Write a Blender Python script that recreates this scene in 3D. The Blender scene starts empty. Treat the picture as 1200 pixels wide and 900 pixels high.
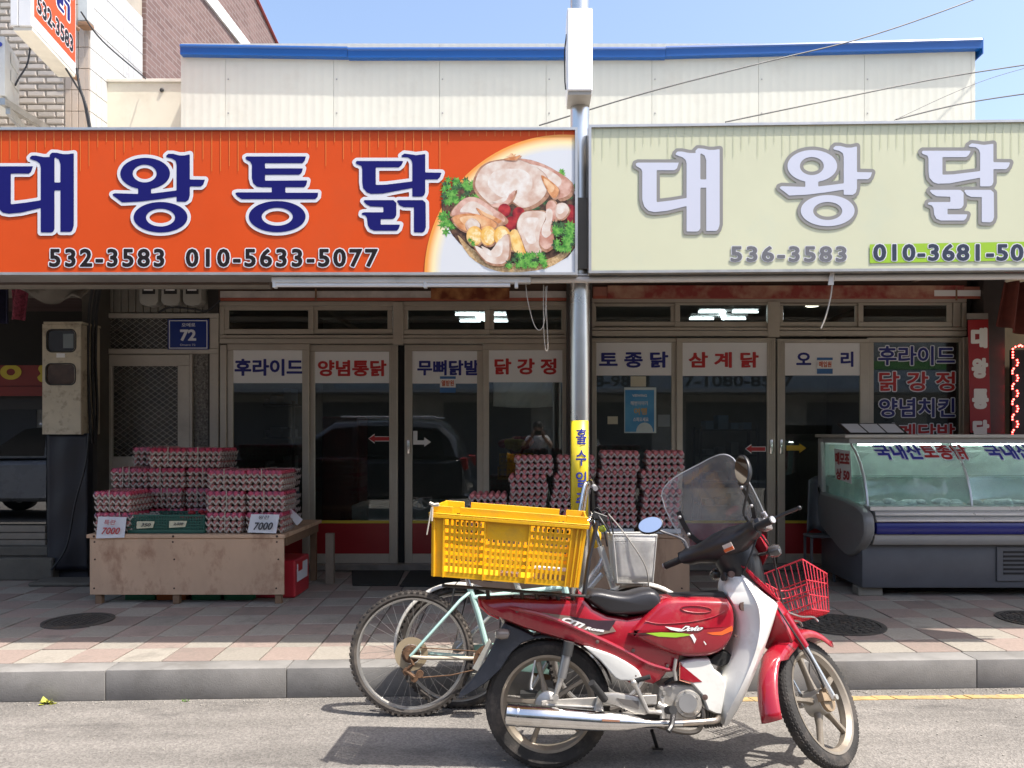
import bpy, bmesh, math, random
from mathutils import Vector, Matrix
import numpy as np
random.seed(7)
R = math.radians
scene = bpy.context.scene
COL = scene.collection
# ------------------------------------------------------------- camera, world, sun
CH = 1.5                                   # eye height
cam_d = bpy.data.cameras.new('camera'); cam = bpy.data.objects.new('camera', cam_d); COL.objects.link(cam)
cam.location = (0, 0, CH); cam.rotation_euler = (R(90), 0, 0)
cam_d.sensor_width = 36; cam_d.lens = 27.0
cam_d.shift_x = -30/1200; cam_d.shift_y = 57/1200
cam_d.clip_start = 0.03; cam_d.clip_end = 500
scene.camera = cam
SUN = Vector((0.45, -0.20, 1.0)).normalized()
world = bpy.data.worlds.new('World'); scene.world = world; world.use_nodes = True
wn = world.node_tree; bg = wn.nodes['Background']
sky = wn.nodes.new('ShaderNodeTexSky'); sky.sky_type = 'NISHITA'; sky.sun_disc = False
sky.sun_elevation = math.asin(SUN.z); sky.sun_rotation = math.atan2(SUN.x, SUN.y)
sky.dust_density = 3.2; sky.air_density = 1.0; sky.ozone_density = 1.0
wn.links.new(sky.outputs[0], bg.inputs[0]); bg.inputs[1].default_value = 0.15
sl = bpy.data.lights.new('sun', 'SUN'); sl.energy = 3.6; sl.angle = R(0.53); sl.color = (1.0, 0.94, 0.86)
so = bpy.data.objects.new('sun', sl); COL.objects.link(so)
so.rotation_euler = SUN.to_track_quat('Z', 'Y').to_euler()
scene.view_settings.view_transform = 'Standard'; scene.view_settings.look = 'None'
scene.view_settings.exposure = 1.08; scene.view_settings.gamma = 1
scene.cycles.max_bounces = 8; scene.cycles.transparent_max_bounces = 16
scene.cycles.caustics_reflective = False; scene.cycles.caustics_refractive = False
# ------------------------------------------------------------- helpers
def X(px, Y): return (px-630)/900*Y
def Z(py, Y): return CH-(py-507)/900*Y
def P(px, py, Y): return Vector((X(px, Y), Y, Z(py, Y)))
ZW = 0.17                                  # pavement level
def kerbY(x): return 4.395+0.0419*x
WL = {}                                    # world matrices of parents
def MW(o): return WL.get(o.name, Matrix()) if o else Matrix()
def tag(o, label=None, cat=None, group=None, kind=None):
    if label: o['label'] = label
    if cat: o['category'] = cat
    if group: o['group'] = group
    if kind: o['kind'] = kind
    return o
def thing(name, label, cat, loc=(0, 0, 0), rot=None, group=None):
    o = bpy.data.objects.new(name, None); COL.objects.link(o); o.empty_display_size = .05
    o.location = loc
    m = Matrix.Translation(Vector(loc))
    if rot: o.rotation_euler = rot; from mathutils import Euler; m = m @ Euler(rot).to_matrix().to_4x4()
    WL[o.name] = m
    return tag(o, label, cat, group)
def copy_tree(o, parent=None):
    c = o.copy(); COL.objects.link(c); c.parent = parent
    for ch in list(o.children): copy_tree(ch, c)
    return c
class MB:
    def __init__(s, T=None): s.v = []; s.f = []; s.T = T
    def add(s, vs, fs):
        n = len(s.v)
        for p in vs:
            p = Vector(p)
            s.v.append(s.T(p) if s.T else p)
        s.f += [tuple(i+n for i in f) for f in fs]
        return s
    def box(s, x0, x1, y0, y1, z0, z1):
        return s.add([(x0,y0,z0),(x1,y0,z0),(x1,y1,z0),(x0,y1,z0),(x0,y0,z1),(x1,y0,z1),(x1,y1,z1),(x0,y1,z1)],
                     [(0,3,2,1),(4,5,6,7),(0,1,5,4),(1,2,6,5),(2,3,7,6),(3,0,4,7)])
    def pbox(s, px0, py0, px1, py1, Y, d=.02):      # box whose front face at depth Y spans these picture measures
        return s.box(X(px0,Y), X(px1,Y), Y, Y+d, Z(py1,Y), Z(py0,Y))
    def obox(s, c, size, M=Matrix()):
        c = Vector(c); a, b, h = [q/2 for q in size]; M3 = M.to_3x3()
        vs = [c+M3@Vector((i*a, j*b, k*h)) for k in (-1, 1) for i, j in ((-1,-1),(1,-1),(1,1),(-1,1))]
        return s.add(vs, [(0,3,2,1),(4,5,6,7),(0,1,5,4),(1,2,6,5),(2,3,7,6),(3,0,4,7)])
    def tube(s, pts, r, n=8, closed=False, cap=True):
        pts = [Vector(p) for p in pts]; N = len(pts)
        rs = r if isinstance(r, (list, tuple)) else [r]*N
        vs = []; up = None
        for i, p in enumerate(pts):
            a = pts[(i-1) % N] if (closed or i) else p; b = pts[(i+1) % N] if (closed or i < N-1) else p
            t = (b-a)
            t = t.normalized() if t.length > 1e-9 else Vector((0, 0, 1))
            if up is None:
                up = t.orthogonal().normalized()
            up = (up-t*up.dot(t))
            up = up.normalized() if up.length > 1e-6 else t.orthogonal().normalized()
            w = t.cross(up)
            for k in range(n):
                q = 2*math.pi*k/n
                vs.append(p+rs[i]*(math.cos(q)*up+math.sin(q)*w))
        fs = []
        for i in range(N if closed else N-1):
            j = (i+1) % N
            for k in range(n):
                l = (k+1) % n
                fs.append((i*n+k, i*n+l, j*n+l, j*n+k))
        if cap and not closed:
            fs.append(tuple(range(n))[::-1]); fs.append(tuple((N-1)*n+k for k in range(n)))
        return s.add(vs, fs)
    def lathe(s, prof, o, axis=(0, 0, 1), n=24, closed=False):     # prof: (radius, along)
        o = Vector(o); a = Vector(axis).normalized(); u = a.orthogonal().normalized(); w = a.cross(u)
        vs = []; m = len(prof)
        for k in range(n):
            q = 2*math.pi*k/n; d = math.cos(q)*u+math.sin(q)*w
            vs += [o+a*t+d*r for r, t in prof]
        fs = []
        for k in range(n):
            l = (k+1) % n
            for i in range(m if closed else m-1):
                j = (i+1) % m
                fs.append((k*m+i, l*m+i, l*m+j, k*m+j))
        if not closed:
            if prof[0][0] > 1e-6: fs.append(tuple(k*m for k in range(n)))
            if prof[-1][0] > 1e-6: fs.append(tuple(k*m+m-1 for k in range(n))[::-1])
        return s.add(vs, fs)
    def prism(s, poly, fn, w0, w1):                 # fn(u,v,w) -> point
        n = len(poly)
        vs = [fn(u, v, w0) for u, v in poly]+[fn(u, v, w1) for u, v in poly]
        fs = [tuple(range(n))[::-1], tuple(range(n, 2*n))]+[(i, (i+1) % n, n+(i+1) % n, n+i) for i in range(n)]
        return s.add(vs, fs)
    def puff(s, poly, fn, hw, ins=.02, levels=((-1, 1), (-.93, .45), (-.7, .12), (-.4, 0), (.4, 0), (.7, .12), (.93, .45), (1, 1))):
        n = len(poly); A = sum(poly[i][0]*poly[(i+1) % n][1]-poly[(i+1) % n][0]*poly[i][1] for i in range(n))
        sg = 1 if A > 0 else -1
        nr = []
        for i in range(n):
            a, b, c = [Vector(poly[j]) for j in ((i-1) % n, i, (i+1) % n)]
            e1 = (b-a).normalized(); e2 = (c-b).normalized(); t = (e1+e2)
            t = t.normalized() if t.length > .2 else e1
            nr.append(Vector((-t.y, t.x))*sg)
        vs = []
        for w, k in levels:
            vs += [fn(poly[i][0]+nr[i].x*ins*k, poly[i][1]+nr[i].y*ins*k, w*hw) for i in range(n)]
        m = len(levels)
        fs = [tuple(range(n))[::-1], tuple((m-1)*n+i for i in range(n))]
        for l in range(m-1):
            fs += [(l*n+i, l*n+(i+1) % n, (l+1)*n+(i+1) % n, (l+1)*n+i) for i in range(n)]
        return s.add(vs, fs)
    def loft(s, secs, cap=True, closed=True):
        n = len(secs[0]); vs = [p for q in secs for p in q]
        fs = []
        for l in range(len(secs)-1):
            for i in range(n if closed else n-1):
                fs.append((l*n+i, l*n+(i+1) % n, (l+1)*n+(i+1) % n, (l+1)*n+i))
        if cap: fs += [tuple(range(n))[::-1], tuple((len(secs)-1)*n+i for i in range(n))]
        return s.add(vs, fs)
    def grid(s, fn, nu, nv):
        vs = [fn(i/nu, j/nv) for j in range(nv+1) for i in range(nu+1)]
        return s.add(vs, [(j*(nu+1)+i, j*(nu+1)+i+1, (j+1)*(nu+1)+i+1, (j+1)*(nu+1)+i) for j in range(nv) for i in range(nu)])
    def ball(s, c, r, n=10, m=7):
        c = Vector(c); r = Vector(r) if not isinstance(r, (int, float)) else Vector((r, r, r))
        vs = [c+Vector((0, 0, -r.z))]
        for j in range(1, m):
            t = -math.pi/2+math.pi*j/m
            vs += [c+Vector((r.x*math.cos(t)*math.cos(2*math.pi*k/n), r.y*math.cos(t)*math.sin(2*math.pi*k/n), r.z*math.sin(t))) for k in range(n)]
        vs.append(c+Vector((0, 0, r.z)))
        fs = [(0, 1+(k+1) % n, 1+k) for k in range(n)]
        for j in range(m-2):
            fs += [(1+j*n+k, 1+j*n+(k+1) % n, 1+(j+1)*n+(k+1) % n, 1+(j+1)*n+k) for k in range(n)]
        b = 1+(m-2)*n
        fs += [(b+k, b+(k+1) % n, len(vs)-1) for k in range(n)]
        return s.add(vs, fs)
    def build(s, name, mat, parent=None, local=False, smooth=35, bevel=0, seg=1, solid=0, recalc=True, kind=None, base=True):
        me = bpy.data.meshes.new(name)
        loc = None
        vs = s.v
        if not local:
            if parent is not None:
                mi = MW(parent).inverted(); vs = [mi@p for p in vs]
            elif base:
                xs = [p.x for p in vs]; ys = [p.y for p in vs]; zs = [p.z for p in vs]
                loc = Vector(((min(xs)+max(xs))/2, (min(ys)+max(ys))/2, min(zs))); vs = [p-loc for p in vs]
        me.from_pydata([tuple(p) for p in vs], [], s.f)
        if recalc or bevel:
            bm = bmesh.new(); bm.from_mesh(me)
            if recalc: bmesh.ops.recalc_face_normals(bm, faces=bm.faces)
            if bevel:
                es = [e for e in bm.edges if len(e.link_faces) == 2 and e.calc_face_angle(0) > R(35)]
                bmesh.ops.bevel(bm, geom=es, offset=bevel, segments=seg, affect='EDGES', profile=.5, clamp_overlap=True)
            bm.to_mesh(me); bm.free()
        if smooth:
            me.shade_smooth(); me.set_sharp_from_angle(angle=R(smooth))
        me.materials.append(mat)
        o = bpy.data.objects.new(name, me); COL.objects.link(o)
        if parent is not None: o.parent = parent; WL[o.name] = MW(parent)
        elif loc is not None: o.location = loc; WL[o.name] = Matrix.Translation(loc)
        if solid:
            md = o.modifiers.new('thickness', 'SOLIDIFY'); md.thickness = solid; md.offset = 0
        if kind: o['kind'] = kind
        return o
def arc(c, r, a0, a1, n, ax=0):   # arc in local x-z plane
    return [Vector((c[0]+r*math.cos(R(a0+(a1-a0)*i/n)), c[1], c[2]+r*math.sin(R(a0+(a1-a0)*i/n)))) for i in range(n+1)]
def curve_pts(pts, n=6):           # catmull-rom
    pts = [Vector(p) for p in pts]; out = []
    for i in range(len(pts)-1):
        a = pts[max(i-1, 0)]; b = pts[i]; c = pts[i+1]; d = pts[min(i+2, len(pts)-1)]
        for k in range(n):
            t = k/n
            out.append(.5*((2*b)+(c-a)*t+(2*a-5*b+4*c-d)*t*t+(3*b-a-3*c+d)*t**3))
    out.append(pts[-1]); return out
def smooth_poly(poly, n=3):
    out = []; N = len(poly)
    for i in range(N):
        a, b, c, d = [Vector(poly[j % N]) for j in (i-1, i, i+1, i+2)]
        for k in range(n):
            t = k/n
            out.append(tuple(.5*((2*b)+(c-a)*t+(2*a-5*b+4*c-d)*t*t+(3*b-a-3*c+d)*t**3)))
    return out
# ------------------------------------------------------------- materials
MATS = {}
def M(name, c=(.5, .5, .5), r=.5, metal=0, n=.12, ns=5, bump=0, bs=60, dirt=None, da=.5, ds=3, coat=0, rnd=0, emit=None, es=1, spec=.5, st=(1, 1, 1), rv=.1):
    if name in MATS: return MATS[name]
    m = bpy.data.materials.new(name); m.use_nodes = True; MATS[name] = m
    nt = m.node_tree; N = nt.nodes; L = nt.links; b = N['Principled BSDF']
    b.inputs['Base Color'].default_value = (*c, 1); b.inputs['Roughness'].default_value = r
    b.inputs['Metallic'].default_value = metal; b.inputs['Coat Weight'].default_value = coat
    b.inputs['Coat Roughness'].default_value = .06; b.inputs['Specular IOR Level'].default_value = spec
    geo = N.new('ShaderNodeNewGeometry'); mp = N.new('ShaderNodeMapping'); mp.inputs['Scale'].default_value = st
    L.new(geo.outputs['Position'], mp.inputs[0])
    def noise(sc, det=5, rough=.6):
        t = N.new('ShaderNodeTexNoise'); t.inputs['Scale'].default_value = sc; t.inputs['Detail'].default_value = det
        t.inputs['Roughness'].default_value = rough; L.new(mp.outputs[0], t.inputs['Vector']); return t
    col = None
    if n:
        t = noise(ns); mr = N.new('ShaderNodeMapRange'); L.new(t.outputs[0], mr.inputs[0])
        mr.inputs[1].default_value = .3; mr.inputs[2].default_value = .7; mr.inputs[3].default_value = 1-n; mr.inputs[4].default_value = 1+n
        mx = N.new('ShaderNodeVectorMath'); mx.operation = 'SCALE'; mx.inputs[0].default_value = c
        L.new(mr.outputs[0], mx.inputs['Scale']); col = mx.outputs[0]
        rr = N.new('ShaderNodeMapRange'); L.new(t.outputs[0], rr.inputs[0]); rr.inputs[3].default_value = max(r-rv, .02); rr.inputs[4].default_value = min(r+rv, 1)
        L.new(rr.outputs[0], b.inputs['Roughness'])
    if rnd:
        oi = N.new('ShaderNodeObjectInfo'); mr = N.new('ShaderNodeMapRange'); L.new(oi.outputs['Random'], mr.inputs[0])
        mr.inputs[3].default_value = 1-rnd; mr.inputs[4].default_value = 1+rnd
        mx = N.new('ShaderNodeVectorMath'); mx.operation = 'SCALE'
        if col: L.new(col, mx.inputs[0])
        else: mx.inputs[0].default_value = c
        L.new(mr.outputs[0], mx.inputs['Scale']); col = mx.outputs[0]
    if dirt:
        t = noise(ds, 8, .7); mr = N.new('ShaderNodeMapRange'); L.new(t.outputs[0], mr.inputs[0])
        mr.inputs[1].default_value = .52; mr.inputs[2].default_value = .72; mr.inputs[4].default_value = da
        mx = N.new('ShaderNodeMix'); mx.data_type = 'RGBA'; L.new(mr.outputs[0], mx.inputs[0])
        if col: L.new(col, mx.inputs[6])
        else: mx.inputs[6].default_value = (*c, 1)
        mx.inputs[7].default_value = (*dirt, 1); col = mx.outputs[2]
    if col: L.new(col, b.inputs['Base Color'])
    if bump:
        t = noise(bs, 4); bp = N.new('ShaderNodeBump'); bp.inputs['Strength'].default_value = bump; bp.inputs['Distance'].default_value = .01
        L.new(t.outputs[0], bp.inputs['Height']); L.new(bp.outputs[0], b.inputs['Normal'])
    if emit:
        b.inputs['Emission Color'].default_value = (*emit, 1); b.inputs['Emission Strength'].default_value = es
    return m
def glass(name, tint=(.85, .9, .88), ior=1.5, rough=.0, dust=.0, dcol=(.5, .5, .48)):
    if name in MATS: return MATS[name]
    m = bpy.data.materials.new(name); m.use_nodes = True; MATS[name] = m
    nt = m.node_tree; N = nt.nodes; L = nt.links; N.remove(N['Principled BSDF']); out = N['Material Output']
    tr = N.new('ShaderNodeBsdfTransparent'); tr.inputs[0].default_value = (*tint, 1)
    gl = N.new('ShaderNodeBsdfGlossy'); gl.inputs['Roughness'].default_value = rough
    fr = N.new('ShaderNodeFresnel'); fr.inputs[0].default_value = ior
    gb = N.new('ShaderNodeNewGeometry'); mi = N.new('ShaderNodeMapRange'); L.new(gb.outputs['Backfacing'], mi.inputs[0]); mi.inputs[3].default_value = ior; mi.inputs[4].default_value = 1/ior; L.new(mi.outputs[0], fr.inputs[0])
    mx = N.new('ShaderNodeMixShader'); L.new(fr.outputs[0], mx.inputs[0]); L.new(tr.outputs[0], mx.inputs[1]); L.new(gl.outputs[0], mx.inputs[2])
    last = mx.outputs[0]
    if dust:
        df = N.new('ShaderNodeBsdfDiffuse'); df.inputs[0].default_value = (*dcol, 1)
        t = N.new('ShaderNodeTexNoise'); t.inputs['Scale'].default_value = 6; t.inputs['Detail'].default_value = 8
        geo = N.new('ShaderNodeNewGeometry'); L.new(geo.outputs['Position'], t.inputs['Vector'])
        mr = N.new('ShaderNodeMapRange'); L.new(t.outputs[0], mr.inputs[0]); mr.inputs[1].default_value = .3; mr.inputs[2].default_value = .8
        mr.inputs[3].default_value = dust*.3; mr.inputs[4].default_value = dust*1.7
        m2 = N.new('ShaderNodeMixShader'); L.new(mr.outputs[0], m2.inputs[0]); L.new(last, m2.inputs[1]); L.new(df.outputs[0], m2.inputs[2]); last = m2.outputs[0]
    L.new(last, out.inputs[0]); return m
# ------------------------------------------------------------- lettering
_T = {}
def text2d(s, off=0.0, shear=0.0, spacing=1.0):
    k = (s, off, shear, spacing)
    if k in _T: return _T[k]
    cu = bpy.data.curves.new('lettering', 'FONT'); cu.body = s; cu.shear = shear; cu.resolution_u = 3; cu.space_character = spacing
    ob = bpy.data.objects.new('lettering', cu)
    me = bpy.data.meshes.new_from_object(ob)
    vs = [(v.co.x, v.co.y) for v in me.vertices]; fs = [tuple(p.vertices) for p in me.polygons]
    if off:
        cu.fill_mode = 'NONE'; m2 = bpy.data.meshes.new_from_object(ob); ov = [(v.co.x, v.co.y) for v in m2.vertices]; oe = [(ov[e.vertices[0]], ov[e.vertices[1]]) for e in m2.edges]; bpy.data.meshes.remove(m2)
    bpy.data.objects.remove(ob); bpy.data.curves.remove(cu); bpy.data.meshes.remove(me)
    if off: vs, fs = thicken(oe, off)
    _T[k] = (vs, fs); return _T[k]
def thicken(E, off, res=64):          # bold or outline version of flat lettering through a distance field
    vs = [p for e in E for p in e]
    x0 = min(v[0] for v in vs)-off-.06; x1 = max(v[0] for v in vs)+off+.06; y0 = min(v[1] for v in vs)-off-.06; y1 = max(v[1] for v in vs)+off+.06
    h = 1.0/res; xs = np.arange(x0, x1+h, h); ys = np.arange(y0, y1+h, h); D = np.full((len(ys), len(xs)), .01+off*off*4); ins = np.zeros(D.shape, bool); m = off+.05
    for a, b in E:
        (ax, ay), (bx, by) = a, b
        i0 = max(int((min(ax, bx)-m-x0)/h), 0); i1 = int((max(ax, bx)+m-x0)/h)+2; j0 = max(int((min(ay, by)-m-y0)/h), 0); j1 = int((max(ay, by)+m-y0)/h)+2
        gx = xs[i0:i1][None, :]; gy = ys[j0:j1][:, None]; ex, ey = bx-ax, by-ay
        t = np.clip(((gx-ax)*ex+(gy-ay)*ey)/(ex*ex+ey*ey+1e-12), 0, 1)
        D[j0:j1, i0:i1] = np.minimum(D[j0:j1, i0:i1], (gx-ax-t*ex)**2+(gy-ay-t*ey)**2)
        if ay != by:
            lo, hi = min(ay, by), max(ay, by); ja = int(np.searchsorted(ys, lo)); jb = int(np.searchsorted(ys, hi))
            for j in range(ja, jb):
                xc = ax+ex*(ys[j]-ay)/ey; ins[j, :int(np.searchsorted(xs, xc))] ^= True
    return contour_mesh(np.where(ins, -1, 1)*np.sqrt(D), xs, ys, off)
def fit(data, ref=None):
    vs, fs = data; rv = (ref or data)[0]
    x0 = min(v[0] for v in rv); x1 = max(v[0] for v in rv); y0 = min(v[1] for v in rv); y1 = max(v[1] for v in rv)
    return [((v[0]-x0)/(x1-x0), (v[1]-y0)/(y1-y0)) for v in vs], fs
def lay(name, data, fn, mat, parent, ref=None, **k):
    vs, fs = fit(data, ref); mb = MB(); mb.add([fn(u, v) for u, v in vs], fs)
    return mb.build(name, mat, parent, smooth=0, recalc=False, **k)
def write(name, s, box, Y, mat, parent, off=.02, outline=None, ow=.05, shear=0, lift=.0018, spacing=1.0):
    x0, y0, x1, y1 = box
    f = lambda e: (lambda u, v: Vector((X(x0, Y)+(X(x1, Y)-X(x0, Y))*u, Y-e, Z(y1, Y)+(Z(y0, Y)-Z(y1, Y))*v)))
    d = text2d(s, off, shear, spacing)
    if outline: lay('lettering_outline', text2d(s, off+ow, shear, spacing), f(lift), outline, parent, ref=d)
    return lay(name, d, f(lift+(.0009 if outline else 0)), mat, parent)
# ------------------------------------------------------------- hand-cut brush glyphs
def ell(cx, cy, rx, ry, n=44): return [(cx+rx*math.cos(2*math.pi*i/n), cy+ry*math.sin(2*math.pi*i/n)) for i in range(n)]
G = {
 'dae': [[(105,215),(125,208),(455,208),(440,255),(420,270),(275,270),(275,530),(400,515),(520,495),(520,560),(360,600),(260,610),(210,600),(175,565),(158,510),(158,280),(150,260),(108,235)],
   [(428,135),(445,118),(480,118),(540,130),(585,130),(630,125),(630,740),(620,760),(605,768),(518,768),(518,215),(510,185),(485,165),(430,145)],
   [(590,112),(610,92),(650,94),(700,105),(740,105),(787,98),(787,710),(775,750),(760,763),(678,763),(678,190),(665,150),(630,130),(590,125)],
   [(615,345),(700,345),(700,412),(615,412)]],
 'wang': [(ell(342,262,202,128), ell(338,262,97,72)), [(285,370),(390,370),(390,440),(285,440)],
   [(75,430),(95,422),(285,428),(390,425),(500,412),(610,398),(610,448),(450,472),(300,490),(155,497),(120,470),(80,440)],
   [(512,118),(530,102),(570,102),(620,115),(660,115),(705,105),(705,440),(695,475),(670,492),(597,490),(597,190),(590,160),(560,140),(515,130)],
   [(695,310),(828,312),(815,350),(795,367),(695,367)], (ell(467,617,219,124), ell(467,620,118,72))],
 'tong': [[(187,130),(200,123),(680,123),(668,160),(650,178),(347,178),(347,220),(655,220),(645,255),(625,272),(347,272),(347,320),(690,318),(682,355),(665,373),(512,373),(512,418),(778,418),(775,450),(755,470),(155,470),(120,445),(103,420),(125,415),(402,415),(402,374),(320,373),(280,368),(250,340),(240,300),(240,190),(225,165),(195,150)],
   (ell(446,612,231,127), ell(446,613,126,73))],
 'dak': [[(78,170),(90,160),(468,160),(450,195),(430,212),(243,212),(243,355),(330,352),(545,325),(545,378),(420,402),(300,425),(205,428),(170,415),(140,380),(133,330),(133,225),(125,200),(85,185)],
   [(450,118),(475,100),(520,105),(570,113),(645,103),(645,415),(635,440),(615,450),(540,450),(540,180),(530,150),(505,132),(455,128)],
   [(640,253),(777,255),(765,290),(745,310),(640,310)],
   [(142,485),(150,478),(385,478),(410,500),(410,600),(395,625),(375,632),(283,632),(283,677),(440,677),(430,710),(412,727),(230,727),(195,712),(178,680),(172,625),(160,605),(128,595),(130,582),(150,577),(305,577),(305,534),(200,530),(165,512)],
   [(413,485),(425,478),(625,478),(648,500),(650,700),(640,730),(620,742),(553,740),(553,537),(470,535),(435,520)]]}
def sdf_poly(poly, gx, gy):
    d = np.full(gx.shape, 1e9); ins = np.zeros(gx.shape, bool); n = len(poly)
    for i in range(n):
        ax, ay = poly[i]; bx, by = poly[(i+1) % n]; ex, ey = bx-ax, by-ay
        t = np.clip(((gx-ax)*ex+(gy-ay)*ey)/(ex*ex+ey*ey+1e-12), 0, 1)
        d = np.minimum(d, (gx-ax-t*ex)**2+(gy-ay-t*ey)**2)
        if ay != by:
            c = ((ay > gy) != (by > gy)) & (gx < ex*(gy-ay)/(by-ay)+ax); ins ^= c
    return np.where(ins, -1, 1)*np.sqrt(d)
def contour_mesh(F, xs, ys, iso):          # fill the region F < iso cell by cell
    F = F-iso; F[F == 0] = 1e-6
    Sg = F < 0; cs = Sg[:-1, :-1]*1+Sg[:-1, 1:]*2+Sg[1:, 1:]*4+Sg[1:, :-1]*8
    vs = []; fs = []; ix = {}
    def vid(x, y):
        k = (round(float(x), 6), round(float(y), 6))
        if k not in ix: ix[k] = len(vs); vs.append(k)
        return ix[k]
    for j in range(cs.shape[0]):
        nz = np.nonzero(cs[j])[0]; run = None
        for i in nz:
            i = int(i); c = int(cs[j, i])
            if c == 15:
                if run and run[1] == i and i-run[0] < 5: run[1] = i+1
                else:
                    if run: fs.append((vid(xs[run[0]], ys[j]), vid(xs[run[1]], ys[j]), vid(xs[run[1]], ys[j+1]), vid(xs[run[0]], ys[j+1])))
                    run = [i, i+1]
                continue
            P4 = [(i, j), (i+1, j), (i+1, j+1), (i, j+1)]; poly = []
            for k in range(4):
                p, q = P4[k], P4[(k+1) % 4]; a, b = F[p[1], p[0]], F[q[1], q[0]]
                if a < 0: poly.append(vid(xs[p[0]], ys[p[1]]))
                if (a < 0) != (b < 0):
                    t = a/(a-b); poly.append(vid(xs[p[0]]+t*(xs[q[0]]-xs[p[0]]), ys[p[1]]+t*(ys[q[1]]-ys[p[1]])))
            poly = [v for n_, v in enumerate(poly) if v != poly[n_-1]]
            if len(poly) > 2: fs.append(tuple(poly))
        if run: fs.append((vid(xs[run[0]], ys[j]), vid(xs[run[1]], ys[j]), vid(xs[run[1]], ys[j+1]), vid(xs[run[0]], ys[j+1])))
    return vs, fs
_G = {}
def glyph(k, grow):
    if (k, grow) in _G: return _G[k, grow]
    xs = np.arange(20, 900, 7.0); ys = np.arange(20, 840, 7.0); gx, gy = np.meshgrid(xs, ys)
    F = np.full(gx.shape, 1e9)
    for sh in G[k]:
        if isinstance(sh, tuple): d = np.maximum(sdf_poly(sh[0], gx, gy), -sdf_poly(sh[1], gx, gy))
        else: d = sdf_poly(sh, gx, gy)
        F = np.minimum(F, d)
    _G[k, grow] = contour_mesh(F, xs, ys, grow); return _G[k, grow]
def brush(k, bx, by, fn, mats, parent, sy=1.0, sx=1.0, grow=27):   # fn(px,py,lift)
    for nm, g, mt, e in (('lettering_outline', grow, mats[0], .003), ('lettering', 0.0, mats[1], .0042)):
        vs, fs = glyph(k, g)
        mb = MB(); mb.add([fn(bx+x/6.923*sx, by+y/6.923*sy, e) for x, y in vs], fs)
        mb.build(nm, mt, parent, smooth=0, recalc=False)
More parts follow.
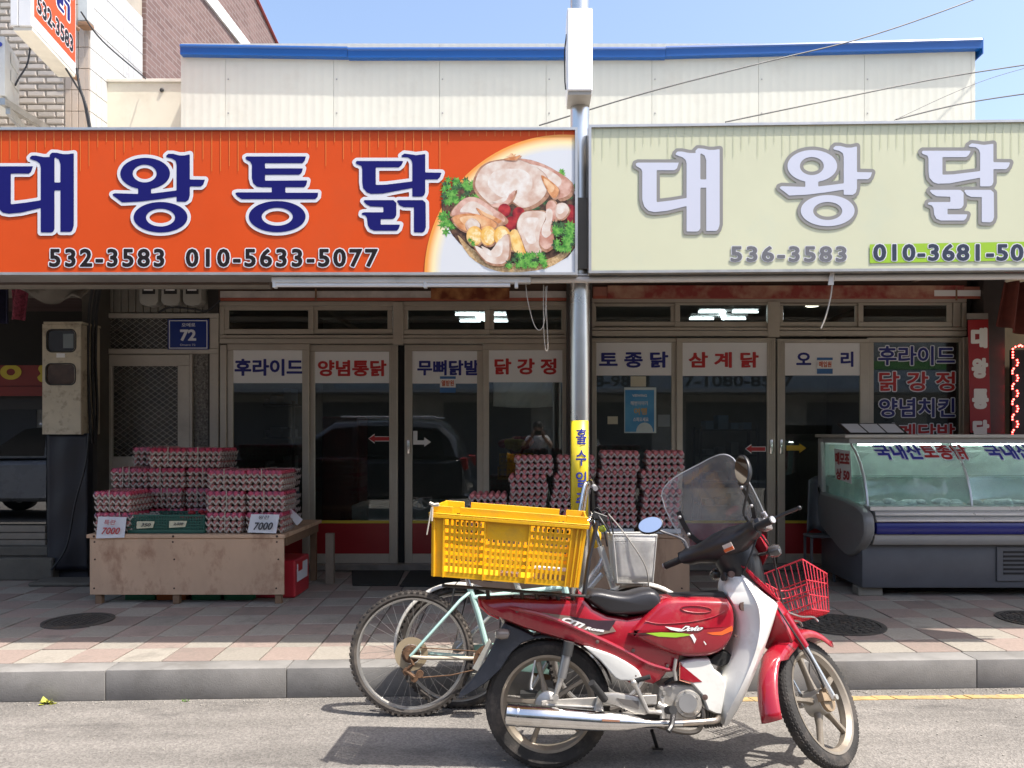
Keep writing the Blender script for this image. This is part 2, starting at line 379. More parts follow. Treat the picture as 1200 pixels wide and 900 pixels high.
# ============================================================= ground
def road_mat():
    m = M('asphalt', (.186, .173, .157), .85, n=.16, ns=1.3, bump=.0, rv=.05)
    nt = m.node_tree; N = nt.nodes; L = nt.links; b = N['Principled BSDF']; geo = [q for q in N if q.type == 'NEW_GEOMETRY'][0]
    prev = b.inputs['Base Color'].links[0].from_socket
    # aggregate specks
    v = N.new('ShaderNodeTexVoronoi'); v.inputs['Scale'].default_value = 110; L.new(geo.outputs['Position'], v.inputs['Vector'])
    sep = N.new('ShaderNodeSeparateColor'); L.new(v.outputs['Color'], sep.inputs[0])
    mr = N.new('ShaderNodeMapRange'); L.new(sep.outputs[0], mr.inputs[0]); mr.inputs[3].default_value = .76; mr.inputs[4].default_value = 1.26
    sc = N.new('ShaderNodeVectorMath'); sc.operation = 'SCALE'; L.new(prev, sc.inputs[0]); L.new(mr.outputs[0], sc.inputs['Scale'])
    # oil stains
    t = N.new('ShaderNodeTexNoise'); t.inputs['Scale'].default_value = 1.9; t.inputs['Detail'].default_value = 9; t.inputs['Roughness'].default_value = .62
    mp = N.new('ShaderNodeMapping'); mp.inputs['Scale'].default_value = (.8, 2.2, 1); mp.inputs['Location'].default_value = (3.1, 1.7, 0)
    L.new(geo.outputs['Position'], mp.inputs[0]); L.new(mp.outputs[0], t.inputs['Vector'])
    st = N.new('ShaderNodeMapRange'); L.new(t.outputs[0], st.inputs[0]); st.inputs[1].default_value = .57; st.inputs[2].default_value = .68; st.inputs[4].default_value = .6
    mx = N.new('ShaderNodeMix'); mx.data_type = 'RGBA'; L.new(st.outputs[0], mx.inputs[0]); L.new(sc.outputs[0], mx.inputs[6]); mx.inputs[7].default_value = (.075, .07, .066, 1)
    # cracks
    w = N.new('ShaderNodeTexVoronoi'); w.feature = 'DISTANCE_TO_EDGE'; w.inputs['Scale'].default_value = 1.1
    tn = N.new('ShaderNodeTexNoise'); tn.inputs['Scale'].default_value = 5; tn.inputs['Detail'].default_value = 6
    L.new(geo.outputs['Position'], tn.inputs['Vector']); va = N.new('ShaderNodeVectorMath'); va.operation = 'MULTIPLY_ADD'
    va.inputs[1].default_value = (.5, .5, .5); L.new(tn.outputs['Color'], va.inputs[0]); L.new(geo.outputs['Position'], va.inputs[2]); L.new(va.outputs[0], w.inputs['Vector'])
    cr = N.new('ShaderNodeMapRange'); L.new(w.outputs['Distance'], cr.inputs[0]); cr.inputs[1].default_value = 0; cr.inputs[2].default_value = .006; cr.inputs[3].default_value = .35; cr.inputs[4].default_value = 0
    m2 = N.new('ShaderNodeMix'); m2.data_type = 'RGBA'; L.new(cr.outputs[0], m2.inputs[0]); L.new(mx.outputs[2], m2.inputs[6]); m2.inputs[7].default_value = (.06, .055, .05, 1)
    # pale dust gathered along the kerb foot and dark tyre-worn streaks
    w2 = N.new('ShaderNodeTexNoise'); w2.inputs['Scale'].default_value = 1.0; w2.inputs['Detail'].default_value = 7
    mp2 = N.new('ShaderNodeMapping'); mp2.inputs['Scale'].default_value = (.6, 5.5, 1); L.new(geo.outputs['Position'], mp2.inputs[0]); L.new(mp2.outputs[0], w2.inputs['Vector'])
    r2 = N.new('ShaderNodeMapRange'); L.new(w2.outputs[0], r2.inputs[0]); r2.inputs[1].default_value = .35; r2.inputs[2].default_value = .65; r2.inputs[3].default_value = .84; r2.inputs[4].default_value = 1.12
    s2 = N.new('ShaderNodeVectorMath'); s2.operation = 'SCALE'; L.new(m2.outputs[2], s2.inputs[0]); L.new(r2.outputs[0], s2.inputs['Scale'])
    L.new(s2.outputs[0], b.inputs['Base Color'])
    bp = N.new('ShaderNodeBump'); bp.inputs['Strength'].default_value = .55; bp.inputs['Distance'].default_value = .006
    ad = N.new('ShaderNodeMath'); ad.operation = 'ADD'; t3 = N.new('ShaderNodeTexNoise'); t3.inputs['Scale'].default_value = 60; t3.inputs['Detail'].default_value = 5
    L.new(geo.outputs['Position'], t3.inputs['Vector']); L.new(v.outputs['Distance'], ad.inputs[0]); L.new(t3.outputs[0], ad.inputs[1]); L.new(ad.outputs[0], bp.inputs['Height']); L.new(bp.outputs[0], b.inputs['Normal'])
    return m
mb = MB(); mb.box(-200, 200, -200, 200, -.3, 0)
tag(mb.build('road', road_mat(), smooth=0), 'grey sun-bleached asphalt road in front of the shops', kind='structure')
K = Vector((1, .0419, 0)).normalized(); KN = Vector((-K.y, K.x, 0)); K0 = Vector((0, 4.395, 0))
def kp(u, v, z): q = K0+K*u+KN*v; return Vector((q.x, q.y, z))
# painted yellow line, broken by wear
ym = M('worn_yellow_paint', (.42, .29, .12), .8, n=.25, ns=14, dirt=(.17, .16, .15), da=.95, ds=9, bump=.2, bs=90)
mb = MB()
Yl = lambda x: 900*1.5/(820.5-507)+.03*(x-1)
x = X(866, 4.3)
random.seed(3)
while x < 7:
    w = random.uniform(.05, .13); a = random.uniform(.0, .012)
    for k in range(1):
        p = [(x+.012, -.026+random.uniform(-.006, .006)), (x+w+.012, -.026+random.uniform(-.006, .006)), (x+w-.012, .03+random.uniform(-.006, .006)), (x-.012, .03+random.uniform(-.006, .006))]
        mb.add([(q[0], Yl(q[0])+q[1], .004) for q in p]+[(q[0], Yl(q[0])+q[1], .0) for q in p], [(0, 1, 2, 3), (0, 4, 5, 1), (1, 5, 6, 2), (2, 6, 7, 3), (3, 7, 4, 0)])
    x += w+a
tag(mb.build('road_marking', ym, smooth=0), 'worn yellow painted line along the road beside the kerb', kind='structure')
# kerb: one stone per metre
kb = M('kerb_granite', (.215, .208, .197), .8, n=.16, ns=5, bump=.18, bs=130, dirt=(.13, .12, .105), da=.75, ds=3.2, rnd=.05, rv=.05)
base = MB(); base.loft([[kp(-15, .02, 0), kp(-15, 9, 0), kp(-15, 9, ZW-.045), kp(-15, .02, ZW-.045)], [kp(15, .02, 0), kp(15, 9, 0), kp(15, 9, ZW-.045), kp(15, .02, ZW-.045)]])
side = tag(base.build('pavement', M('mortar', (.2, .18, .155), .95, n=.2, bump=.3), smooth=0), 'raised pavement of square pink and cream tiles before the shops', kind='structure')
u = -7.42
for i in range(15):
    mb = MB(); w = 1.0
    j = random.uniform(-.002, .003)
    mb.loft([[kp(q, j, 0), kp(q, .16, 0), kp(q, .16, ZW), kp(q, j, ZW+random.uniform(-.001, .002))] for q in (u+.002, u+w-.002)])
    mb.build('kerb_stone', kb, side, bevel=.005, seg=2); u += w
TM = [M('tile_pink', (.272, .212, .182), .8, n=.13, ns=60, bump=.35, bs=150, dirt=(.17, .15, .13), da=.8, ds=4, rnd=.14),
      M('tile_cream', (.295, .268, .228), .8, n=.13, ns=60, bump=.35, bs=150, dirt=(.18, .165, .14), da=.8, ds=4, rnd=.13)]
T = .281; far = MB(); far2 = MB(); cnt = 0
tm = []
for k in range(2):
    b_ = MB(); b_.box(-T/2+.0035, T/2-.0035, -T/2+.0035, T/2-.0035, -.04, 0)
    o = b_.build('tile', TM[k], side, local=True, bevel=.0025); tm.append(o.data); bpy.data.objects.remove(o)
for r_ in range(11):
    for c in range(-27, 26):
        u = (c+.5)*T+.06; v = .165+(r_+.5)*T
        q = kp(u, v, ZW); px = 630+900*q.x/q.y; k = (r_+c) % 2
        if -16 < px < 1216 and r_ < 10:
            if 1020 < px < 1216 and q.y > 6.5: vis = False
            elif 115 < px < 325 and q.y > 6.3: vis = False
            else: vis = True
        else: vis = False
        z = ZW+random.uniform(-.0016, .0016); th = K.y+random.uniform(-.004, .004)
        if vis and cnt < 300:
            o = bpy.data.objects.new('tile', tm[k]); COL.objects.link(o); o.parent = side
            lp = MW(side).inverted()@Vector((q.x, q.y, z)); o.location = lp
            o.rotation_euler = (random.uniform(-.006, .006), random.uniform(-.006, .006), th); cnt += 1
        else:
            (far if k else far2).obox((q.x, q.y, z-.02), (T-.007, T-.007, .04), Matrix.Rotation(th, 4, 'Z'))
far.build('tile', TM[1], side, smooth=0, kind='stuff'); far2.build('tile', TM[0], side, smooth=0, kind='stuff')
# manhole covers
iron = M('cast_iron', (.075, .068, .06), .7, metal=.3, n=.3, ns=20, bump=.3, bs=90, dirt=(.2, .13, .08), da=.5, ds=8)
def manhole(px, py, rp, label, style):
    Y = (CH-ZW)*900/(py-507); c = P(px, py, Y); r = rp/900*Y
    t = thing('manhole_cover', label, 'manhole cover', (c.x, c.y, ZW), group='manhole covers in the pavement')
    mb = MB(); mb.lathe([(0, .002), (r*.86, .002), (r*.86, -.02)], (c.x, c.y, ZW+.003), n=40); mb.build('plate', iron, t)
    mb = MB(); mb.lathe([(r*.88, -.02), (r*.88, .006), (r, .006), (r, -.02)], (c.x, c.y, ZW+.003), n=40, closed=True); mb.build('rim', iron, t)
    mb = MB()
    if style == 0:
        for i in range(-5, 6):
            for j in range(-5, 6):
                x, y = i*r*.155, j*r*.155
                if math.hypot(x, y) < r*.76: mb.obox((c.x+x, c.y+y, ZW+.0075), (r*.1, r*.1, .006))
    else:
        for ring in range(1, 6):
            rr = r*.155*ring; nn = 5*ring
            for k in range(nn):
                a0 = 2*math.pi*k/nn+ring*.4; a1 = a0+2*math.pi/nn*.72; w = r*.05
                pts = [(c.x+q*math.cos(a), c.y+q*math.sin(a)) for q, aa in ((rr-w, (a0, (a0+a1)/2, a1)), (rr+w, (a1, (a0+a1)/2, a0))) for a in aa]
                mb.prism(pts, lambda x, y, z: Vector((x, y, z)), ZW+.005, ZW+.011)
    mb.build('relief', iron, t, smooth=0)
manhole(92, 728, 38, 'round iron manhole cover with a square grid in the pavement before the plywood egg table', 0)
manhole(985, 732.5, 50, 'wide round manhole cover of ring pattern behind the scooter front wheel', 1)
manhole(1212, 726, 40, 'round iron manhole cover at the right edge before the display fridge', 1)
# small weeds at the kerb foot and scattered grit
leafm = [M('weed_green', (.10, .20, .03), .6, n=.3), M('weed_yellow', (.35, .36, .05), .6, n=.3)]
for px, py, k, lb in ((68, 822, 12, 'small yellowing weed sprouting at the kerb foot on the left'), (221, 819, 5, 'tiny dark weed at the kerb foot below the egg table'), (987, 805, 9, 'small green weed at the kerb foot right of the front wheel')):
    xx = X(px, 4.35); c = Vector((xx, kerbY(xx)-.03, 0)); mb = MB(); s_ = .045 if k > 6 else .025
    for i in range(k*2):
        a = random.uniform(0, 6.28); l = random.uniform(.5, 1)*s_; d = Vector((math.cos(a), math.sin(a)*.5-.2, random.uniform(.1, .8))).normalized(); s2 = Vector((-d.y, d.x, 0)).normalized()*l*.35
        b0 = c+Vector((random.uniform(-.02, .03), 0, 0)); mb.add([b0, b0+d*l*.5+s2, b0+d*l, b0+d*l*.5-s2], [(0, 1, 2, 3)])
    tag(mb.build('weed', leafm[1 if k == 12 else 0], recalc=False), lb, 'weed')
grit = MB(); random.seed(5)
for i in range(900):
    x = random.uniform(-3.4, 3.6); y = 3.2+random.random()*1.15 if random.random() < .35 else kerbY(x)-abs(random.gauss(0, .05))-.01
    if y > kerbY(x)-.005: continue
    s_ = random.uniform(.0015, .005); grit.obox((x, y, s_*.4), (s_*2, s_*1.6, s_), Matrix.Rotation(random.random()*3, 4, 'Z'))
tag(grit.build('grit', M('grit', (.3, .28, .25), .9, n=.3, ns=200), smooth=0), 'loose grit scattered on the asphalt along the kerb', kind='stuff')
# ============================================================= upper buildings
YB = 7.5
panel_m = M('cream_panel', (.60, .59, .51), .5, n=.04, ns=1.5, dirt=(.46, .41, .33), da=.35, ds=2.0)
blue_m = M('blue_metal', (.0, .066, .27), .35, n=.06, ns=2, rv=.05)
t = thing('panel_building', 'cream ribbed panel upper storey under a long blue eave, behind both shop signs', 'building', (0.4, 8.4, 3.2))
jx = [212, 264, 391, 515, 640, 764, 889, 1013, 1138, 1143]
for a, b in zip(jx[:-1], jx[1:]):
    x0, x1 = X(a, YB)+.0015, X(b, YB)-.0015; ptop = 5.3
    pts = [(x0, 0)]; x = x0+.03
    while x < x1-.05:
        pts += [(x, 0), (x+.006, .0007), (x+.030, .0007), (x+.036, 0)]; x += .083
    pts.append((x1, 0)); pts = [(p, YB-q) for p, q in pts]
    mb = MB(); mb.loft([[Vector((x_, y_, z_)) for x_, y_ in pts]+[Vector((x1, YB+.05, z_)), Vector((x0, YB+.05, z_))] for z_ in (3.2, ptop)])
    mb.build('wall_panel', panel_m, t, smooth=20)
scr_ = MB(); random.seed(6)
for a in jx[1:-2]:
    for dz in (4.62, 4.95): scr_.lathe([(.008, 0), (.008, .004), (0, .006)], (X(a, YB)+.03, YB-.0005, dz), (0, -1, 0), 8)
scr_.build('screw', M('screw_dull', (.35, .34, .32), .5, metal=.5), t, smooth=0, kind='stuff')
mb = MB(); mb.box(X(212, YB)+.02, X(1143, YB)-.02, YB+.051, 10.5, 3.2, 5.2); mb.build('wall', panel_m, t)
seg = [(211, 51.5, 407, 54.5), (407.4, 55.5, 780, 55), (780.4, 54, 1151, 44.5)]
for i, (a, ya, b, yb) in enumerate(seg):
    Ye = YB-.07; h = .098
    A = P(a, ya, Ye); B = P(b, yb, Ye)
    prof = [(0, 0), (0, -h+.02), (.0, -h), (.068, -h-.0), (.068, -.2), (1.6, -.2+.05), (1.6, .05), (.0, .0)]
    prof = [(0, 0), (-.012, -.02), (-.0, -.03), (0, -h), (.066, -h), (.066, -.03), (1.6, -.0), (1.6, .05)]
    mb = MB(); mb.loft([[Vector((Q.x, Q.y+u, Q.z+v)) for u, v in prof] for Q in (A, B)]); mb.build('eave', blue_m, t, smooth=25)
# right hand verge of the roof, sloping back
a = P(1151, 44.5, YB-.07); mb = MB(); mb.loft([[a+Vector((0, 0, 0)), a+Vector((.012, 0, 0)), a+Vector((.012, 0, -.15)), a+Vector((0, 0, -.15))], [a+Vector((-.02, 1.6, -.1)), a+Vector((-.008, 1.6, -.1)), a+Vector((-.008, 1.6, -.25)), a+Vector((-.02, 1.6, -.25))]]); mb.build('verge', blue_m, t)
# low cream parapet
YP = 7.84
t = thing('parapet', 'low plain cream wall with a capping between the tiled building and the panel building', 'wall', (-4, YP, 3.2))
mb = MB(); mb.box(X(125, YP), X(230, YP), YP, YP+.12, 3.2, Z(97, YP)); mb.build('wall', M('cream_plain', (.66, .62, .5), .6, n=.06, ns=1.5, dirt=(.45, .36, .25), da=.3, ds=1.6), t)
mb = MB(); mb.box(X(125, YP), X(230, YP), YP-.02, YP+.14, Z(97, YP)+.002, Z(93, YP)); mb.build('capping', M('cap_metal', (.62, .58, .5), .5), t, bevel=.004)
mb = MB(); mb.lathe([(.018, 0), (.022, .01), (.012, .02), (0, .02)], P(190, 106, YP), (0, -1, 0), 12); mb.build('bolt', M('dark_rubber', (.03, .03, .03), .7), t)
# tiled building on the left
YT = 7.54; XS = X(105, YT)
t = thing('tiled_building', 'pale tiled building at the top left with a white tiled side wall', 'building', (-5.5, 8, 3.0))
core = MB(); core.box(-9, XS-.012, YT+.012, 8.56, 3.0, 7.5); core.build('wall', M('grout', (.42, .37, .3), .9, n=.15), t)
bt = M('pale_brick', (.44, .40, .36), .45, n=.06, ns=6, rnd=.12, dirt=(.45, .4, .33), da=.3)
row = 8.0/900*YT; w = .185; meshes = []
m0 = MB(); hw, hh = w/2-.004, row/2-.0045
m0.add([(-hw, .01, -hh), (hw, .01, -hh), (hw, .01, hh), (-hw, .01, hh), (-hw+.012, -.008, -hh+.012), (hw-.012, -.008, -hh+.012), (hw-.012, -.008, hh-.012), (-hw+.012, -.008, hh-.012)], [(4, 5, 6, 7), (0, 1, 5, 4), (1, 2, 6, 5), (2, 3, 7, 6), (3, 0, 4, 7)])
o = m0.build('brick', bt, t, local=True, smooth=0); bme = o.data; bpy.data.objects.remove(o)
random.seed(2)
for r_ in range(-1, 22):
    z = Z(146, YT)+(r_+.5)*row; x = X(76, YT)-.004; first = True
    x -= (r_ % 2)*w*.45 if r_ % 2 else 0
    if r_ % 2:      # short closer
        o = bpy.data.objects.new('brick', bme); COL.objects.link(o); o.parent = t; o.scale = (.42, 1, 1)
        o.location = MW(t).inverted()@Vector((X(76, YT)-.004-w*.21, YT, z))
    while x > X(-14, YT):
        o = bpy.data.objects.new('brick', bme); COL.objects.link(o); o.parent = t
        o.location = MW(t).inverted()@Vector((x-w/2, YT, z)); x -= w
ct = M('corner_tile', (.46, .38, .31), .3, n=.05, ns=4, rnd=.06, dirt=(.5, .3, .15), da=.4, ds=4)
wt = M('white_tile', (.55, .54, .52), .3, n=.04, rnd=.03)
rowb = 25/900*YT
def tiles(nm, mat, w_, h_, places, rot):
    b_ = MB(); b_.box(-w_/2+.003, w_/2-.003, -.006, .006, -h_/2+.003, h_/2-.003)
    o = b_.build(nm, mat, t, local=True, bevel=.002); me = o.data; bpy.data.objects.remove(o)
    for p in places:
        o = bpy.data.objects.new(nm, me); COL.objects.link(o); o.parent = t; o.rotation_euler = (0, 0, rot)
        o.location = MW(t).inverted()@Vector(p)
cw = (XS-X(76, YT))/3.7
tiles('tile', ct, cw, rowb, [(X(76, YT)+.004+(i+.5)*cw, YT, Z(148, YT)+(j+.2)*rowb) for i in range(3) for j in range(7)], 0)
tiles('tile', ct, cw*.7, rowb, [(XS-cw*.35, YT, Z(148, YT)+(j+.2)*rowb) for j in range(7)], 0)
tiles('tile', wt, .1, rowb, [(XS, YT+.055+i*.1, Z(148, YT)+(j+.2)*rowb) for i in range(10) for j in range(8)], R(90))
# brown brick building, wall seen from its side
bb = M('brown_brick', (.16, .085, .075), .85, n=.05)
nt = bb.node_tree; N = nt.nodes; L = nt.links; geo = [q for q in N if q.type == 'NEW_GEOMETRY'][0]
br = N.new('ShaderNodeTexBrick'); br.inputs['Scale'].default_value = 1; br.inputs['Brick Width'].default_value = .2; br.inputs['Row Height'].default_value = .065
br.inputs['Mortar Size'].default_value = .006; br.inputs['Color1'].default_value = (.15, .09, .08, 1); br.inputs['Color2'].default_value = (.22, .14, .125, 1); br.inputs['Mortar'].default_value = (.27, .22, .20, 1)
sp = N.new('ShaderNodeSeparateXYZ'); cb = N.new('ShaderNodeCombineXYZ'); L.new(geo.outputs['Position'], sp.inputs[0]); L.new(sp.outputs[1], cb.inputs[0]); L.new(sp.outputs[2], cb.inputs[1]); L.new(cb.outputs[0], br.inputs[0])
L.new(br.outputs[0], N['Principled BSDF'].inputs['Base Color'])
bp = N.new('ShaderNodeBump'); bp.inputs['Strength'].default_value = .6; bp.inputs['Distance'].default_value = .01; bp.invert = True; L.new(br.outputs['Fac'], bp.inputs['Height']); L.new(bp.outputs[0], N['Principled BSDF'].inputs['Normal'])
t = thing('brick_building', 'dark brown brick gable with a white band behind the panel building', 'building', (-6.5, 11, 3))
xs = XS+.03
mb = MB(); mb.prism([(8.565, 3), (13.2, 3), (13.2, 7.9), (12.8, 8.0), (10.2, 8.6), (8.565, 8.6)], lambda y, z, x: Vector((x, y, z)), -9, xs); mb.build('wall', bb, t, smooth=0)
mb = MB(); mb.prism([(8.565, 7.14), (13.1, 7.22), (13.1, 7.4), (8.565, 7.34)], lambda y, z, x: Vector((x, y, z)), xs+.001, xs+.03); mb.build('band', M('white_band', (.75, .74, .72), .6), t, smooth=0)
mb = MB(); mb.tube([(xs+.01, 10.2, 8.62), (xs+.01, 12.8, 8.02), (xs+.01, 13.2, 7.92), (xs+.01, 13.2, 5)], .03, 6); mb.build('verge', M('red_verge', (.3, .06, .05), .6), t)
# ------------------------------------------------------------- shop signs
alu = M('aluminium_trim', (.55, .53, .5), .35, metal=.7, n=.08, ns=10)
YS = 4.42
def signbox(name, label, px0, px1, y0a, y0b, y1a, y1b, mat, dep=.22):
    c = P((px0+px1)/2, y1a, YS); t = thing(name, label, 'shop sign', (c.x, YS+dep/2, c.z))
    pol = [P(px0, y1a, YS), P(px1, y1b, YS), P(px1, y0b, YS), P(px0, y0a, YS)]
    q = [p+Vector((0, .012, 0)) for p in pol]; e = .012
    ins = [Vector((e, 0, e)), Vector((-e, 0, e)), Vector((-e, 0, -e)), Vector((e, 0, -e))]
    mb = MB(); mb.loft([[a+b for a, b in zip(q, ins)], [a+b+Vector((0, dep-.02, 0)) for a, b in zip(q, ins)]]); mb.build('face', mat, t, smooth=0)
    mb = MB()
    for i in range(4):
        a, b = pol[i], pol[(i+1) % 4]; ia, ib = a+ins[i]*1.25, b+ins[(i+1) % 4]*1.25
        mb.loft([[a, ia, ia+Vector((0, dep, 0)), a+Vector((0, dep, 0))], [b, ib, ib+Vector((0, dep, 0)), b+Vector((0, dep, 0))]])
    mb.build('frame', alu, t, smooth=0); return t
om = M('sign_orange', (.68, .080, .011), .42, n=.035, ns=3, dirt=(.50, .09, .03), da=.35, ds=1.2, spec=.2)
S1 = signbox('shop_sign', 'wide orange shop sign with large blue lettering and a picture of a chicken basket', -190, 677, 149, 149, 322, 322, om)
def f1(px, py, e): return Vector((X(px, YS), YS+.011-e, Z(py, YS)))
white_p = M('print_white', (.72, .72, .74), .5, n=0, spec=.2); blue_p = M('print_blue', (.010, .010, .13), .5, n=0, spec=.15); black_p = M('print_black', (.02, .015, .015), .5, n=0, spec=.15)
mb = MB(); random.seed(11); px = -10
while px < 530:
    l = random.choice([14, 20, 26, 34, 42, 48]); l = min(l, 50); mb.add([f1(px-.5, 151, .002), f1(px+.5, 151, .002), f1(px+.4, 152+l, .002), f1(px-.4, 152+l, .002)], [(3, 2, 1, 0)]); px += 10.3
for px in range(540, 670, 10): mb.add([f1(px-.5, 151, .002), f1(px+.5, 151, .002), f1(px+.4, 159, .002), f1(px-.4, 159, .002)], [(3, 2, 1, 0)])
mb.build('stripe_print', M('stripe_yellow', (.72, .20, .03), .4, n=0), S1, smooth=0, kind='stuff')
brush('dae', -28, 165.5, f1, (white_p, blue_p), S1, sy=.96); brush('wang', 120, 165, f1, (white_p, blue_p), S1); brush('tong', 260, 165, f1, (white_p, blue_p), S1); brush('dak', 405, 165, f1, (white_p, blue_p), S1)
write('lettering', '532-3583', (58, 291.5, 193, 313), YS+.011, black_p, S1, off=.03, outline=white_p, ow=.045, lift=.0028, spacing=1.22)
write('lettering', '010-5633-5077', (218, 291.5, 443, 313), YS+.011, black_p, S1, off=.03, outline=white_p, ow=.045, lift=.0028, spacing=1.22)
# food picture: flat print in layers
pic = M('print_halo', (.7, .72, .74), .42, n=.02)
b = pic.node_tree
N = b.nodes; L = b.links; geo = [q for q in N if q.type == 'NEW_GEOMETRY'][0]
vd = N.new('ShaderNodeVectorMath'); vd.operation = 'DISTANCE'; L.new(geo.outputs['Position'], vd.inputs[0]); cc = P(662, 322, YS+.011); vd.inputs[1].default_value = cc
rp = N.new('ShaderNodeValToRGB'); mr = N.new('ShaderNodeMath'); mr.operation = 'DIVIDE'; mr.inputs[1].default_value = 165/900*YS; L.new(vd.outputs['Value'], mr.inputs[0]); L.new(mr.outputs[0], rp.inputs[0])
rp.color_ramp.elements[0].position = .88; rp.color_ramp.elements[0].color = (.70, .72, .74, 1); rp.color_ramp.elements[1].position = .985; rp.color_ramp.elements[1].color = (.88, .35, .06, 1)
e_ = rp.color_ramp.elements.new(.94); e_.color = (.95, .8, .45, 1)
L.new(rp.outputs[0], N['Principled BSDF'].inputs['Base Color'])
pts = [(662+165*math.cos(a), 322-165*math.sin(a)) for a in [math.pi*.5+math.pi*.5*i/40 for i in range(41)]]
pts = [(674.5, 157.5)]+pts+[(674.5, 320)]; pts = [(min(x, 674.5), min(y, 320)) for x, y in pts]
mb = MB(); mb.add([f1(x, y, .0025) for x, y in pts], [tuple(range(len(pts)))]); mb.build('picture_print', pic, S1, smooth=0)
lay_n = [0]
def blob(pts, mat, sm=3, nm='picture_print', under=False):
    lay_n[0] += 1
    p = smooth_poly(pts, sm) if sm else pts
    if not under and mat.name in ('print_chicken', 'print_chicken_pink', 'print_roast', 'print_orange'):
        cx_ = sum(a for a, b in p)/len(p); cy_ = sum(b for a, b in p)/len(p)
        blob([(cx_+(a-cx_)*1.09+.8, cy_+(b-cy_)*1.09+1.2) for a, b in p], food('print_edge', (.30, .13, .07), (.55, .32, .2), 30), 0, under=True)
        blob(p, mat, 0, under=True)
        blob([(cx_+(a-cx_)*.62-1.5, cy_+(b-cy_)*.6-2) for a, b in p], {'print_roast': food('print_roast_light', (.75, .4, .18), (.85, .6, .36), 20), 'print_orange': org_l}.get(mat.name, food('print_chicken_light', (.70, .56, .46), (.82, .78, .72), 22)), 0, under=True)
        return
    p = [(min(x, 674.6), min(y, 320.4)) for x, y in p]
    mb = MB(); mb.add([f1(x, y, .0029+.00007*lay_n[0]) for x, y in p], [tuple(range(len(p)))]); return mb.build(nm, mat, S1, smooth=0)
def food(name, a, b_, sc=40, n2=None):
    m = M(name, a, .45, n=0); N = m.node_tree.nodes; L = m.node_tree.links; geo = [q for q in N if q.type == 'NEW_GEOMETRY'][0]
    t_ = N.new('ShaderNodeTexNoise'); t_.inputs['Scale'].default_value = sc; t_.inputs['Detail'].default_value = 6; L.new(geo.outputs['Position'], t_.inputs[0])
    r_ = N.new('ShaderNodeValToRGB'); r_.color_ramp.elements[0].position = .38; r_.color_ramp.elements[0].color = (*a, 1); r_.color_ramp.elements[1].position = .66; r_.color_ramp.elements[1].color = (*b_, 1)
    L.new(t_.outputs[0], r_.inputs[0]); L.new(r_.outputs[0], N['Principled BSDF'].inputs['Base Color']); return m
tan = food('print_basket', (.45, .27, .11), (.72, .52, .28), 90); skin = food('print_chicken', (.62, .42, .32), (.80, .72, .63), 16); skin2 = food('print_chicken_pink', (.50, .22, .15), (.76, .52, .42), 18)
roast = food('print_roast', (.55, .2, .06), (.8, .42, .2), 25); dkg = food('print_dark_green', (.02, .05, .015), (.06, .16, .05), 60); grn = food('print_green', (.04, .22, .02), (.2, .5, .08), 60)
org = food('print_orange', (.8, .4, .06), (.9, .62, .25), 30); cher = food('print_cherry', (.22, .0, .01), (.5, .03, .03), 30); dark = food('print_shadow', (.05, .02, .01), (.16, .08, .04), 40)
org_l = food('print_orange_light', (.85, .5, .1), (.92, .7, .3), 30)
blob([(517, 235), (545, 215), (600, 205), (650, 212), (674, 228), (674, 290), (640, 312), (600, 315), (560, 300), (530, 275)], dark)
blob([(536, 275), (552, 290), (575, 302), (600, 308), (640, 304), (662, 292), (672, 278), (674, 284), (664, 300), (640, 314), (600, 319), (575, 315), (550, 300)], tan)
def leaves(x0, y0, x1, y1, n, mats, s_=7):
    for mt in mats:
        mb = MB(); lay_n[0] += 1
        for i in range(n):
            cx, cy = random.uniform(x0, x1), random.uniform(y0, y1); k = random.randint(6, 9); a0 = random.random()*6
            ps = [(cx+s_*(.45+.55*(j % 2))*math.cos(a0+6.283*j/(2*k))*random.uniform(.5, .8), cy+s_*(.45+.55*(j % 2))*math.sin(a0+6.283*j/(2*k))*random.uniform(.5, .8)) for j in range(2*k)]
            ps = [(min(x, 674.5), min(y, 320.3)) for x, y in ps]
            mb.add([f1(x, y, .0029+.00007*lay_n[0]+.000002*i) for x, y in ps], [tuple(range(2*k))])
        mb.build('leaf_print', mt, S1, smooth=0, kind='stuff')
leaves(520, 208, 562, 240, 26, (dkg, grn), 8); leaves(516, 250, 532, 272, 9, (grn,), 9); leaves(622, 236, 640, 250, 8, (dkg,), 8); leaves(652, 200, 664, 206, 5, (grn,), 6); leaves(660, 218, 672, 232, 6, (dkg, grn), 6)
blob([(557, 218), (562, 200), (575, 190), (600, 187), (625, 190), (640, 205), (640, 225), (628, 238), (612, 243), (598, 235), (585, 243), (570, 235)], skin, 4)
blob([(608, 186), (625, 188), (645, 196), (668, 212), (668, 226), (655, 232), (648, 222), (640, 205), (625, 193)], skin2); blob([(634, 205), (646, 212), (655, 222), (650, 232), (642, 224)], roast)
blob([(590, 186), (604, 187), (610, 181), (603, 183), (600, 179), (596, 184)], roast); blob([(573, 240), (585, 243), (598, 237), (604, 222), (592, 232), (580, 238)], skin2)
for x, y in ((591, 246), (608, 250), (599, 261), (668, 247), (672, 256)): blob(ell(x, y, 7.5, 8, 14), cher, 0)
blob([(531, 245), (545, 232), (560, 232), (580, 245), (592, 256), (585, 262), (565, 258), (545, 252), (530, 252)], skin2); blob([(558, 243), (570, 250), (588, 258), (580, 262), (566, 254)], roast)
blob([(530, 255), (545, 250), (565, 252), (582, 262), (575, 270), (555, 272), (540, 268)], roast); blob([(545, 262), (553, 255), (562, 262), (560, 271), (550, 272)], skin)
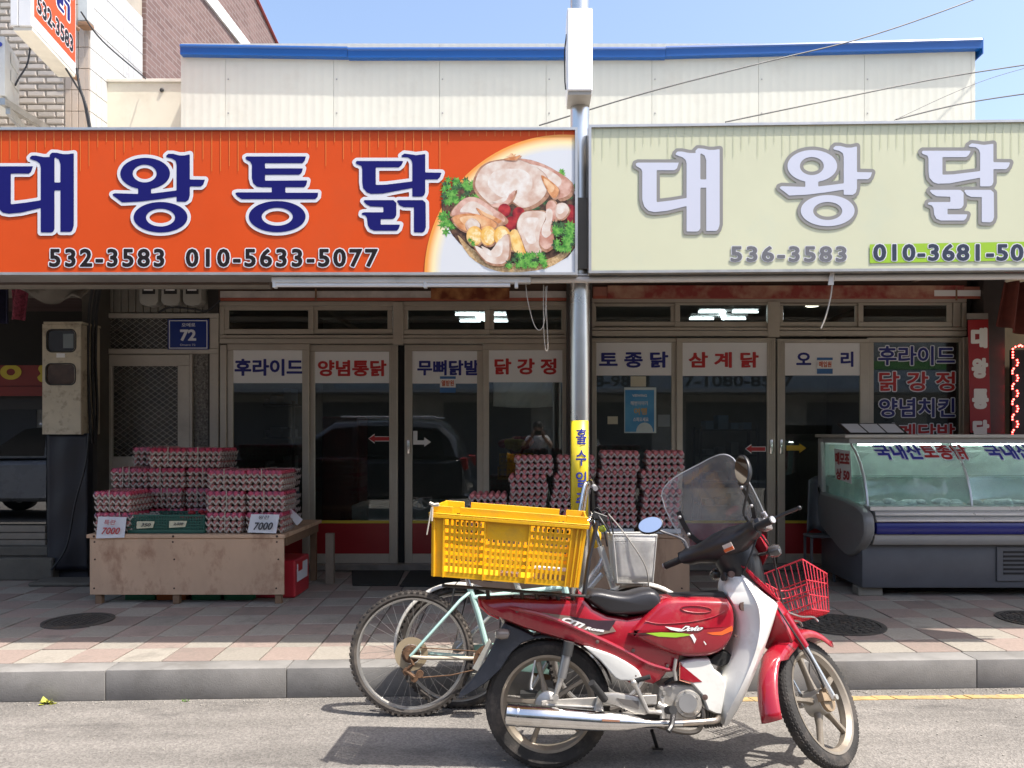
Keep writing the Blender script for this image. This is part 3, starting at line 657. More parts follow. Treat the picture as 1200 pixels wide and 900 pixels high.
for x, y in ((556, 272), (572, 272), (588, 272), (602, 278)):
    blob(ell(x, y+4, 9.5, 11.5, 18), org, 0); blob(ell(x+1.5, y+5, 6.5, 8.5, 16), food('print_orange_flesh', (.85, .55, .15), (.95, .8, .5), 60), 0)
blob([(606, 262), (612, 250), (625, 247), (640, 250), (634, 268), (632, 280), (634, 296), (620, 298), (613, 285), (608, 272)], skin, 4)
blob([(640, 240), (646, 235), (652, 240), (652, 256), (648, 276), (650, 284), (640, 292), (632, 284), (634, 268), (640, 256)], skin2, 4); blob([(652, 240), (662, 238), (667, 246), (660, 256), (652, 254)], skin)
blob([(556, 288), (570, 294), (576, 296), (590, 276), (596, 278), (596, 300), (588, 309), (570, 306)], skin); blob([(598, 272), (606, 270), (614, 290), (616, 300), (606, 300), (600, 288)], org)
leaves(596, 298, 640, 312, 22, (dkg, grn), 8); leaves(650, 262, 672, 292, 20, (dkg, grn), 9); leaves(548, 280, 556, 288, 3, (grn,), 5)
# cream sign
cm = M('sign_cream', (.66, .665, .47), .42, n=.05, ns=.9, dirt=(.57, .63, .50), da=.6, ds=.8, spec=.2)
S2 = signbox('shop_sign', 'wide cream shop sign with large white lettering outlined in grey, right of the pole', 690, 1420, 146, 137, 320, 315, cm)
mb = MB(); px = 697; random.seed(4)
while px < 1215:
    l = random.choice([22, 30, 38, 46, 56]); y0 = 147-(px-690)*.0123; mb.add([f1(px-.4, y0, .002), f1(px+.4, y0, .002), f1(px+.3, y0+l, .002), f1(px-.3, y0+l, .002)], [(3, 2, 1, 0)]); px += 9.6
mb.build('stripe_print', M('stripe_green', (.53, .55, .38), .4, n=0), S2, smooth=0, kind='stuff')
grey_p = M('print_grey', (.27, .26, .24), .4, n=0); white_p2 = M('print_lilac_white', (.62, .64, .73), .4, n=0)
brush('dae', 730, 160, f1, (grey_p, white_p2), S2); brush('wang', 903, 155.5, f1, (grey_p, white_p2), S2, sx=1.0, sy=1.02, grow=28); brush('dak', 1069, 153, f1, (grey_p, white_p2), S2, sx=1.03, sy=1.0, grow=28)
write('lettering', '536-3583', (856, 288.5, 992, 307), YS+.011, M('print_grey2', (.16, .16, .17), .4, n=0), S2, off=.03, outline=white_p, ow=.03, lift=.0028, spacing=1.2)
mb = MB(); mb.add([f1(1020, 286, .0025), f1(1215, 282.5, .0025), f1(1215, 304.5, .0025), f1(1020, 308, .0025)], [(3, 2, 1, 0)]); mb.build('number_band', M('print_lime', (.33, .55, .03), .4, n=0), S2, smooth=0)
write('lettering', '010-3681-50', (1023, 286, 1199, 306), YS+.011, M('print_slate', (.03, .04, .07), .4, n=0), S2, off=.035, outline=white_p, ow=.04, lift=.0035, spacing=1.15)
# ------------------------------------------------------------- canopy
dk = M('canopy_plywood', (.22, .15, .10), .8, n=.25, ns=3); steel = M('galvanised', (.42, .41, .39), .4, metal=.8, n=.15, ns=15)
t = thing('canopy', 'dark timber canopy with a pale light-bouncing roof sheet over the pavement behind the shop signs', 'canopy', (0, 6, 2.95))
mb = MB(); mb.loft([[Vector((x, 4.66, 2.94)), Vector((x, 4.66, 3.0)), Vector((x, 7.5, 3.16)), Vector((x, 7.5, 3.10))] for x in (-8.5, 9)]); mb.build('roof_sheet', M('bounce_sheet', (.62, .60, .55), .6), t)  # sheet kept pale so its underside bounces light beneath the canopy
for y in (4.75, 5.6, 6.4, 7.2):
    mb = MB(); mb.box(-8.5, 9, y, y+.05, 2.87+(y-4.66)*.056-.03, 2.93+(y-4.66)*.056); mb.build('beam', dk, t)
for x in [-7, -5.4, -3.9, -2.4, -.9, .62, 2.1, 3.6, 5.1, 6.6]:
    mb = MB(); mb.loft([[Vector((x, y, z)), Vector((x+.04, y, z)), Vector((x+.04, y, z-.05)), Vector((x, y, z-.05))] for y, z in ((4.7, 2.86), (7.4, 3.0))]); mb.build('rafter', dk, t)
# tubes under the signs
wp = M('white_tube', (.62, .60, .57), .35, n=.06, ns=6, dirt=(.4, .33, .25), da=.4)
mb = MB(); mb.tube([P(604, 328.5, 4.5), P(1420, 322, 4.5)], .019, 12); tag(mb.build('awning_tube', wp), 'long pale horizontal tube under the cream sign, with a rope knotted round it', 'tube')
mb = MB(); mb.tube([P(-190, 334, 4.95), P(318, 334, 4.95)], .028, 10); tag(mb.build('awning_tube', M('dull_tube', (.2, .18, .15), .5, metal=.3)), 'dull grey horizontal tube under the left half of the orange sign', 'tube')
mb = MB(); mb.tube([P(640, 323, 4.55), P(1420, 319, 4.55)], .009, 8); tag(mb.build('support_rod', steel), 'thin steel rod between the cream sign and the pale tube', 'rod')
t = thing('strip_light', 'unlit white fluorescent batten under the orange sign', 'strip light', tuple(P(470, 336, 4.47)))
mb = MB(); mb.pbox(318, 324, 622, 331, 4.46, .06); mb.build('housing', M('white_enamel', (.75, .75, .74), .3), t, bevel=.004)
mb = MB(); mb.tube([P(322, 334, 4.48), P(598, 334, 4.48)], .0125, 12); mb.build('lamp_tube', M('tube_glass', (.82, .83, .85), .12, n=.02), t)
for px in (321, 498, 605):
    mb = MB(); mb.pbox(px-2, 330.5, px+2, 337, 4.462, .04); mb.build('lamp_holder', M('white_enamel'), t, bevel=.003)
# pole with lamp box
chrome = M('stainless', (.68, .66, .63), .28, metal=1, n=.08, ns=3, rv=.05)
t = thing('pole', 'polished stainless pole standing between the two shop signs', 'pole', tuple(P(679.5, 700, 4.62)[:2])+(ZW,))
c = P(679.5, 600, 4.62)
mb = MB(); mb.tube([(c.x, c.y, ZW), (c.x, c.y, Z(340, 4.62))], .059, 28); mb.build('shaft', chrome, t)
mb = MB(); mb.tube([(c.x, c.y, Z(340, 4.62)), (c.x, c.y, 4.9)], .057, 28); mb.build('shaft', chrome, t)
mb = MB(); mb.tube([(c.x, c.y, Z(345, 4.62)), (c.x, c.y, Z(340, 4.62)+.0)], .0605, 28); mb.build('joint_ring', chrome, t)
mb = MB(); mb.lathe([(.06, 0), (.11, 0), (.1, .02), (.06, .03)], (c.x, c.y, ZW), n=24); mb.build('base_plate', steel, t)
for s_ in (-1, 1):
    mb = MB(); mb.tube([c+Vector((s_*.075-.01, -.02, 1.62)), c+Vector((s_*.075-.01, -.02, 2.3))], .012, 8); mb.build('conduit', steel, t)
mb = MB(); mb.box(c.x-.055, c.x+.055, c.y-.075, c.y-.02, Z(236, 4.62)-.42, Z(236, 4.62)); mb.build('bracket', M('dull_tube'), t)
t = thing('lamp_box', 'glossy white rectangular box clamped to the pole above the signs', 'lamp box', tuple(P(679, 118, 4.52)))
a = P(664.5, 106, 4.42); b_ = P(694.5, 9, 4.42)
mb = MB(); mb.box(a.x, b_.x, 4.42, 4.64, a.z, b_.z); mb.build('box', M('white_box', (.9, .9, .9), .4, n=0), t, bevel=.006)
mb = MB(); mb.box(a.x+.006, b_.x-.006, 4.43, 4.63, a.z-.02, a.z-.001); mb.build('base', M('box_base', (.4, .37, .32), .5), t)
mb = MB(); mb.tube([P(663, 105, 4.5), P(662, 96, 4.5), P(661.5, 60, 4.5), P(664, 40, 4.5)], .004, 6); mb.build('wire', M('dark_rubber'), t)
# yellow sticker wrapped on the pole
def wrap(u, v, e=.001, x0=-.062, x1=.05, z0=Z(610, 4.62), z1=Z(493, 4.62)):
    s_ = x0+(x1-x0)*u; a = s_/.059*1.05; r = .0605+e
    return Vector((c.x+r*math.sin(a), c.y-r*math.cos(a), z0+(z1-z0)*v))
t = thing('notice_sticker', 'yellow notice wrapped around the pole with blue upright lettering', 'sticker', tuple(wrap(.5, 0)))
mb = MB(); mb.grid(lambda u, v: wrap(u, v), 10, 1); o = mb.build('sheet', M('sticker_yellow', (.78, .60, .03), .4, n=.04), t, recalc=False, solid=.001)
sb = M('sticker_blue', (.03, .05, .35), .4, n=0)
for i, ch in enumerate('홀수일주차'):
    d = text2d(ch, .018); v1 = .93-.212*i
    lay('lettering', d, lambda u, v, v1=v1: wrap(.34+.52*u, v1-.165+.155*v, .0048), sb, t)
# ------------------------------------------------------------- overhead cables
cab = M('cable_black', (.02, .02, .022), .6)
def cable(pts, r, label, n=8):
    mb = MB(); mb.tube(curve_pts(pts, n), r, 5); tag(mb.build('cable', cab), label, 'cable')
cable([P(632, 147, 6), P(760, 108, 6.3), P(900, 72, 6.6), P(1020, 42, 6.9), P(1145, -2, 7.2), P(1260, -50, 7.4)], .006, 'thick overhead cable rising from the orange sign across the blue eave')
cable([P(850, 143, 6.4), P(980, 116, 6.6), P(1100, 92, 6.8), P(1215, 74, 7)], .006, 'overhead cable crossing the right half of the panel wall')
cable([P(1050, 140, 6.2), P(1130, 121, 6.5), P(1215, 108, 6.8)], .006, 'lowest overhead cable at the right end of the cream sign')
cable([P(1048, 141, 6.8), P(1110, 112, 7), P(1160, 92, 7.2), P(1215, 76, 7.4)], .0025, 'very thin overhead wire crossing the right corner of the roof')
cable([P(95, 14, 6.2), P(120, 48, 6.6), P(166, 88, 7.6), P(170, 92, 7.8)], .007, 'dark cable running from the projecting sign down to the parapet')
cable([P(77, 80, 6.8), P(88, 98, 6.9), P(97, 115, 6.9), P(104, 150, 6.9)], .009, 'black cable hanging below the projecting sign, left of its pair')
cable([P(90, 80, 6.8), P(93, 100, 6.8), P(101, 125, 6.8), P(106, 150, 6.8)], .011, 'thicker black cable hanging below the projecting sign, right of its pair')
cable([P(36, 52, 7.2), P(32, 75, 7.2), P(22, 92, 7.1), P(18, 100, 7.0)], .008, 'black cable looping to the outdoor air conditioner unit')
# ropes hanging from the tube
rope = M('rope', (.42, .38, .32), .8)
for pts, lb in (([P(616, 330, 4.5), P(618, 350, 4.5), P(625, 378, 4.5), P(632, 387, 4.5), P(638, 376, 4.5), P(641, 335, 4.5)], 'looped cord hanging below the right end of the strip light'),
                ([P(637, 334, 4.52), P(637, 380, 4.52), P(639, 408, 4.52), P(642, 408, 4.52), P(641, 380, 4.52), P(639, 336, 4.52)], 'long narrow cord loop hanging beside the pole'),
                ([P(976, 322, 4.47), P(974, 345, 4.47), P(968, 370, 4.47), P(962, 385, 4.47)], 'frayed white string end hanging from the pale tube before the right doors')):
    mb = MB(); mb.tube(curve_pts(pts, 5), .0045 if 'string' in lb else .0025, 5); tag(mb.build('cord', rope), lb, 'cord')
mb = MB()
for i in range(5): mb.tube([P(971+i*1.3, 334, 4.465), P(972+i, 326, 4.46), P(974+i*.8, 317, 4.47)], .004, 5)
for i in range(4): mb.lathe([(.022, -.003), (.025, 0), (.022, .003)], P(972+i*1.6, 325.5, 4.5), (1, 0, 0), 14, )
tag(mb.build('rope_knot', M('rope_white', (.7, .68, .64), .8)), 'white cord knotted round the pale tube', 'knot')
# projecting sign, AC unit
A = P(0, 0, 0)
sgn_x0, sgn_x1 = 0, 0
pm = M('enamel_white2', (.66, .66, .66), .4, n=.04)
# a box sign at right angles to the wall: near (front) edge and far (wall) edge
n0 = P(12, 30, 6.2); n1 = P(37, 30, 6.2)
c0 = Vector((X(37, 6.2), 6.2, 0)); f_ = Vector((X(89, 7.05), 7.05, 0)); n_ = Vector((X(12, 6.2), 6.2, 0))
zb, zt = Z(30, 6.2), 6.4
t = thing('projecting_sign', 'white framed orange sign box projecting from the tiled wall at the top left', 'sign', ((c0.x+n_.x)/2, 6.6, zb))
w_ = n_-c0; dd = f_-c0
def bx(a0, a1, b0, b1, z0, z1, nm, mat, **k):
    mb = MB(); pts = [c0+w_*a+dd*b for a, b in ((a0, b0), (a0, b1), (a1, b1), (a1, b0))]
    mb.loft([[p+Vector((0, 0, z)) for p in pts] for z in (z0, z1)]); return mb.build(nm, mat, t, **k)
bx(0, .62, 0, 1, zb, zt, 'cabinet', pm, bevel=.004); bx(.64, 1, 0, 1, zb+.003, zt, 'cabinet', pm, bevel=.004); bx(.02, .9, .02, .98, zb-.03, zb-.002, 'base', M('cap_metal'))
bx(-.012, -.002, .05, .98, zb+.1, zt, 'face', om)
def fs(u, v, e, z0, z1, b0, b1): return c0+w_*(-.014-e*4)+dd*(b0+(b1-b0)*u)+Vector((0, 0, z0+(z1-z0)*v))
for nm, d, e, m_ in (('lettering_outline', text2d('532-3583', .075), .001, white_p), ('lettering', text2d('532-3583', .035), .003, black_p)):
    lay(nm, d, lambda u, v: fs(u, v, e, zb+.16, zb+.31, .1, .92), m_, t, ref=text2d('532-3583', .035))
for nm, g, m_, e in (('lettering_outline', 27, white_p, .001), ('lettering', 0.0, blue_p, .003)):
    vs, fcs = glyph('dak', g); mb = MB(); mb.add([fs((x-20)/900, 1-(y-60)/760, e, zb+.36, zb+.8, .42, 1.02) for x, y in vs], fcs); mb.build(nm, m_, t, smooth=0, recalc=False)
for nm, g, m_, e in (('lettering_outline', 27, white_p, .001), ('lettering', 0.0, blue_p, .003)):
    vs, fcs = glyph('tong', g); mb = MB(); mb.add([fs((x-20)/900, 1-(y-60)/760, e, zb+.46, zb+.94, .0, .56) for x, y in vs], fcs); mb.build(nm, m_, t, smooth=0, recalc=False)
mb = MB(); p = c0+w_*.55+dd; mb.tube([p+Vector((0, 0, zb+.03)), p+Vector((.02, .16, zb+.03))], .02, 8); mb.tube([p+Vector((0, 0, zb+.5)), p+Vector((.02, .16, zb+.5))], .02, 8); mb.build('bracket', M('rust', (.25, .14, .08), .8), t)
# junction box behind the sign
t = thing('junction_box', 'small grey electrical box on the corner tiles right of the projecting sign', 'electrical box', tuple(P(98, 30, 7.4)))
mb = MB(); mb.pbox(91, -5, 103, 24, 7.42, .11); mb.build('box', M('grey_box', (.5, .53, .53), .5), t, bevel=.006); mb = MB(); mb.pbox(90, 24.5, 104, 30, 7.41, .1); mb.build('bracket', M('rust'), t, bevel=.01)
t = thing('air_conditioner', 'white outdoor air conditioner unit on a slotted bracket at the left edge', 'air conditioner', tuple(P(0, 120, 7.2)))
q0 = P(6, 40, 6.75); zt_, zb_ = Z(42, 6.75), Z(112, 6.75)
mb = MB(); mb.loft([[Vector((x, y, z)) for x, y in ((q0.x-.8, 6.75), (q0.x, 6.75), (X(23, 7.2), 7.2), (X(23, 7.2)-.8, 7.2))] for z in (zb_, zt_)]); mb.build('case', M('ac_white', (.62, .62, .6), .45, n=.05, dirt=(.4, .3, .2), da=.4), t, bevel=.012, seg=2)
mb = MB(); mb.lathe([(.0, 0), (.02, 0), (.02, .003), (0, .003)], P(0, 52, 6.745), (0, -1, 0), 16); mb.build('badge', sb, t)
hd = (Vector((X(23, 7.2), 7.2, 0))-Vector((q0.x, 6.75, 0)))
for (a0, a1, z0, z1) in ((.35, .85, .36, .46), (.35, .9, .2, .3)):
    mb = MB(); pts = [Vector((q0.x, 6.75, 0))+hd*a for a in (a0, a1)]; o_ = Vector((.012, -.004, 0)); mb.loft([[pts[0]+Vector((0, 0, z)), pts[1]+Vector((0, 0, z)), pts[1]+o_+Vector((0, 0, z)), pts[0]+o_+Vector((0, 0, z))] for z in (zb_+z0, zb_+z1)]); mb.build('handle', M('ac_white'), t, bevel=.004)
mb = MB()
for k in range(2):
    a = P(-4, 108, 6.8) if k == 0 else P(24, 142, 7.45); 
z1_ = zb_-.02; mb.loft([[Vector((q0.x-.05, y, z)), Vector((q0.x-.0, y, z)), Vector((q0.x-.0, y, z-.06)), Vector((q0.x-.05, y, z-.06))] for y, z in ((6.75, z1_), (7.5, z1_-.0))])
mb.loft([[Vector((q0.x-.03, y, z)), Vector((q0.x+.01, y, z)), Vector((q0.x+.01, y, z-.06)), Vector((q0.x-.03, y, z-.06))] for y, z in ((6.8, z1_-.06), (7.5, z1_-.34))])
mb.build('bracket', steel, t)
# ============================================================= shop front
YF = 7.4
alf = M('door_aluminium', (.50, .45, .37), .38, metal=.35, n=.06, ns=8, rv=.06)
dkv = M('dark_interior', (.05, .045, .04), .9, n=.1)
gl = glass('window_glass', (.78, .82, .80), 1.75, 0.0, .012, (.45, .47, .45))
white_pl = M('menu_white', (.82, .82, .80), .45, n=.02); navy = M('letter_navy', (.015, .02, .19), .45, n=0); red_l = M('letter_red', (.48, .02, .02), .45, n=0)
redp = M('panel_red', (.28, .015, .018), .35, n=.1, ns=3); yel = M('strip_yellow', (.55, .42, .04), .4, n=.05)
SH = thing('shop_building', 'shop front of sliding aluminium doors with white menu boards', 'shop', (0, 8.9, ZW))
xl, xr = X(256, YF), X(1133, YF)
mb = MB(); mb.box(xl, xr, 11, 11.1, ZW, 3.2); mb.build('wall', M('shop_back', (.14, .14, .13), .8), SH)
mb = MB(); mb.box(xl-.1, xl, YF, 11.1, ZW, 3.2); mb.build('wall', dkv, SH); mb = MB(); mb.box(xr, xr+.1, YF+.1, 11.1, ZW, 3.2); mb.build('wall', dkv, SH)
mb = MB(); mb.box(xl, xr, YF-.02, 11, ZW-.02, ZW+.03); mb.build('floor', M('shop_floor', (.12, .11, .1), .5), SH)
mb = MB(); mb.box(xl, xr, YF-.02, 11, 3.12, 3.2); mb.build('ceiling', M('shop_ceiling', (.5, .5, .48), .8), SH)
mb = MB(); mb.box(xl, xr, YF+.0, YF+.12, Z(355, YF), 3.12); mb.build('wall', M('lintel_brown', (.09, .05, .035), .8), SH)
mb = MB(); mb.pbox(256, 661.5, 1133, 668.8, YF-.05, .2); mb.build('sill', M('sill_metal', (.26, .23, .2), .5, metal=.4, dirt=(.1, .09, .08), da=.6), SH, bevel=.005)
# old banner strip above the doors
for x0, x1, y0, y1, k, tone in ((258, 665, 341, 352, 0, (.55, .5, .46)), (695, 1160, 336, 350, 1, (.42, .17, .12))):
    mb = MB(); mb.pbox(x0, y0, x1, y1, YF-.03, .012); mb.build('banner_strip', M('banner_a%d' % k, tone, .6, n=.25, ns=5), SH)
mb = MB(); mb.pbox(258, 349, 665, 352.5, YF-.036, .005); mb.pbox(695, 346.5, 1160, 350, YF-.036, .005); mb.build('banner_edge', M('banner_red', (.4, .1, .06), .6, n=.1), SH)
mb = MB(); mb.pbox(505, 337.5, 597, 351, YF-.04, .006); mb.build('banner_picture', food('banner_photo', (.16, .03, .01), (.5, .22, .08), 8), SH)
mb = MB(); mb.pbox(712, 334.5, 1130, 349, YF-.042, .006); mb.build('banner_picture', food('banner_photo2', (.3, .05, .04), (.5, .3, .2), 7), SH)
mb = MB(); mb.pbox(1095, 340, 1158, 347, YF-.046, .003); mb.build('banner_picture', white_pl, SH)
for px in (369, 1120):
    mb = MB(); mb.pbox(px, 338, px+2, 352, YF-.05, .006); mb.build('strap', M('rust'), SH)
# header rails and transoms
def frame(boxes, Y, d=.05, name='frame', mat=alf, par=SH, bevel=.004):
    mb = MB()
    for b_ in boxes: mb.pbox(*b_, Y, d)
    return mb.build(name, mat, par, bevel=bevel)
def bay(x0, x1, yt, yh, yd, tr):
    frame([(x0, yt, x1, yt+5.5)], YF-.005, .06, 'head_rail'); frame([(x0, yh, x1, yh+3.4)], YF-.012, .07, 'header_rail'); frame([(x0, yh+4, x1, yh+10)], YF-.02, .08, 'header_rail')
    frame([(x0, yt+5.7, x0+5.5, yh-.2)], YF-.004, .06, 'post'); frame([(x1-5.5, yt+5.7, x1, yh-.2)], YF-.004, .06, 'post')
    for (a, b_, y0, y1, lay_) in tr:
        Yt = YF+.006 if lay_ else YF+.03
        o = frame([(a, y0, b_, y0+5), (a, y1-6, b_, y1), (a, y0+5.1, a+6, y1-6.1), (b_-6, y0+5.1, b_, y1-6.1)], Yt, .024, 'window')
        mb = MB(); mb.pbox(a+6, y0+5, b_-6, y1-6, Yt+.012, .004); mb.build('pane', gl, o)
bay(257, 667, 353, 392.5, 404, [(262, 367, 358.5, 391.5, 1), (366, 460, 358.5, 391.5, 0), (472, 574, 358.5, 392, 1), (573, 664, 358, 392, 0)])
bay(691, 1133, 349, 383.5, 395, [(692.5, 792, 354, 382.7, 0), (791, 908, 352.5, 383, 1), (912, 1008, 353, 383, 0), (1006, 1116, 352.5, 383, 1)])
frame([(460.5, 354, 472, 404)], YF-.03, .06, 'post'); frame([(900, 353, 914, 395)], YF-.026, .06, 'post'); frame([(1117, 353, 1126, 383)], YF-.0, .06, 'post')
frame([(257.5, 404, 265, 661)], YF-.018, .09, 'post'); frame([(1129, 395, 1136.5, 661)], YF-.018, .09, 'post')
# column behind the pole
mb = MB(); mb.box(X(664, 7.3), X(694, 7.3), 7.3, 7.52, ZW, 3.12); mb.build('column', M('column_dark', (.06, .05, .045), .5, n=.2), SH, bevel=.006)
# leaves: (x0,x1,front?, sign box, text, colour, text box, label)
leaves_ = [(266, 362, 1, (268, 410.5, 360, 449), '후라이드', navy, (275, 420.5, 355.5, 440.5), 403),
 (361, 466, 0, (369.5, 412, 458, 449), '양념통닭', red_l, (372.5, 422, 453, 441), 404),
 (474, 569, 0, (483, 411.5, 566, 449.5), '무뼈닭발', navy, (489, 422, 561.3, 440), 404),
 (566, 667, 1, (574.5, 410.5, 661.5, 448), '닭 강 정', red_l, (579.5, 420, 652, 439), 403),
 (692, 795, 0, (696, 401.5, 791, 440), '토 종 닭', navy, (702, 412, 783, 431), 396),
 (793, 909, 1, (800, 401.5, 897, 440.5), '삼 계 닭', red_l, (807, 412.5, 889, 431), 396),
 (911, 1018, 1, (919, 402, 1015.5, 440), '오      리', navy, (933, 412, 1000, 430), 397)]
lbl = ['leftmost door leaf of the shop, behind the first egg table', 'door leaf with a red arrow sticker', 'door leaf with a white arrow sticker', 'door leaf left of the pole', 'door leaf right of the pole with a blue poster', 'door leaf with a red arrow behind the scooter windscreen', 'door leaf with a yellow arrow beside the fridge']
for i, (x0, x1, fr, sb_, s_, colr, tb, yt) in enumerate(leaves_):
    Yd = YF+.0 if fr else YF+.034; sw = 7.5
    swl = 7 if i not in (1, 5) else 7; swr = 8 if i in (0, 3, 4) else 10
    if i in (2, 6): swl = 9
    if i == 1: swl = 8
    o = frame([(x0, yt, x1, sb_[1]-.3), (x0, sb_[1]-.2, x0+swl, 660.5), (x1-swr, sb_[1]-.2, x1, 660.5), (x0+swl+.1, 649, x1-swr-.1, 660.5)], Yd, .03, 'door')
    o['label'] = lbl[i]
    if i in (1, 2, 5, 6):      # ribbed meeting stiles
        xa = x1-swr if i in (1, 5) else x0
        mb = MB()
        for k in range(4): mb.pbox(xa+.6+k*2.4, yt+2, xa+1.8+k*2.4, 660, Yd-.006, .006)
        mb.build('stile_rib', alf, o, bevel=.001)
        if i != 1:
            mb = MB(); hx = {2: 478.5, 5: 904, 6: 915.5}[i]; mb.pbox(hx-1.6, 515, hx+1.6, 532, Yd-.016, .01); mb.build('handle', M('handle_chrome', (.7, .68, .64), .2, metal=.9), o, bevel=.004, seg=2)
    gx0, gx1 = x0+swl, x1-swr
    mb = MB(); mb.pbox(gx0, sb_[3], gx1, 610, Yd+.012, .005); mb.build('glass', gl, o)
    mb = MB(); mb.pbox(gx0, 613.3, gx1, 648.8, Yd+.010, .01); mb.build('kick_panel', redp, o)
    mb = MB(); mb.pbox(gx0, 610, gx1, 613.2, Yd+.006, .012); mb.build('strip', yel, o)
    mb = MB(); mb.pbox(gx0-.2, sb_[1], gx1+.2, sb_[3], Yd+.008, .006); mb.build('menu_board', white_pl, o)
    mb = MB(); vs, fcs = fit(text2d(s_, .035))
    write('lettering', s_, tb, Yd+.008, colr, o, off=.035, lift=.003)
    def arrow(pts, mat, out):
        for nm, m_, e, g in (('arrow_border', white_pl, .002, 1), ('arrow', mat, .004, 0)):
            cx = sum(p[0] for p in pts)/len(pts); cy = sum(p[1] for p in pts)/len(pts)
            q = [(cx+(p[0]-cx)*(1+.06*g)+(0), cy+(p[1]-cy)*(1+.3*g)) for p in pts] if out else pts
            if not out and g: continue
            mb = MB(); mb.add([Vector((X(a, Yd), Yd+.010-e, Z(b_, Yd))) for a, b_ in q], [tuple(range(len(q)))]); mb.build(nm, m_, o, smooth=0)
    if i == 1: arrow([(432, 514), (439, 509.5), (439, 512), (457, 512), (457, 516.5), (439, 516.5), (439, 518.5)], red_l, 1)
    if i == 2:
        arrow([(484, 505), (489, 505), (489, 516), (497, 516), (497, 512.5), (505, 518), (497, 523.5), (497, 521), (484, 521)], white_pl, 0)
    if i == 5: arrow([(874, 526), (881, 521.5), (881, 524), (897, 524), (897, 528.5), (881, 528.5), (881, 530.5)], red_l, 1)
    if i == 6: arrow([(945, 525), (937, 519.5), (937, 522), (922, 522), (922, 528), (937, 528), (937, 531)], M('arrow_yellow', (.6, .4, .03), .4), 0)
    if i in (2, 6):   # small stickers
        a, b_ = (515.5, 441) if i == 2 else (957.5, 419)
        for (y0, y1, m_, e) in ((0, 19, M('sticker_blue2', (.05, .16, .38), .4), .0045), (3, 13, white_pl, .006)):
            mb = MB(); mb.add([Vector((X(a+dx, Yd), Yd+.008-e, Z(b_+dy, Yd))) for dx, dy in ((0, y0), (18.5, y0), (18.5, y1), (0, y1))], [(3, 2, 1, 0)]); mb.build('sticker', m_, o, smooth=0)
        write('lettering', '열받원' if i == 2 else '매입원', (a+2, b_+4.5, a+16.5, b_+11.5), Yd+.008, M('letter_orange', (.6, .1, .02), .4), o, off=.03, lift=.0075)
frame([(466.6, 404, 473.6, 660)], YF+.07, .01, 'gap_shade', M('gap_black', (.01, .01, .01), .8))  # black strip stands in for the shade in the gap between leaves
# last panel with big lettering on the glass
o = frame([(1017, 395.5, 1133, 401), (1017, 401.2, 1024, 660.5), (1124.5, 401.2, 1129, 660.5), (1024.2, 640, 1124.4, 660.5)], YF+.034, .03, 'door'); o['label'] = 'fixed glass panel with outlined blue and red lettering above the fridge'
mb = MB(); mb.pbox(1024, 401, 1124.5, 640, YF+.046, .005); mb.build('glass', gl, o)
mb = MB(); mb.pbox(1024, 401, 1124.5, 510, YF+.06, .004); mb.build('film', M('film_dark', (.045, .05, .06), .3), o)
Yq = YF+.044
for s_, tb, cc_ in (('후라이드', (1029, 405.5, 1119, 428), navy), ('닭 강 정', (1030, 435.5, 1119, 458.5), red_l), ('양념치킨', (1030, 466.5, 1119, 489), navy), ('삼계닭발', (1030, 496.5, 1119, 519), red_l)):
    write('lettering', s_, tb, Yq, cc_, o, off=.025, outline=M('letter_white', (.75, .77, .82), .4, n=0), ow=.045, lift=.001)
# things behind / on the glass
def pin(name, label, cat, px0, py0, px1, py1, Y, mat, d=.002, group=None):
    mb = MB(); mb.pbox(px0, py0, px1, py1, Y, d); return tag(mb.build(name, mat, smooth=0), label, cat, group)
t = thing('poster', 'blue poster of a seaside scene taped behind the glass right of the pole', 'poster', tuple(P(751, 508, YF+.055)))
mb = MB(); mb.pbox(731.5, 454, 769, 507.5, YF+.038, .002); mb.build('border', M('poster_pale', (.6, .68, .66), .5), t)
mb = MB(); mb.pbox(732.5, 457, 766.5, 506, YF+.0365, .001); mb.build('print', food('poster_blue', (.03, .22, .5), (.12, .40, .62), 3), t)
for s_, bxx, m_ in (('VIEWING', (741, 462, 758, 465), white_pl), ('해변이야기', (739, 470, 759, 475), white_pl), ('여행', (743, 478, 758, 486), M('letter_gold', (.6, .35, .05), .4)), ('스파오세요', (742, 489, 760, 494), white_pl)):
    write('lettering', s_, bxx, YF+.0365, m_, t, off=.02, lift=.0015)
mb = MB(); pp = [(756+10*math.cos(a), 506-11*math.sin(a)) for a in [math.pi*i/10 for i in range(11)]]; mb.add([Vector((X(a, YF), YF+.035, Z(b_, YF))) for a, b_ in pp], [tuple(range(11))]); mb.build('emblem', M('poster_pale'), t, smooth=0)
pin('note', 'small torn cream note taped above the blue poster', 'note', 739, 441, 757, 453, YF+.04, M('note_cream', (.6, .57, .42), .6, n=.08))
pin('note', 'small cream card stuck inside the glass left of the blue poster', 'note', 712, 488, 724, 497, YF+.04, M('note_cream'))
pin('paper', 'grey paper sheet fixed below and right of the blue poster', 'paper', 771, 486, 785, 500, YF+.042, M('paper_grey', (.2, .24, .25), .6))
# hanging cloth
mb = MB(); Yc = 7.475
def cl(u, v):
    s_ = 578+70*u; y = 447+29*v+2*math.sin(u*3)*v; return Vector((X(s_, Yc), Yc+.012*math.sin(u*14+v*5)*(.3+v)+.007*math.sin(u*31+v*9), Z(y, Yc)))
mb.grid(cl, 40, 12); tag(mb.build('hanging_cloth', M('cloth_grey', (.85, .86, .9), .8, n=.03), recalc=False, solid=.003), 'crumpled pale cloth hanging inside the glass left of the pole', 'cloth')
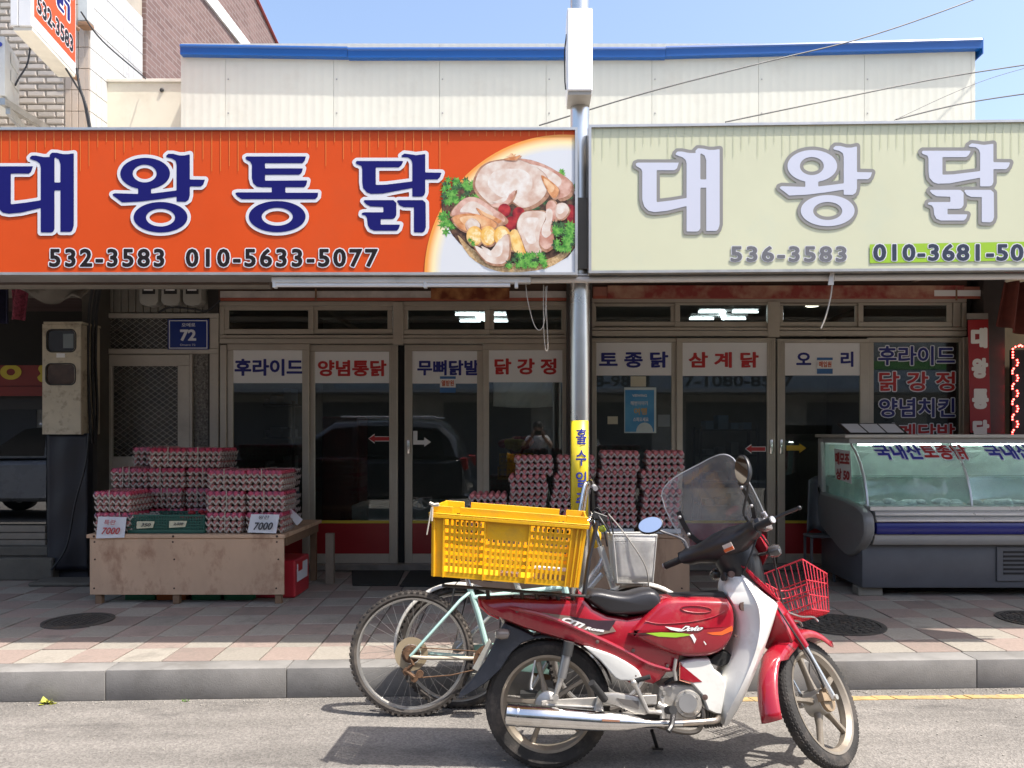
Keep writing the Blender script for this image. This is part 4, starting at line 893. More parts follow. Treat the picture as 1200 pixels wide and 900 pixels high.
# ceiling lights inside
tube_m = M('lit_tube', (1, 1, 1), .4, n=0, emit=(.85, .95, 1.0), es=4); hous = M('white_enamel')
for cx, cy, Yl_, lb, hw_ in ((565, 372, 8.8, 'lit ceiling fluorescent fitting seen through the left transom window', 29), (848, 369, 8.6, 'lit ceiling fluorescent fitting seen through the right transom window', 34)):
    c = P(cx, cy, Yl_); t = thing('ceiling_light', lb, 'ceiling light', tuple(c)); w_ = hw_/900*Yl_
    mb = MB(); mb.box(c.x-w_*.1, c.x+w_*.1, c.y-.35, c.y+.45, c.z+.03, c.z+.06); mb.box(c.x-w_, c.x+w_, c.y-.3, c.y-.12, c.z+.02, c.z+.05); mb.box(c.x-w_, c.x+w_, c.y+.2, c.y+.38, c.z+.02, c.z+.05); mb.build('housing', hous, t)
    for dy in (-.21, .29):
        for s0, s1 in ((-w_, -w_*.14), (w_*.14, w_)):
            mb = MB(); mb.tube([(c.x+s0, c.y+dy, c.z), (c.x+s1, c.y+dy, c.z)], .011, 8); mb.build('lamp_tube', tube_m, t)
    mb = MB(); mb.tube([(c.x-.04, c.y-.1, c.z), (c.x+.05, c.y+.2, c.z)], .03, 8); mb.build('lamp_tube', tube_m, t)
c = P(952, 359, 9); t = thing('ceiling_light', 'small round lit ceiling lamp seen through the third right transom', 'ceiling light', tuple(c)); mb = MB(); mb.lathe([(0, 0), (.07, .0), (.09, .02), (.09, .03)], c, n=16); mb.build('lamp_shade', M('lit_dim', (1, 1, 1), .4, n=0, emit=(1, .9, .75), es=3), t)
# interior furniture
shelf_m = M('shelf_dark', (.07, .07, .075), .6); crate_y = M('inner_crate_yellow', (.35, .22, .03), .6, n=.1)
def crate(px0, px1, pyb, pyt, Y, mat, label, dep=.35, group=None, name='plastic_crate', rows=2, colsn=8):
    z0, z1 = Z(pyb, Y), Z(pyt, Y); x0, x1 = X(px0, Y), X(px1, Y)
    t = thing(name, label, 'crate', ((x0+x1)/2, Y+dep/2, z0), group=group)
    mb = MB(); mb.box(x0, x1, Y, Y+dep, z0, z0+.012); h = z1-z0
    for y in (Y, Y+dep-.012):
        mb.box(x0, x1, y, y+.012, z1-h*.16, z1); mb.box(x0, x1, y, y+.012, z0+.013, z0+h*.2)
        for k in range(1, rows): zz = z0+h*.2+(h*.64)*k/rows; mb.box(x0, x1, y+.001, y+.011, zz-.006, zz+.006)
        for k in range(colsn+1):
            xx = x0+(x1-x0)*k/colsn; mb.box(max(x0, xx-.006), min(x1, xx+.006), y+.002, y+.010, z0+h*.2, z1-h*.16)
    for x in (x0, x1-.012): mb.box(x, x+.012, Y+.0125, Y+dep-.0125, z0+.013, z1)
    mb.build('body', mat, t, smooth=0); return t
crate(585, 625, 545, 532, 7.9, crate_y, 'upper yellow crate inside the shop behind the egg trays'); crate(583, 625, 562, 547, 7.9, crate_y, 'lower yellow crate inside the shop behind the egg trays')
mb = MB()
random.seed(9)
for i in range(14): a = P(random.uniform(588, 622), random.uniform(516, 530), 8.05); mb.ball(a, (random.uniform(.04, .09), .06, .05), 8, 6)
tag(mb.build('red_bags', M('bag_red', (.3, .03, .02), .5, n=.3), kind=None), 'heap of red bags on the yellow crates inside the shop', 'bags')
mb = MB()
for i in range(6): a = P(random.uniform(596, 612), random.uniform(518, 526), 7.98); mb.ball(a, (.05, .04, .04), 8, 6)
tag(mb.build('yellow_bag', M('bag_yellow', (.5, .35, .02), .5, n=.2)), 'yellow bag lying on the red bags inside the shop', 'bag')
for px0, px1, py0, py1, Yi, lb, mt in ((275, 345, 470, 600, 8.6, 'dark storage rack inside behind the leftmost door leaf', shelf_m), (820, 890, 500, 600, 9, 'dark kitchen rack inside behind the scooter windscreen', shelf_m)):
    t = thing('storage_rack', lb, 'rack', (X((px0+px1)/2, Yi), Yi+.2, ZW)); x0, x1 = X(px0, Yi), X(px1, Yi)
    for x in (x0, x1-.03):
        for y in (Yi, Yi+.4): mb = MB(); mb.box(x, x+.03, y, y+.03, ZW, Z(py0, Yi)); mb.build('upright', mt, t)
    for k in range(5):
        zz = ZW+.15+(Z(py0, Yi)-ZW-.2)*k/4; mb = MB(); mb.box(x0+.031, x1-.031, Yi, Yi+.4, zz, zz+.02); mb.build('shelf', mt, t)
        mb = MB()
        for q in range(4): xx = x0+.08+q*.15; mb.box(xx, xx+random.uniform(.07, .12), Yi+.05, Yi+.3, zz+.021, zz+random.uniform(.08, .22))
        mb.build('carton', M('carton%d' % (k % 3), random.choice([(.14, .2, .28), (.25, .2, .12), (.2, .2, .2)]), .7), t)
t = thing('display_cabinet', 'red drinks cabinet standing inside behind the second door leaf', 'cabinet', (X(395, 9), 9.2, ZW)); mb = MB(); mb.box(X(377, 9), X(420, 9), 9, 9.5, ZW, Z(488, 9)); mb.build('body', M('cab_red', (.13, .02, .015), .4, n=.3), t, bevel=.02)
t = thing('counter', 'pale low counter inside behind the second door leaf', 'counter', (X(440, 8.2), 8.3, ZW)); mb = MB(); mb.box(X(412, 8.2), X(470, 8.2), 8.2, 8.7, ZW, Z(592, 8.2)); mb.build('body', M('counter_grey', (.32, .33, .31), .5), t, bevel=.01)
t = thing('counter', 'pale low counter inside behind the door leaf with the white arrow', 'counter', (X(510, 8.2), 8.3, ZW)); mb = MB(); mb.box(X(476, 8.2), X(560, 8.2), 8.2, 8.7, ZW, Z(590, 8.2)); mb.build('body', M('counter_grey'), t, bevel=.01)
# ------------------------------------------------------------- house door left
HS = thing('house_front', 'aluminium house door with wired glass and patterned side light, left of the shop', 'house front', (X(186, YF), 8.2, ZW))
alp = M('door_pale', (.52, .48, .41), .5, metal=.15, n=.08, ns=8, dirt=(.22, .19, .15), da=.5, ds=4)
frame([(115, 367, 256, 372.5), (115, 408.5, 256, 414.5), (115, 372.7, 118.5, 408.3), (245.5, 372.7, 256, 408.3), (115, 414.7, 118.5, 668), (245.5, 414.7, 256, 668)], YF-.01, .07, 'frame', alp, HS)
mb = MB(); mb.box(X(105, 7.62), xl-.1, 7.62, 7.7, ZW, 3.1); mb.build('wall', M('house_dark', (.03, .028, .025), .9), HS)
mb = MB(); px = 116
while px < 256: mb.pbox(px, 334, px+7.5, 366.5, YF+.02, .03); px += 8.7
mb.build('siding', M('siding_grey', (.26, .245, .21), .6, n=.12, ns=7), HS, bevel=.004)
wire = M('wire_alu', (.42, .40, .36), .4, metal=.6, n=0)
def wiremesh(x0, y0, x1, y1, Y, par, px=9.2, py=6.6):
    mb = MB()
    def clip(ax, ay, bx_, by):
        import itertools
        t0, t1 = 0, 1
        for p, q in ((-(bx_-ax), ax-x0), (bx_-ax, x1-ax), (-(by-ay), ay-y0), (by-ay, y1-ay)):
            if p == 0:
                if q < 0: return None
            else:
                r_ = q/p
                if p < 0: t0 = max(t0, r_)
                else: t1 = min(t1, r_)
        if t0 >= t1: return None
        return (ax+(bx_-ax)*t0, ay+(by-ay)*t0, ax+(bx_-ax)*t1, ay+(by-ay)*t1)
    W = x1-x0; H = y1-y0; sl_ = py/px; k = -int(W*sl_/py)-2
    while k*py < H+W*sl_+py:
        c_ = clip(x0, y0+k*py, x1, y0+k*py+W*sl_)
        if c_: mb.tube([P(c_[0], c_[1], Y), P(c_[2], c_[3], Y)], .0022, 4)
        c_ = clip(x0, y0+k*py, x1, y0+k*py-W*sl_)
        if c_: mb.tube([P(c_[0], c_[1], Y+.004), P(c_[2], c_[3], Y+.004)], .0022, 4)
        k += 1
    return mb.build('security_mesh', wire, par, smooth=0, kind='stuff')
fgl = glass('frosted_glass', (.5, .5, .47), 1.5, .25, .25, (.3, .28, .25))
o = frame([(119, 415.5, 222, 428.5), (119, 428.7, 131, 667), (208, 428.7, 222, 667), (131.2, 536, 207.8, 549), (131.2, 650, 207.8, 667)], YF-.002, .045, 'door', alp, HS)
mb = MB(); mb.pbox(131, 428.5, 208, 536, YF+.03, .005); mb.build('glass', fgl, o); wiremesh(131, 428.5, 208, 536, YF+.015, o)
mb = MB(); mb.pbox(129.5, 427.3, 209.5, 429, YF-.006, .006); mb.pbox(129.5, 535, 209.5, 537, YF-.006, .006); mb.build('bead', alp, o)
mb = MB(); mb.pbox(131, 549, 208, 650, YF+.02, .01); mb.build('lower_panel', M('door_panel', (.22, .21, .19), .5), o)
mb = MB(); mb.pbox(118.5, 372.5, 245.5, 408.5, YF+.03, .005); mb.build('transom_glass', fgl, HS); wiremesh(118.5, 372.5, 196, 408.5, YF+.018, HS)
mb = MB(); mb.pbox(222.2, 415, 225, 667, YF-.004, .05); mb.build('mullion', alp, HS)
pat = M('patterned_glass', (.16, .15, .13), .25, n=.8, ns=60, bump=.8, bs=90); mb = MB(); mb.pbox(225.2, 415, 245.2, 667, YF+.025, .006); mb.build('side_light', pat, HS)
t = thing('number_plate', 'blue house number plate 72 on the door transom', 'number plate', tuple(P(220, 409, YF-.02)))
plb = M('plate_blue', (.008, .03, .22), .3, n=0); mb = MB(); mb.pbox(196.5, 374, 244.5, 409.5, YF-.025, .012); mb.build('plate', plb, t, bevel=.002)
pw = M('plate_white', (.8, .82, .88), .4, n=0); Y2 = YF-.025
mb = MB()
for a in ((198, 375.3, 243, 376.3), (198, 407.4, 243, 408.4), (198, 376.3, 199, 407.4), (242, 376.3, 243, 407.4)): mb.pbox(*a, Y2-.002, .0015)
mb.build('border', pw, t, smooth=0)
write('lettering', '오메로', (213, 378.5, 229, 383), Y2, pw, t, off=.02, lift=.002); write('lettering', '72', (211, 386, 230, 399.5), Y2, pw, t, off=.04, lift=.002); write('lettering', 'Omero 72', (211, 403, 229, 405.3), Y2, pw, t, off=.0, lift=.002)
# electricity meters
for i, px in enumerate((163, 188.5, 214)):
    lb = ['leftmost of three grey electricity meters above the house door', 'middle one of three grey electricity meters above the house door', 'rightmost of three grey electricity meters above the house door'][i]
    Ym = 7.25; t = thing('electricity_meter', lb, 'meter', tuple(P(px+11, 358, Ym)), group='electricity meters above the house door')
    mb = MB(); pl = [(px, 330), (px+22, 330), (px+22, 353), (px+19, 357), (px+12, 358.5), (px+10, 358.5), (px+3, 357), (px, 353)]
    mb.prism(pl, lambda a, b_, w: Vector((X(a, Ym), Ym+w, Z(b_, Ym))), 0, .12); mb.build('case', M('meter_grey', (.36, .35, .31), .35, n=.06), t, bevel=.008, seg=2)
    mb = MB(); mb.pbox(px+3.5, 337, px+18.5, 344.5, Ym-.006, .006); mb.build('window', M('meter_dark', (.04, .04, .04), .2), t, bevel=.002)
    mb = MB(); mb.pbox(px+5.5, 339, px+16, 340.6, Ym-.008, .002); mb.build('dial', M('menu_white'), t, smooth=0)
mb = MB(); mb.tube(curve_pts([P(186, 366, 7.3), P(200, 360, 7.3), P(225, 362, 7.3), P(243, 364, 7.3), P(258, 352, 7.3)], 5), .01, 6); tag(mb.build('cable', cab), 'black cable sagging under the electricity meters', 'cable')
# meter cupboard on the corner column
YC = 6.9
t = thing('meter_cabinet', 'rust-stained cream metal meter cabinet with two rounded windows', 'meter cabinet', tuple(P(73, 509, YC)))
cmat = M('cabinet_cream', (.52, .46, .34), .5, n=.1, ns=6, dirt=(.12, .07, .04), da=.85, ds=9, bump=.05)
dep = .3; x0, x1 = X(50, YC), X(95, YC); z0, z1 = Z(509, YC), Z(380, YC)
ws = [(55.5, 387, 88, 411.5), (54.5, 427, 87.5, 450)]
def rr(a, b_, c_, d_, r_=5, n=4):
    o_ = []
    for (cx, cy, a0) in ((c_-r_, b_+r_, -90), (c_-r_, d_-r_, 0), (a+r_, d_-r_, 90), (a+r_, b_+r_, 180)):
        o_ += [(cx+r_*math.cos(R(a0+90*k/n)), cy+r_*math.sin(R(a0+90*k/n))) for k in range(n+1)]
    return o_
mb = MB(); mb.box(x0, x1, YC+.012, YC+dep, z0, z1); mb.build('case', cmat, t, bevel=.006)
# front plate with the two openings cut out
cu = bpy.data.curves.new('plate', 'CURVE'); cu.dimensions = '2D'; cu.fill_mode = 'FRONT'
for lp in ([(50, 380), (95, 380), (95, 509), (50, 509)], rr(*ws[0]), rr(*ws[1])):
    sp = cu.splines.new('POLY'); sp.points.add(len(lp)-1); sp.use_cyclic_u = True
    for q, (a, b_) in zip(sp.points, lp): q.co = (X(a, YC), Z(b_, YC), 0, 1)
ob = bpy.data.objects.new('plate', cu); me = bpy.data.meshes.new_from_object(ob); mb = MB()
mb.add([Vector((v.co.x, YC-.002, v.co.y)) for v in me.vertices], [tuple(p.vertices) for p in me.polygons]); bpy.data.objects.remove(ob)
mb.build('front_plate', cmat, t, smooth=0, solid=.004)
for k, w_ in enumerate(ws):
    mb = MB(); pl = rr(*w_); mb.prism(pl, lambda a, b_, w: Vector((X(a, YC), YC+w, Z(b_, YC))), .005, .0115); mb.build('window', M('window_dark', (.02, .02, .022), .1, n=.1) if k == 0 else M('window_brown', (.07, .04, .025), .1, n=.4, ns=12), t)
    o_ = [P(a, b_, YC-.004) for a, b_ in rr(w_[0]-.8, w_[1]-.8, w_[2]+.8, w_[3]+.8, 6)]; mb = MB(); mb.tube(o_, .006, 6, closed=True); mb.build('gasket', M('dark_rubber'), t)
mb = MB(); mb.pbox(74, 391, 86, 408, YC+.001, .003); mb.build('label_plate', M('label_grey', (.2, .24, .25), .4), t)
mb = MB(); mb.pbox(66, 414, 76, 419, YC-.007, .002); mb.build('sticker', M('menu_white'), t, smooth=0)
mb = MB(); mb.pbox(51, 377, 96, 379.5, YC-.01, dep); mb.build('cap', cmat, t)
# corner column and left neighbour
LN = thing('neighbour_shop', 'dark clothing shop at the left edge with a window above wooden slats', 'shop', (X(25, 7.2), 8, ZW))
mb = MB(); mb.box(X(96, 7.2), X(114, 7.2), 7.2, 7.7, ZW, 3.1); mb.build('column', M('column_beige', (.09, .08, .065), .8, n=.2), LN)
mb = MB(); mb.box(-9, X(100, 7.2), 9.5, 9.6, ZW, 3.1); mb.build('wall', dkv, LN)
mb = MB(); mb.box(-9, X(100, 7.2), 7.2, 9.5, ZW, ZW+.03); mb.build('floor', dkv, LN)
mb = MB(); mb.pbox(-120, 464, 52, 480, 7.2, .08); mb.build('lintel', M('lintel_black', (.015, .014, .014), .7), LN)
dgl = glass('dark_glass', (.35, .38, .4), 2.6); mb = MB(); mb.pbox(-120, 480, 54, 614, 7.2, .006); mb.build('glass', dgl, LN)
mb = MB(); mb.box(-7.5, X(54, 7.2), 7.5, 7.55, Z(615, 7.2), Z(464, 7.2)); mb.build('blind', M('black_blind', (.012, .012, .016), .6), LN)
slat = M('slat_wood', (.24, .21, .17), .7, n=.15, ns=6, dirt=(.1, .09, .07), da=.5)
for y0, y1 in ((616, 623.5), (624.5, 632), (633, 640.5)):
    mb = MB(); mb.pbox(-120, y0, 53, y1, 7.13, .04); mb.build('slat', slat, LN, bevel=.003)
mb = MB(); mb.pbox(-120, 641, 56, 652, 7.0, .3); mb.build('step', M('step_concrete', (.12, .11, .09), .9, n=.2, bump=.4), LN, bevel=.01); mb = MB(); mb.box(-9, X(57, 6.85), 6.9, 7.35, ZW, Z(652, 7.0)-.003); mb.build('step', M('step_concrete'), LN, bevel=.01)
t = thing('red_banner', 'dark red banner with yellow lettering across the left shop', 'banner', tuple(P(0, 464, 7.1)))
mb = MB(); mb.pbox(-120, 428, 52, 464, 7.12, .01); mb.build('cloth', M('banner_cloth', (.16, .02, .015), .7, n=.15), t); mb = MB(); mb.pbox(-120, 452, 52, 453.2, 7.115, .004); mb.build('seam', M('banner_seam', (.08, .01, .01), .8), t, smooth=0)
yl_ = M('banner_yellow', (.42, .33, .02), .6, n=0)
for (cx, cy, rx, ry, ix, iy) in ((13, 436, 12.5, 9, 5, 4),):
    vs = [(cx+rx*math.cos(a), cy+ry*math.sin(a)) for a in [6.283*i/28 for i in range(28)]]+[(cx+ix*math.cos(a), cy+iy*math.sin(a)) for a in [6.283*i/28 for i in range(28)]]
    mb = MB(); mb.add([Vector((X(a, 7.12), 7.116, Z(max(b_, 428.2), 7.12))) for a, b_ in vs], [(i, (i+1) % 28, 28+(i+1) % 28, 28+i) for i in range(28)]); mb.build('lettering', yl_, t, smooth=0)
mb = MB(); pl = smooth_poly([(47, 428.5), (52, 430), (52, 446), (47, 447), (44, 442), (48, 438), (45, 433)], 2); mb.add([Vector((X(a, 7.12), 7.116, Z(b_, 7.12))) for a, b_ in pl], [tuple(range(len(pl)))]); mb.build('lettering', yl_, t, smooth=0)
mb = MB(); Yg = 6.6
def dr(u, v): return Vector((X(13+20*u-1*v, Yg), Yg+.03*math.sin(u*9+v*2), Z(332+42*v+(1.5*u), Yg)))
mb.grid(dr, 16, 8); o = mb.build('hanging_garment', M('garment_pink', (.20, .035, .06), .9, n=.7, ns=50), recalc=False, solid=.01); tag(o, 'dark pink patterned garment hanging under the canopy at the left', 'garment')
mb = MB(); mb.grid(lambda u, v: Vector((X(-12+24*u, 6.75), 6.75+.04*math.sin(u*11), Z(334+45*v, 6.75))), 16, 6); tag(mb.build('hanging_garment', M('garment_dark', (.02, .02, .05), .9, n=.4, ns=20), recalc=False, solid=.01), 'dark blue garment hanging at the left edge', 'garment')
mb = MB(); mb.grid(lambda u, v: Vector((X(28+72*u, 6.2), 6.2+.06*math.sin(u*7+v*4), Z(327+20*v-8*abs(u-.35)-v*5*math.cos(u*8)+u*9, 6.2))), 20, 6); tag(mb.build('rolled_tarpaulin', M('tarp_pale', (.16, .145, .12), .7, n=.2), recalc=False, solid=.02), 'dirty pale tarpaulin bundled under the canopy above the meter cabinet', 'tarpaulin')
# navy sheet-wrapped board, cables
t = thing('wrapped_board', 'tall board wrapped in shiny navy plastic below the meter cabinet', 'board', (X(79, 6.95), 7, ZW))
nav = M('navy_plastic', (.008, .009, .016), .5, n=.3, ns=3, bump=.1, bs=5)
def nvf(u, v):
    x = 55+48*u; y = 508+160*v
    return Vector((X(x, 6.95), 6.95+.008*math.sin(u*9+v*1.5)+.004*math.sin(v*17+u*5), Z(y, 6.95)))
mb = MB(); mb.grid(nvf, 14, 30); mb.build('sheet', nav, t, recalc=False, solid=.012); mb = MB(); mb.box(X(56, 6.99), X(102, 6.99), 7.0, 7.08, ZW, Z(509, 6.99)); mb.build('board', M('board_dark', (.02, .02, .025), .7), t)
cable([P(104, 508, 6.9), P(100, 545, 6.86), P(88, 590, 6.86), P(78, 640, 6.86), P(60, 668, 6.84)], .009, 'black cable trailing down across the navy plastic board')
for i, (a, b_, lb) in enumerate(((103, 7.0, 'left'), (108, 7.05, 'middle'), (112, 7.1, 'right'))):
    cable([P(a+8, 330, b_), P(a+2, 360, b_), P(a, 420, b_), P(a+2, 480, b_), P(a+4-2*i, 520, b_)], .013, 'bundled black cable beside the meter cabinet, %s of three' % lb)
mb = MB(); mb.box(X(30, 6.6), X(103, 6.6), 6.62, 6.9, ZW, ZW+.035); tag(mb.build('stone_slab', M('step_concrete'), bevel=.012), 'flat concrete slab on the pavement below the navy board', 'slab')
# right end: banner, column, curtain, LED sign
RN = thing('right_neighbour', 'dark stall front at the right edge behind the fridge', 'stall', (X(1180, 7.2), 8, ZW))
mb = MB(); mb.box(X(1153, 7.3), X(1178, 7.3), 7.3, 7.6, ZW, 3.1); mb.build('column', M('column_dark'), RN, bevel=.005)
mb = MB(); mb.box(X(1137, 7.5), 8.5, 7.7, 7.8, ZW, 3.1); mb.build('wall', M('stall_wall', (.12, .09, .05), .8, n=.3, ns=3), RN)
t = thing('upright_banner', 'narrow red upright banner with pale lettering right of the doors', 'banner', tuple(P(1148, 507, 7.32)))
mb = MB(); mb.loft([[P(a, y, 7.25) for a, y in ((1134, 375), (1158, 374))]+[P(a, y, 7.26) for a, y in ((1158, 374), (1134, 375))], [P(a, 507, 7.25) for a in (1137, 1161)]+[P(a, 507, 7.26) for a in (1161, 1137)]]); mb.build('cloth', M('banner_bright_red', (.30, .012, .015), .5, n=.08), t, smooth=0)
mb = MB(); mb.pbox(1133, 367, 1158, 374, 7.25, .012); mb.build('bar', M('cloth_pale', (.25, .23, .2), .6), t)
for ch, y0 in (('대', 384), ('왕', 419.5), ('통', 455.5), ('닭', 492)):
    write('lettering', ch, (1137.5+(y0-384)*.02, y0, 1157+(y0-384)*.02, y0+24), 7.25, M('letter_pale', (.75, .75, .7), .5, n=0), t, off=.07, lift=.003)
mb = MB(); mb.grid(lambda u, v: Vector((X(1178+40*u-10*v*(1-u), 7.0), 7.0+.05*math.sin(u*16), Z(330+(50+20*u)*v, 7.0))), 30, 6); tag(mb.build('curtain', M('curtain_brown', (.13, .03, .02), .8, n=.3), recalc=False, solid=.01), 'reddish brown curtain gathered at the top right edge', 'curtain')
t = thing('led_sign', 'dark sign edged with glowing red LED dots at the right edge', 'LED sign', tuple(P(1192, 553, 6.7)))
mb = MB(); mb.pbox(1186, 410, 1260, 552, 7.25, .04); mb.build('panel', M('led_black', (.012, .01, .01), .4), t)
led = M('led_red', (1, .1, .08), .4, n=0, emit=(1, .06, .05), es=9); mb = MB()
ld = [(1187, 416), (1187, 412.5), (1187, 409), (1190, 406.5), (1194, 405.5), (1198, 405.8)]
for k in range(7):
    y = 422+k*18; ld += [(1192, y), (1193, y+3), (1192, y+6), (1188, y+10), (1186.5, y+12.5), (1186.5, y+15.5)]
ld += [(1196, 404.5), (1187, 419)]
for a, b_ in ld: c_ = P(a, b_, 7.242); mb.ball(c_, .0085, 8, 5)
mb.build('led', led, t, kind='stuff')
t = thing('doormat', 'dark doormat on the pavement before the second door leaf', 'doormat', (X(440, 6.9), 6.9, ZW))
mm = M('mat_dark', (.03, .032, .028), .95, n=.3, ns=30, bump=.6, bs=120); mb = MB(); a = 1197/(688-507); b_ = 1197/(670-507)
def mat_(x0, x1, x2, x3, ya, yb, T_):
    Ya, Yb = 1197/(ya-507), 1197/(yb-507); mb = MB(); mb.loft([[Vector((X(x0, Ya), Ya, z)), Vector((X(x1, Ya), Ya, z)), Vector((X(x2, Yb), Yb, z)), Vector((X(x3, Yb), Yb, z))] for z in (ZW+.003, ZW+.014)]); mb.build('pile', mm, T_, bevel=.004)
mat_(413, 466, 474, 412, 687, 670, t)
t = thing('doormat', 'black doormat partly behind the bicycle wheel and yellow crate', 'doormat', (X(520, 6.9), 6.9, ZW)); mat_(468, 600, 600, 482, 688, 668, t)
# ============================================================= egg tables
ply = M('plywood_pale', (.56, .375, .245), .75, n=.12, ns=3, bump=.15, bs=60, dirt=(.24, .10, .05), da=.8, ds=5.5, st=(1, 1, .6))
plyd = M('timber_brown', (.20, .12, .07), .8, n=.2, ns=6, bump=.2)
knot = M('nail_rust', (.05, .025, .015), .8, n=0)
ZT = .713
def table(name, label, x0, x1, Y0, Y1, zb, mat, legs):
    t = thing(name, label, 'table', ((x0+x1)/2, (Y0+Y1)/2, ZW))
    mb = MB(); mb.box(x0-.02, x1+.012, Y0-.012, Y1, ZT-.03, ZT); mb.build('top', mat, t, bevel=.003)
    mb = MB(); mb.box(x0, x1, Y0, Y0+.012, zb, ZT-.031); mb.build('front_panel', mat, t, bevel=.002)
    for x in legs:
        mb = MB(); mb.box(x-.025, x+.025, Y0+.013, Y0+.06, ZW, ZT-.031); mb.build('leg', plyd, t, bevel=.003)
        mb = MB(); mb.box(x-.025, x+.025, Y1-.06, Y1-.01, ZW, ZT-.031); mb.build('leg', plyd, t, bevel=.003)
    mb = MB(); mb.box(x1-.02, x1+.0, Y0+.061, Y1-.061, ZT-.1, ZT-.032); mb.build('side_rail', plyd, t, bevel=.002)
    mb = MB(); random.seed(3)
    for x in (x0+.04, (x0+x1)/2-.1, x1-.05):
        for z in (zb+.05, (zb+ZT)/2+.04, ZT-.06): mb.lathe([(.007, 0), (.007, .003), (0, .004)], (x+random.uniform(-.01, .01), Y0, z), (0, -1, 0), 8)
        mb.lathe([(.009, 0), (.009, .003), (0, .004)], (x, Y0-.012, ZT-.015), (0, -1, 0), 8)
    mb.build('nail', knot, t, kind='stuff'); return t
tx0, tx1 = -3.47, -1.965
T1 = table('egg_table', 'pale plywood egg table on the left with its front boarded', tx0, tx1, 5.95, 6.95, .244, ply, (X(114, 5.95), X(205, 5.95), X(325, 5.95)))
mb = MB(); mb.loft([[Vector((x, y, z)) for x, y in ((tx1+.10, 6.75), (tx1+.17, 6.75), (tx1+.17, 6.8), (tx1+.10, 6.8))] for z in (ZW, ZT-.1)]); tag(mb.build('prop', M('timber_grey', (.25, .2, .15), .8, n=.2), smooth=0), 'rough upright timber prop standing right of the plywood egg table', 'timber')
T2 = table('egg_table', 'brown plywood egg table behind the scooter and the pole', -.6, 1.177, 5.95, 6.95, .244, M('plywood_brown', (.36, .235, .15), .7, n=.2, ns=3, dirt=(.13, .065, .035), da=.8, ds=4, st=(1.6, 1, .35)), (-.5, .4, 1.13))
# trays and eggs
tray_m = M('pulp_tray', (.47, .41, .36), .9, n=.08, ns=20, bump=.3, bs=200, rnd=.08); tray_m2 = M('pulp_tray_mauve', (.40, .33, .315), .9, n=.1, ns=20, bump=.3, bs=200, rnd=.1)
egg_m = M('egg_pink', (.60, .20, .22), .35, n=.3, ns=30); egg_m2 = M('egg_red', (.55, .17, .17), .3, n=.3, ns=30); film = glass('pink_film', (1.0, .55, .66), 1.45, .08, .2, (.6, .1, .2))
pt = .049; NX, NY = 6, 6
def tf(u, v):
    x = (u-.5)*NX*pt; y = (v-.5)*NY*pt
    s_ = .0125*(math.cos(2*math.pi*(x/pt+NX/2))+math.cos(2*math.pi*(y/pt+NY/2)))
    e = max(abs(u-.5), abs(v-.5)); return Vector((x, y, s_+.022-(.004 if e > .49 else 0)))
b_ = MB(); b_.grid(tf, 36, 36)
n_ = len(b_.v); b2 = [Vector((p.x, p.y, p.z-.006)) for p in b_.v]; fb = [tuple(i+n_ for i in f[::-1]) for f in b_.f]
for i_ in set([i for i in range(37)]+[37*j+36 for j in range(37)]+[37*36+i for i in range(37)]+[37*j for j in range(37)]): b2[i_].z -= .010
b_.v += b2; b_.f += fb
bd = [i for i in range(37)]+[37*j+36 for j in range(1, 37)]+[37*36+i for i in range(35, -1, -1)]+[37*j for j in range(35, 0, -1)]
for a, c_ in zip(bd, bd[1:]+bd[:1]): b_.f.append((a, c_, c_+n_, a+n_))
def mk(nm, mb, mt):
    o = mb.build(nm, mt, None, local=True, smooth=50); me = o.data; bpy.data.objects.remove(o); return me
TRM = mk('egg_tray', b_, tray_m); TRM2 = TRM.copy(); TRM2.materials[0] = tray_m2
def eggs(full):
    e = MB(lambda p: p+Vector((0, 0, .010 if full else -.003)))
    for i in range(NX):
        for j in range(NY):
            if not full and 0 < i < NX-1 and 0 < j < NY-1: continue
            x = (i-NX/2+.5)*pt; y = (j-NY/2+.5)*pt; e.ball((x, y, .03), (.0215, .0215, .027), 8, 6)
    return e
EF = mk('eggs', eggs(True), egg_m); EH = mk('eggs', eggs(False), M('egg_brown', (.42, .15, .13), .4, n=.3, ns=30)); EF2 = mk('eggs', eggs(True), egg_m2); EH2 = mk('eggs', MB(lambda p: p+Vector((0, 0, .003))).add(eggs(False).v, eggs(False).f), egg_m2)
def ff(u, v):
    e = max(abs(u-.5), abs(v-.5)); x = (u-.5)*.302; y = (v-.5)*.302
    s_ = .006*math.cos(2*math.pi*(x/pt+NX/2))*math.cos(2*math.pi*(y/pt+NY/2)); return Vector((x, y, .060-.006*(math.cos(2*math.pi*x/pt)*-1)*0+abs(s_)+(-.03 if e > .495 else 0)))
fm = MB(); fm.grid(ff, 30, 30); FILM = mk('film', fm, film)
strap_m = M('strap_cream', (.42, .37, .30), .5, n=0)
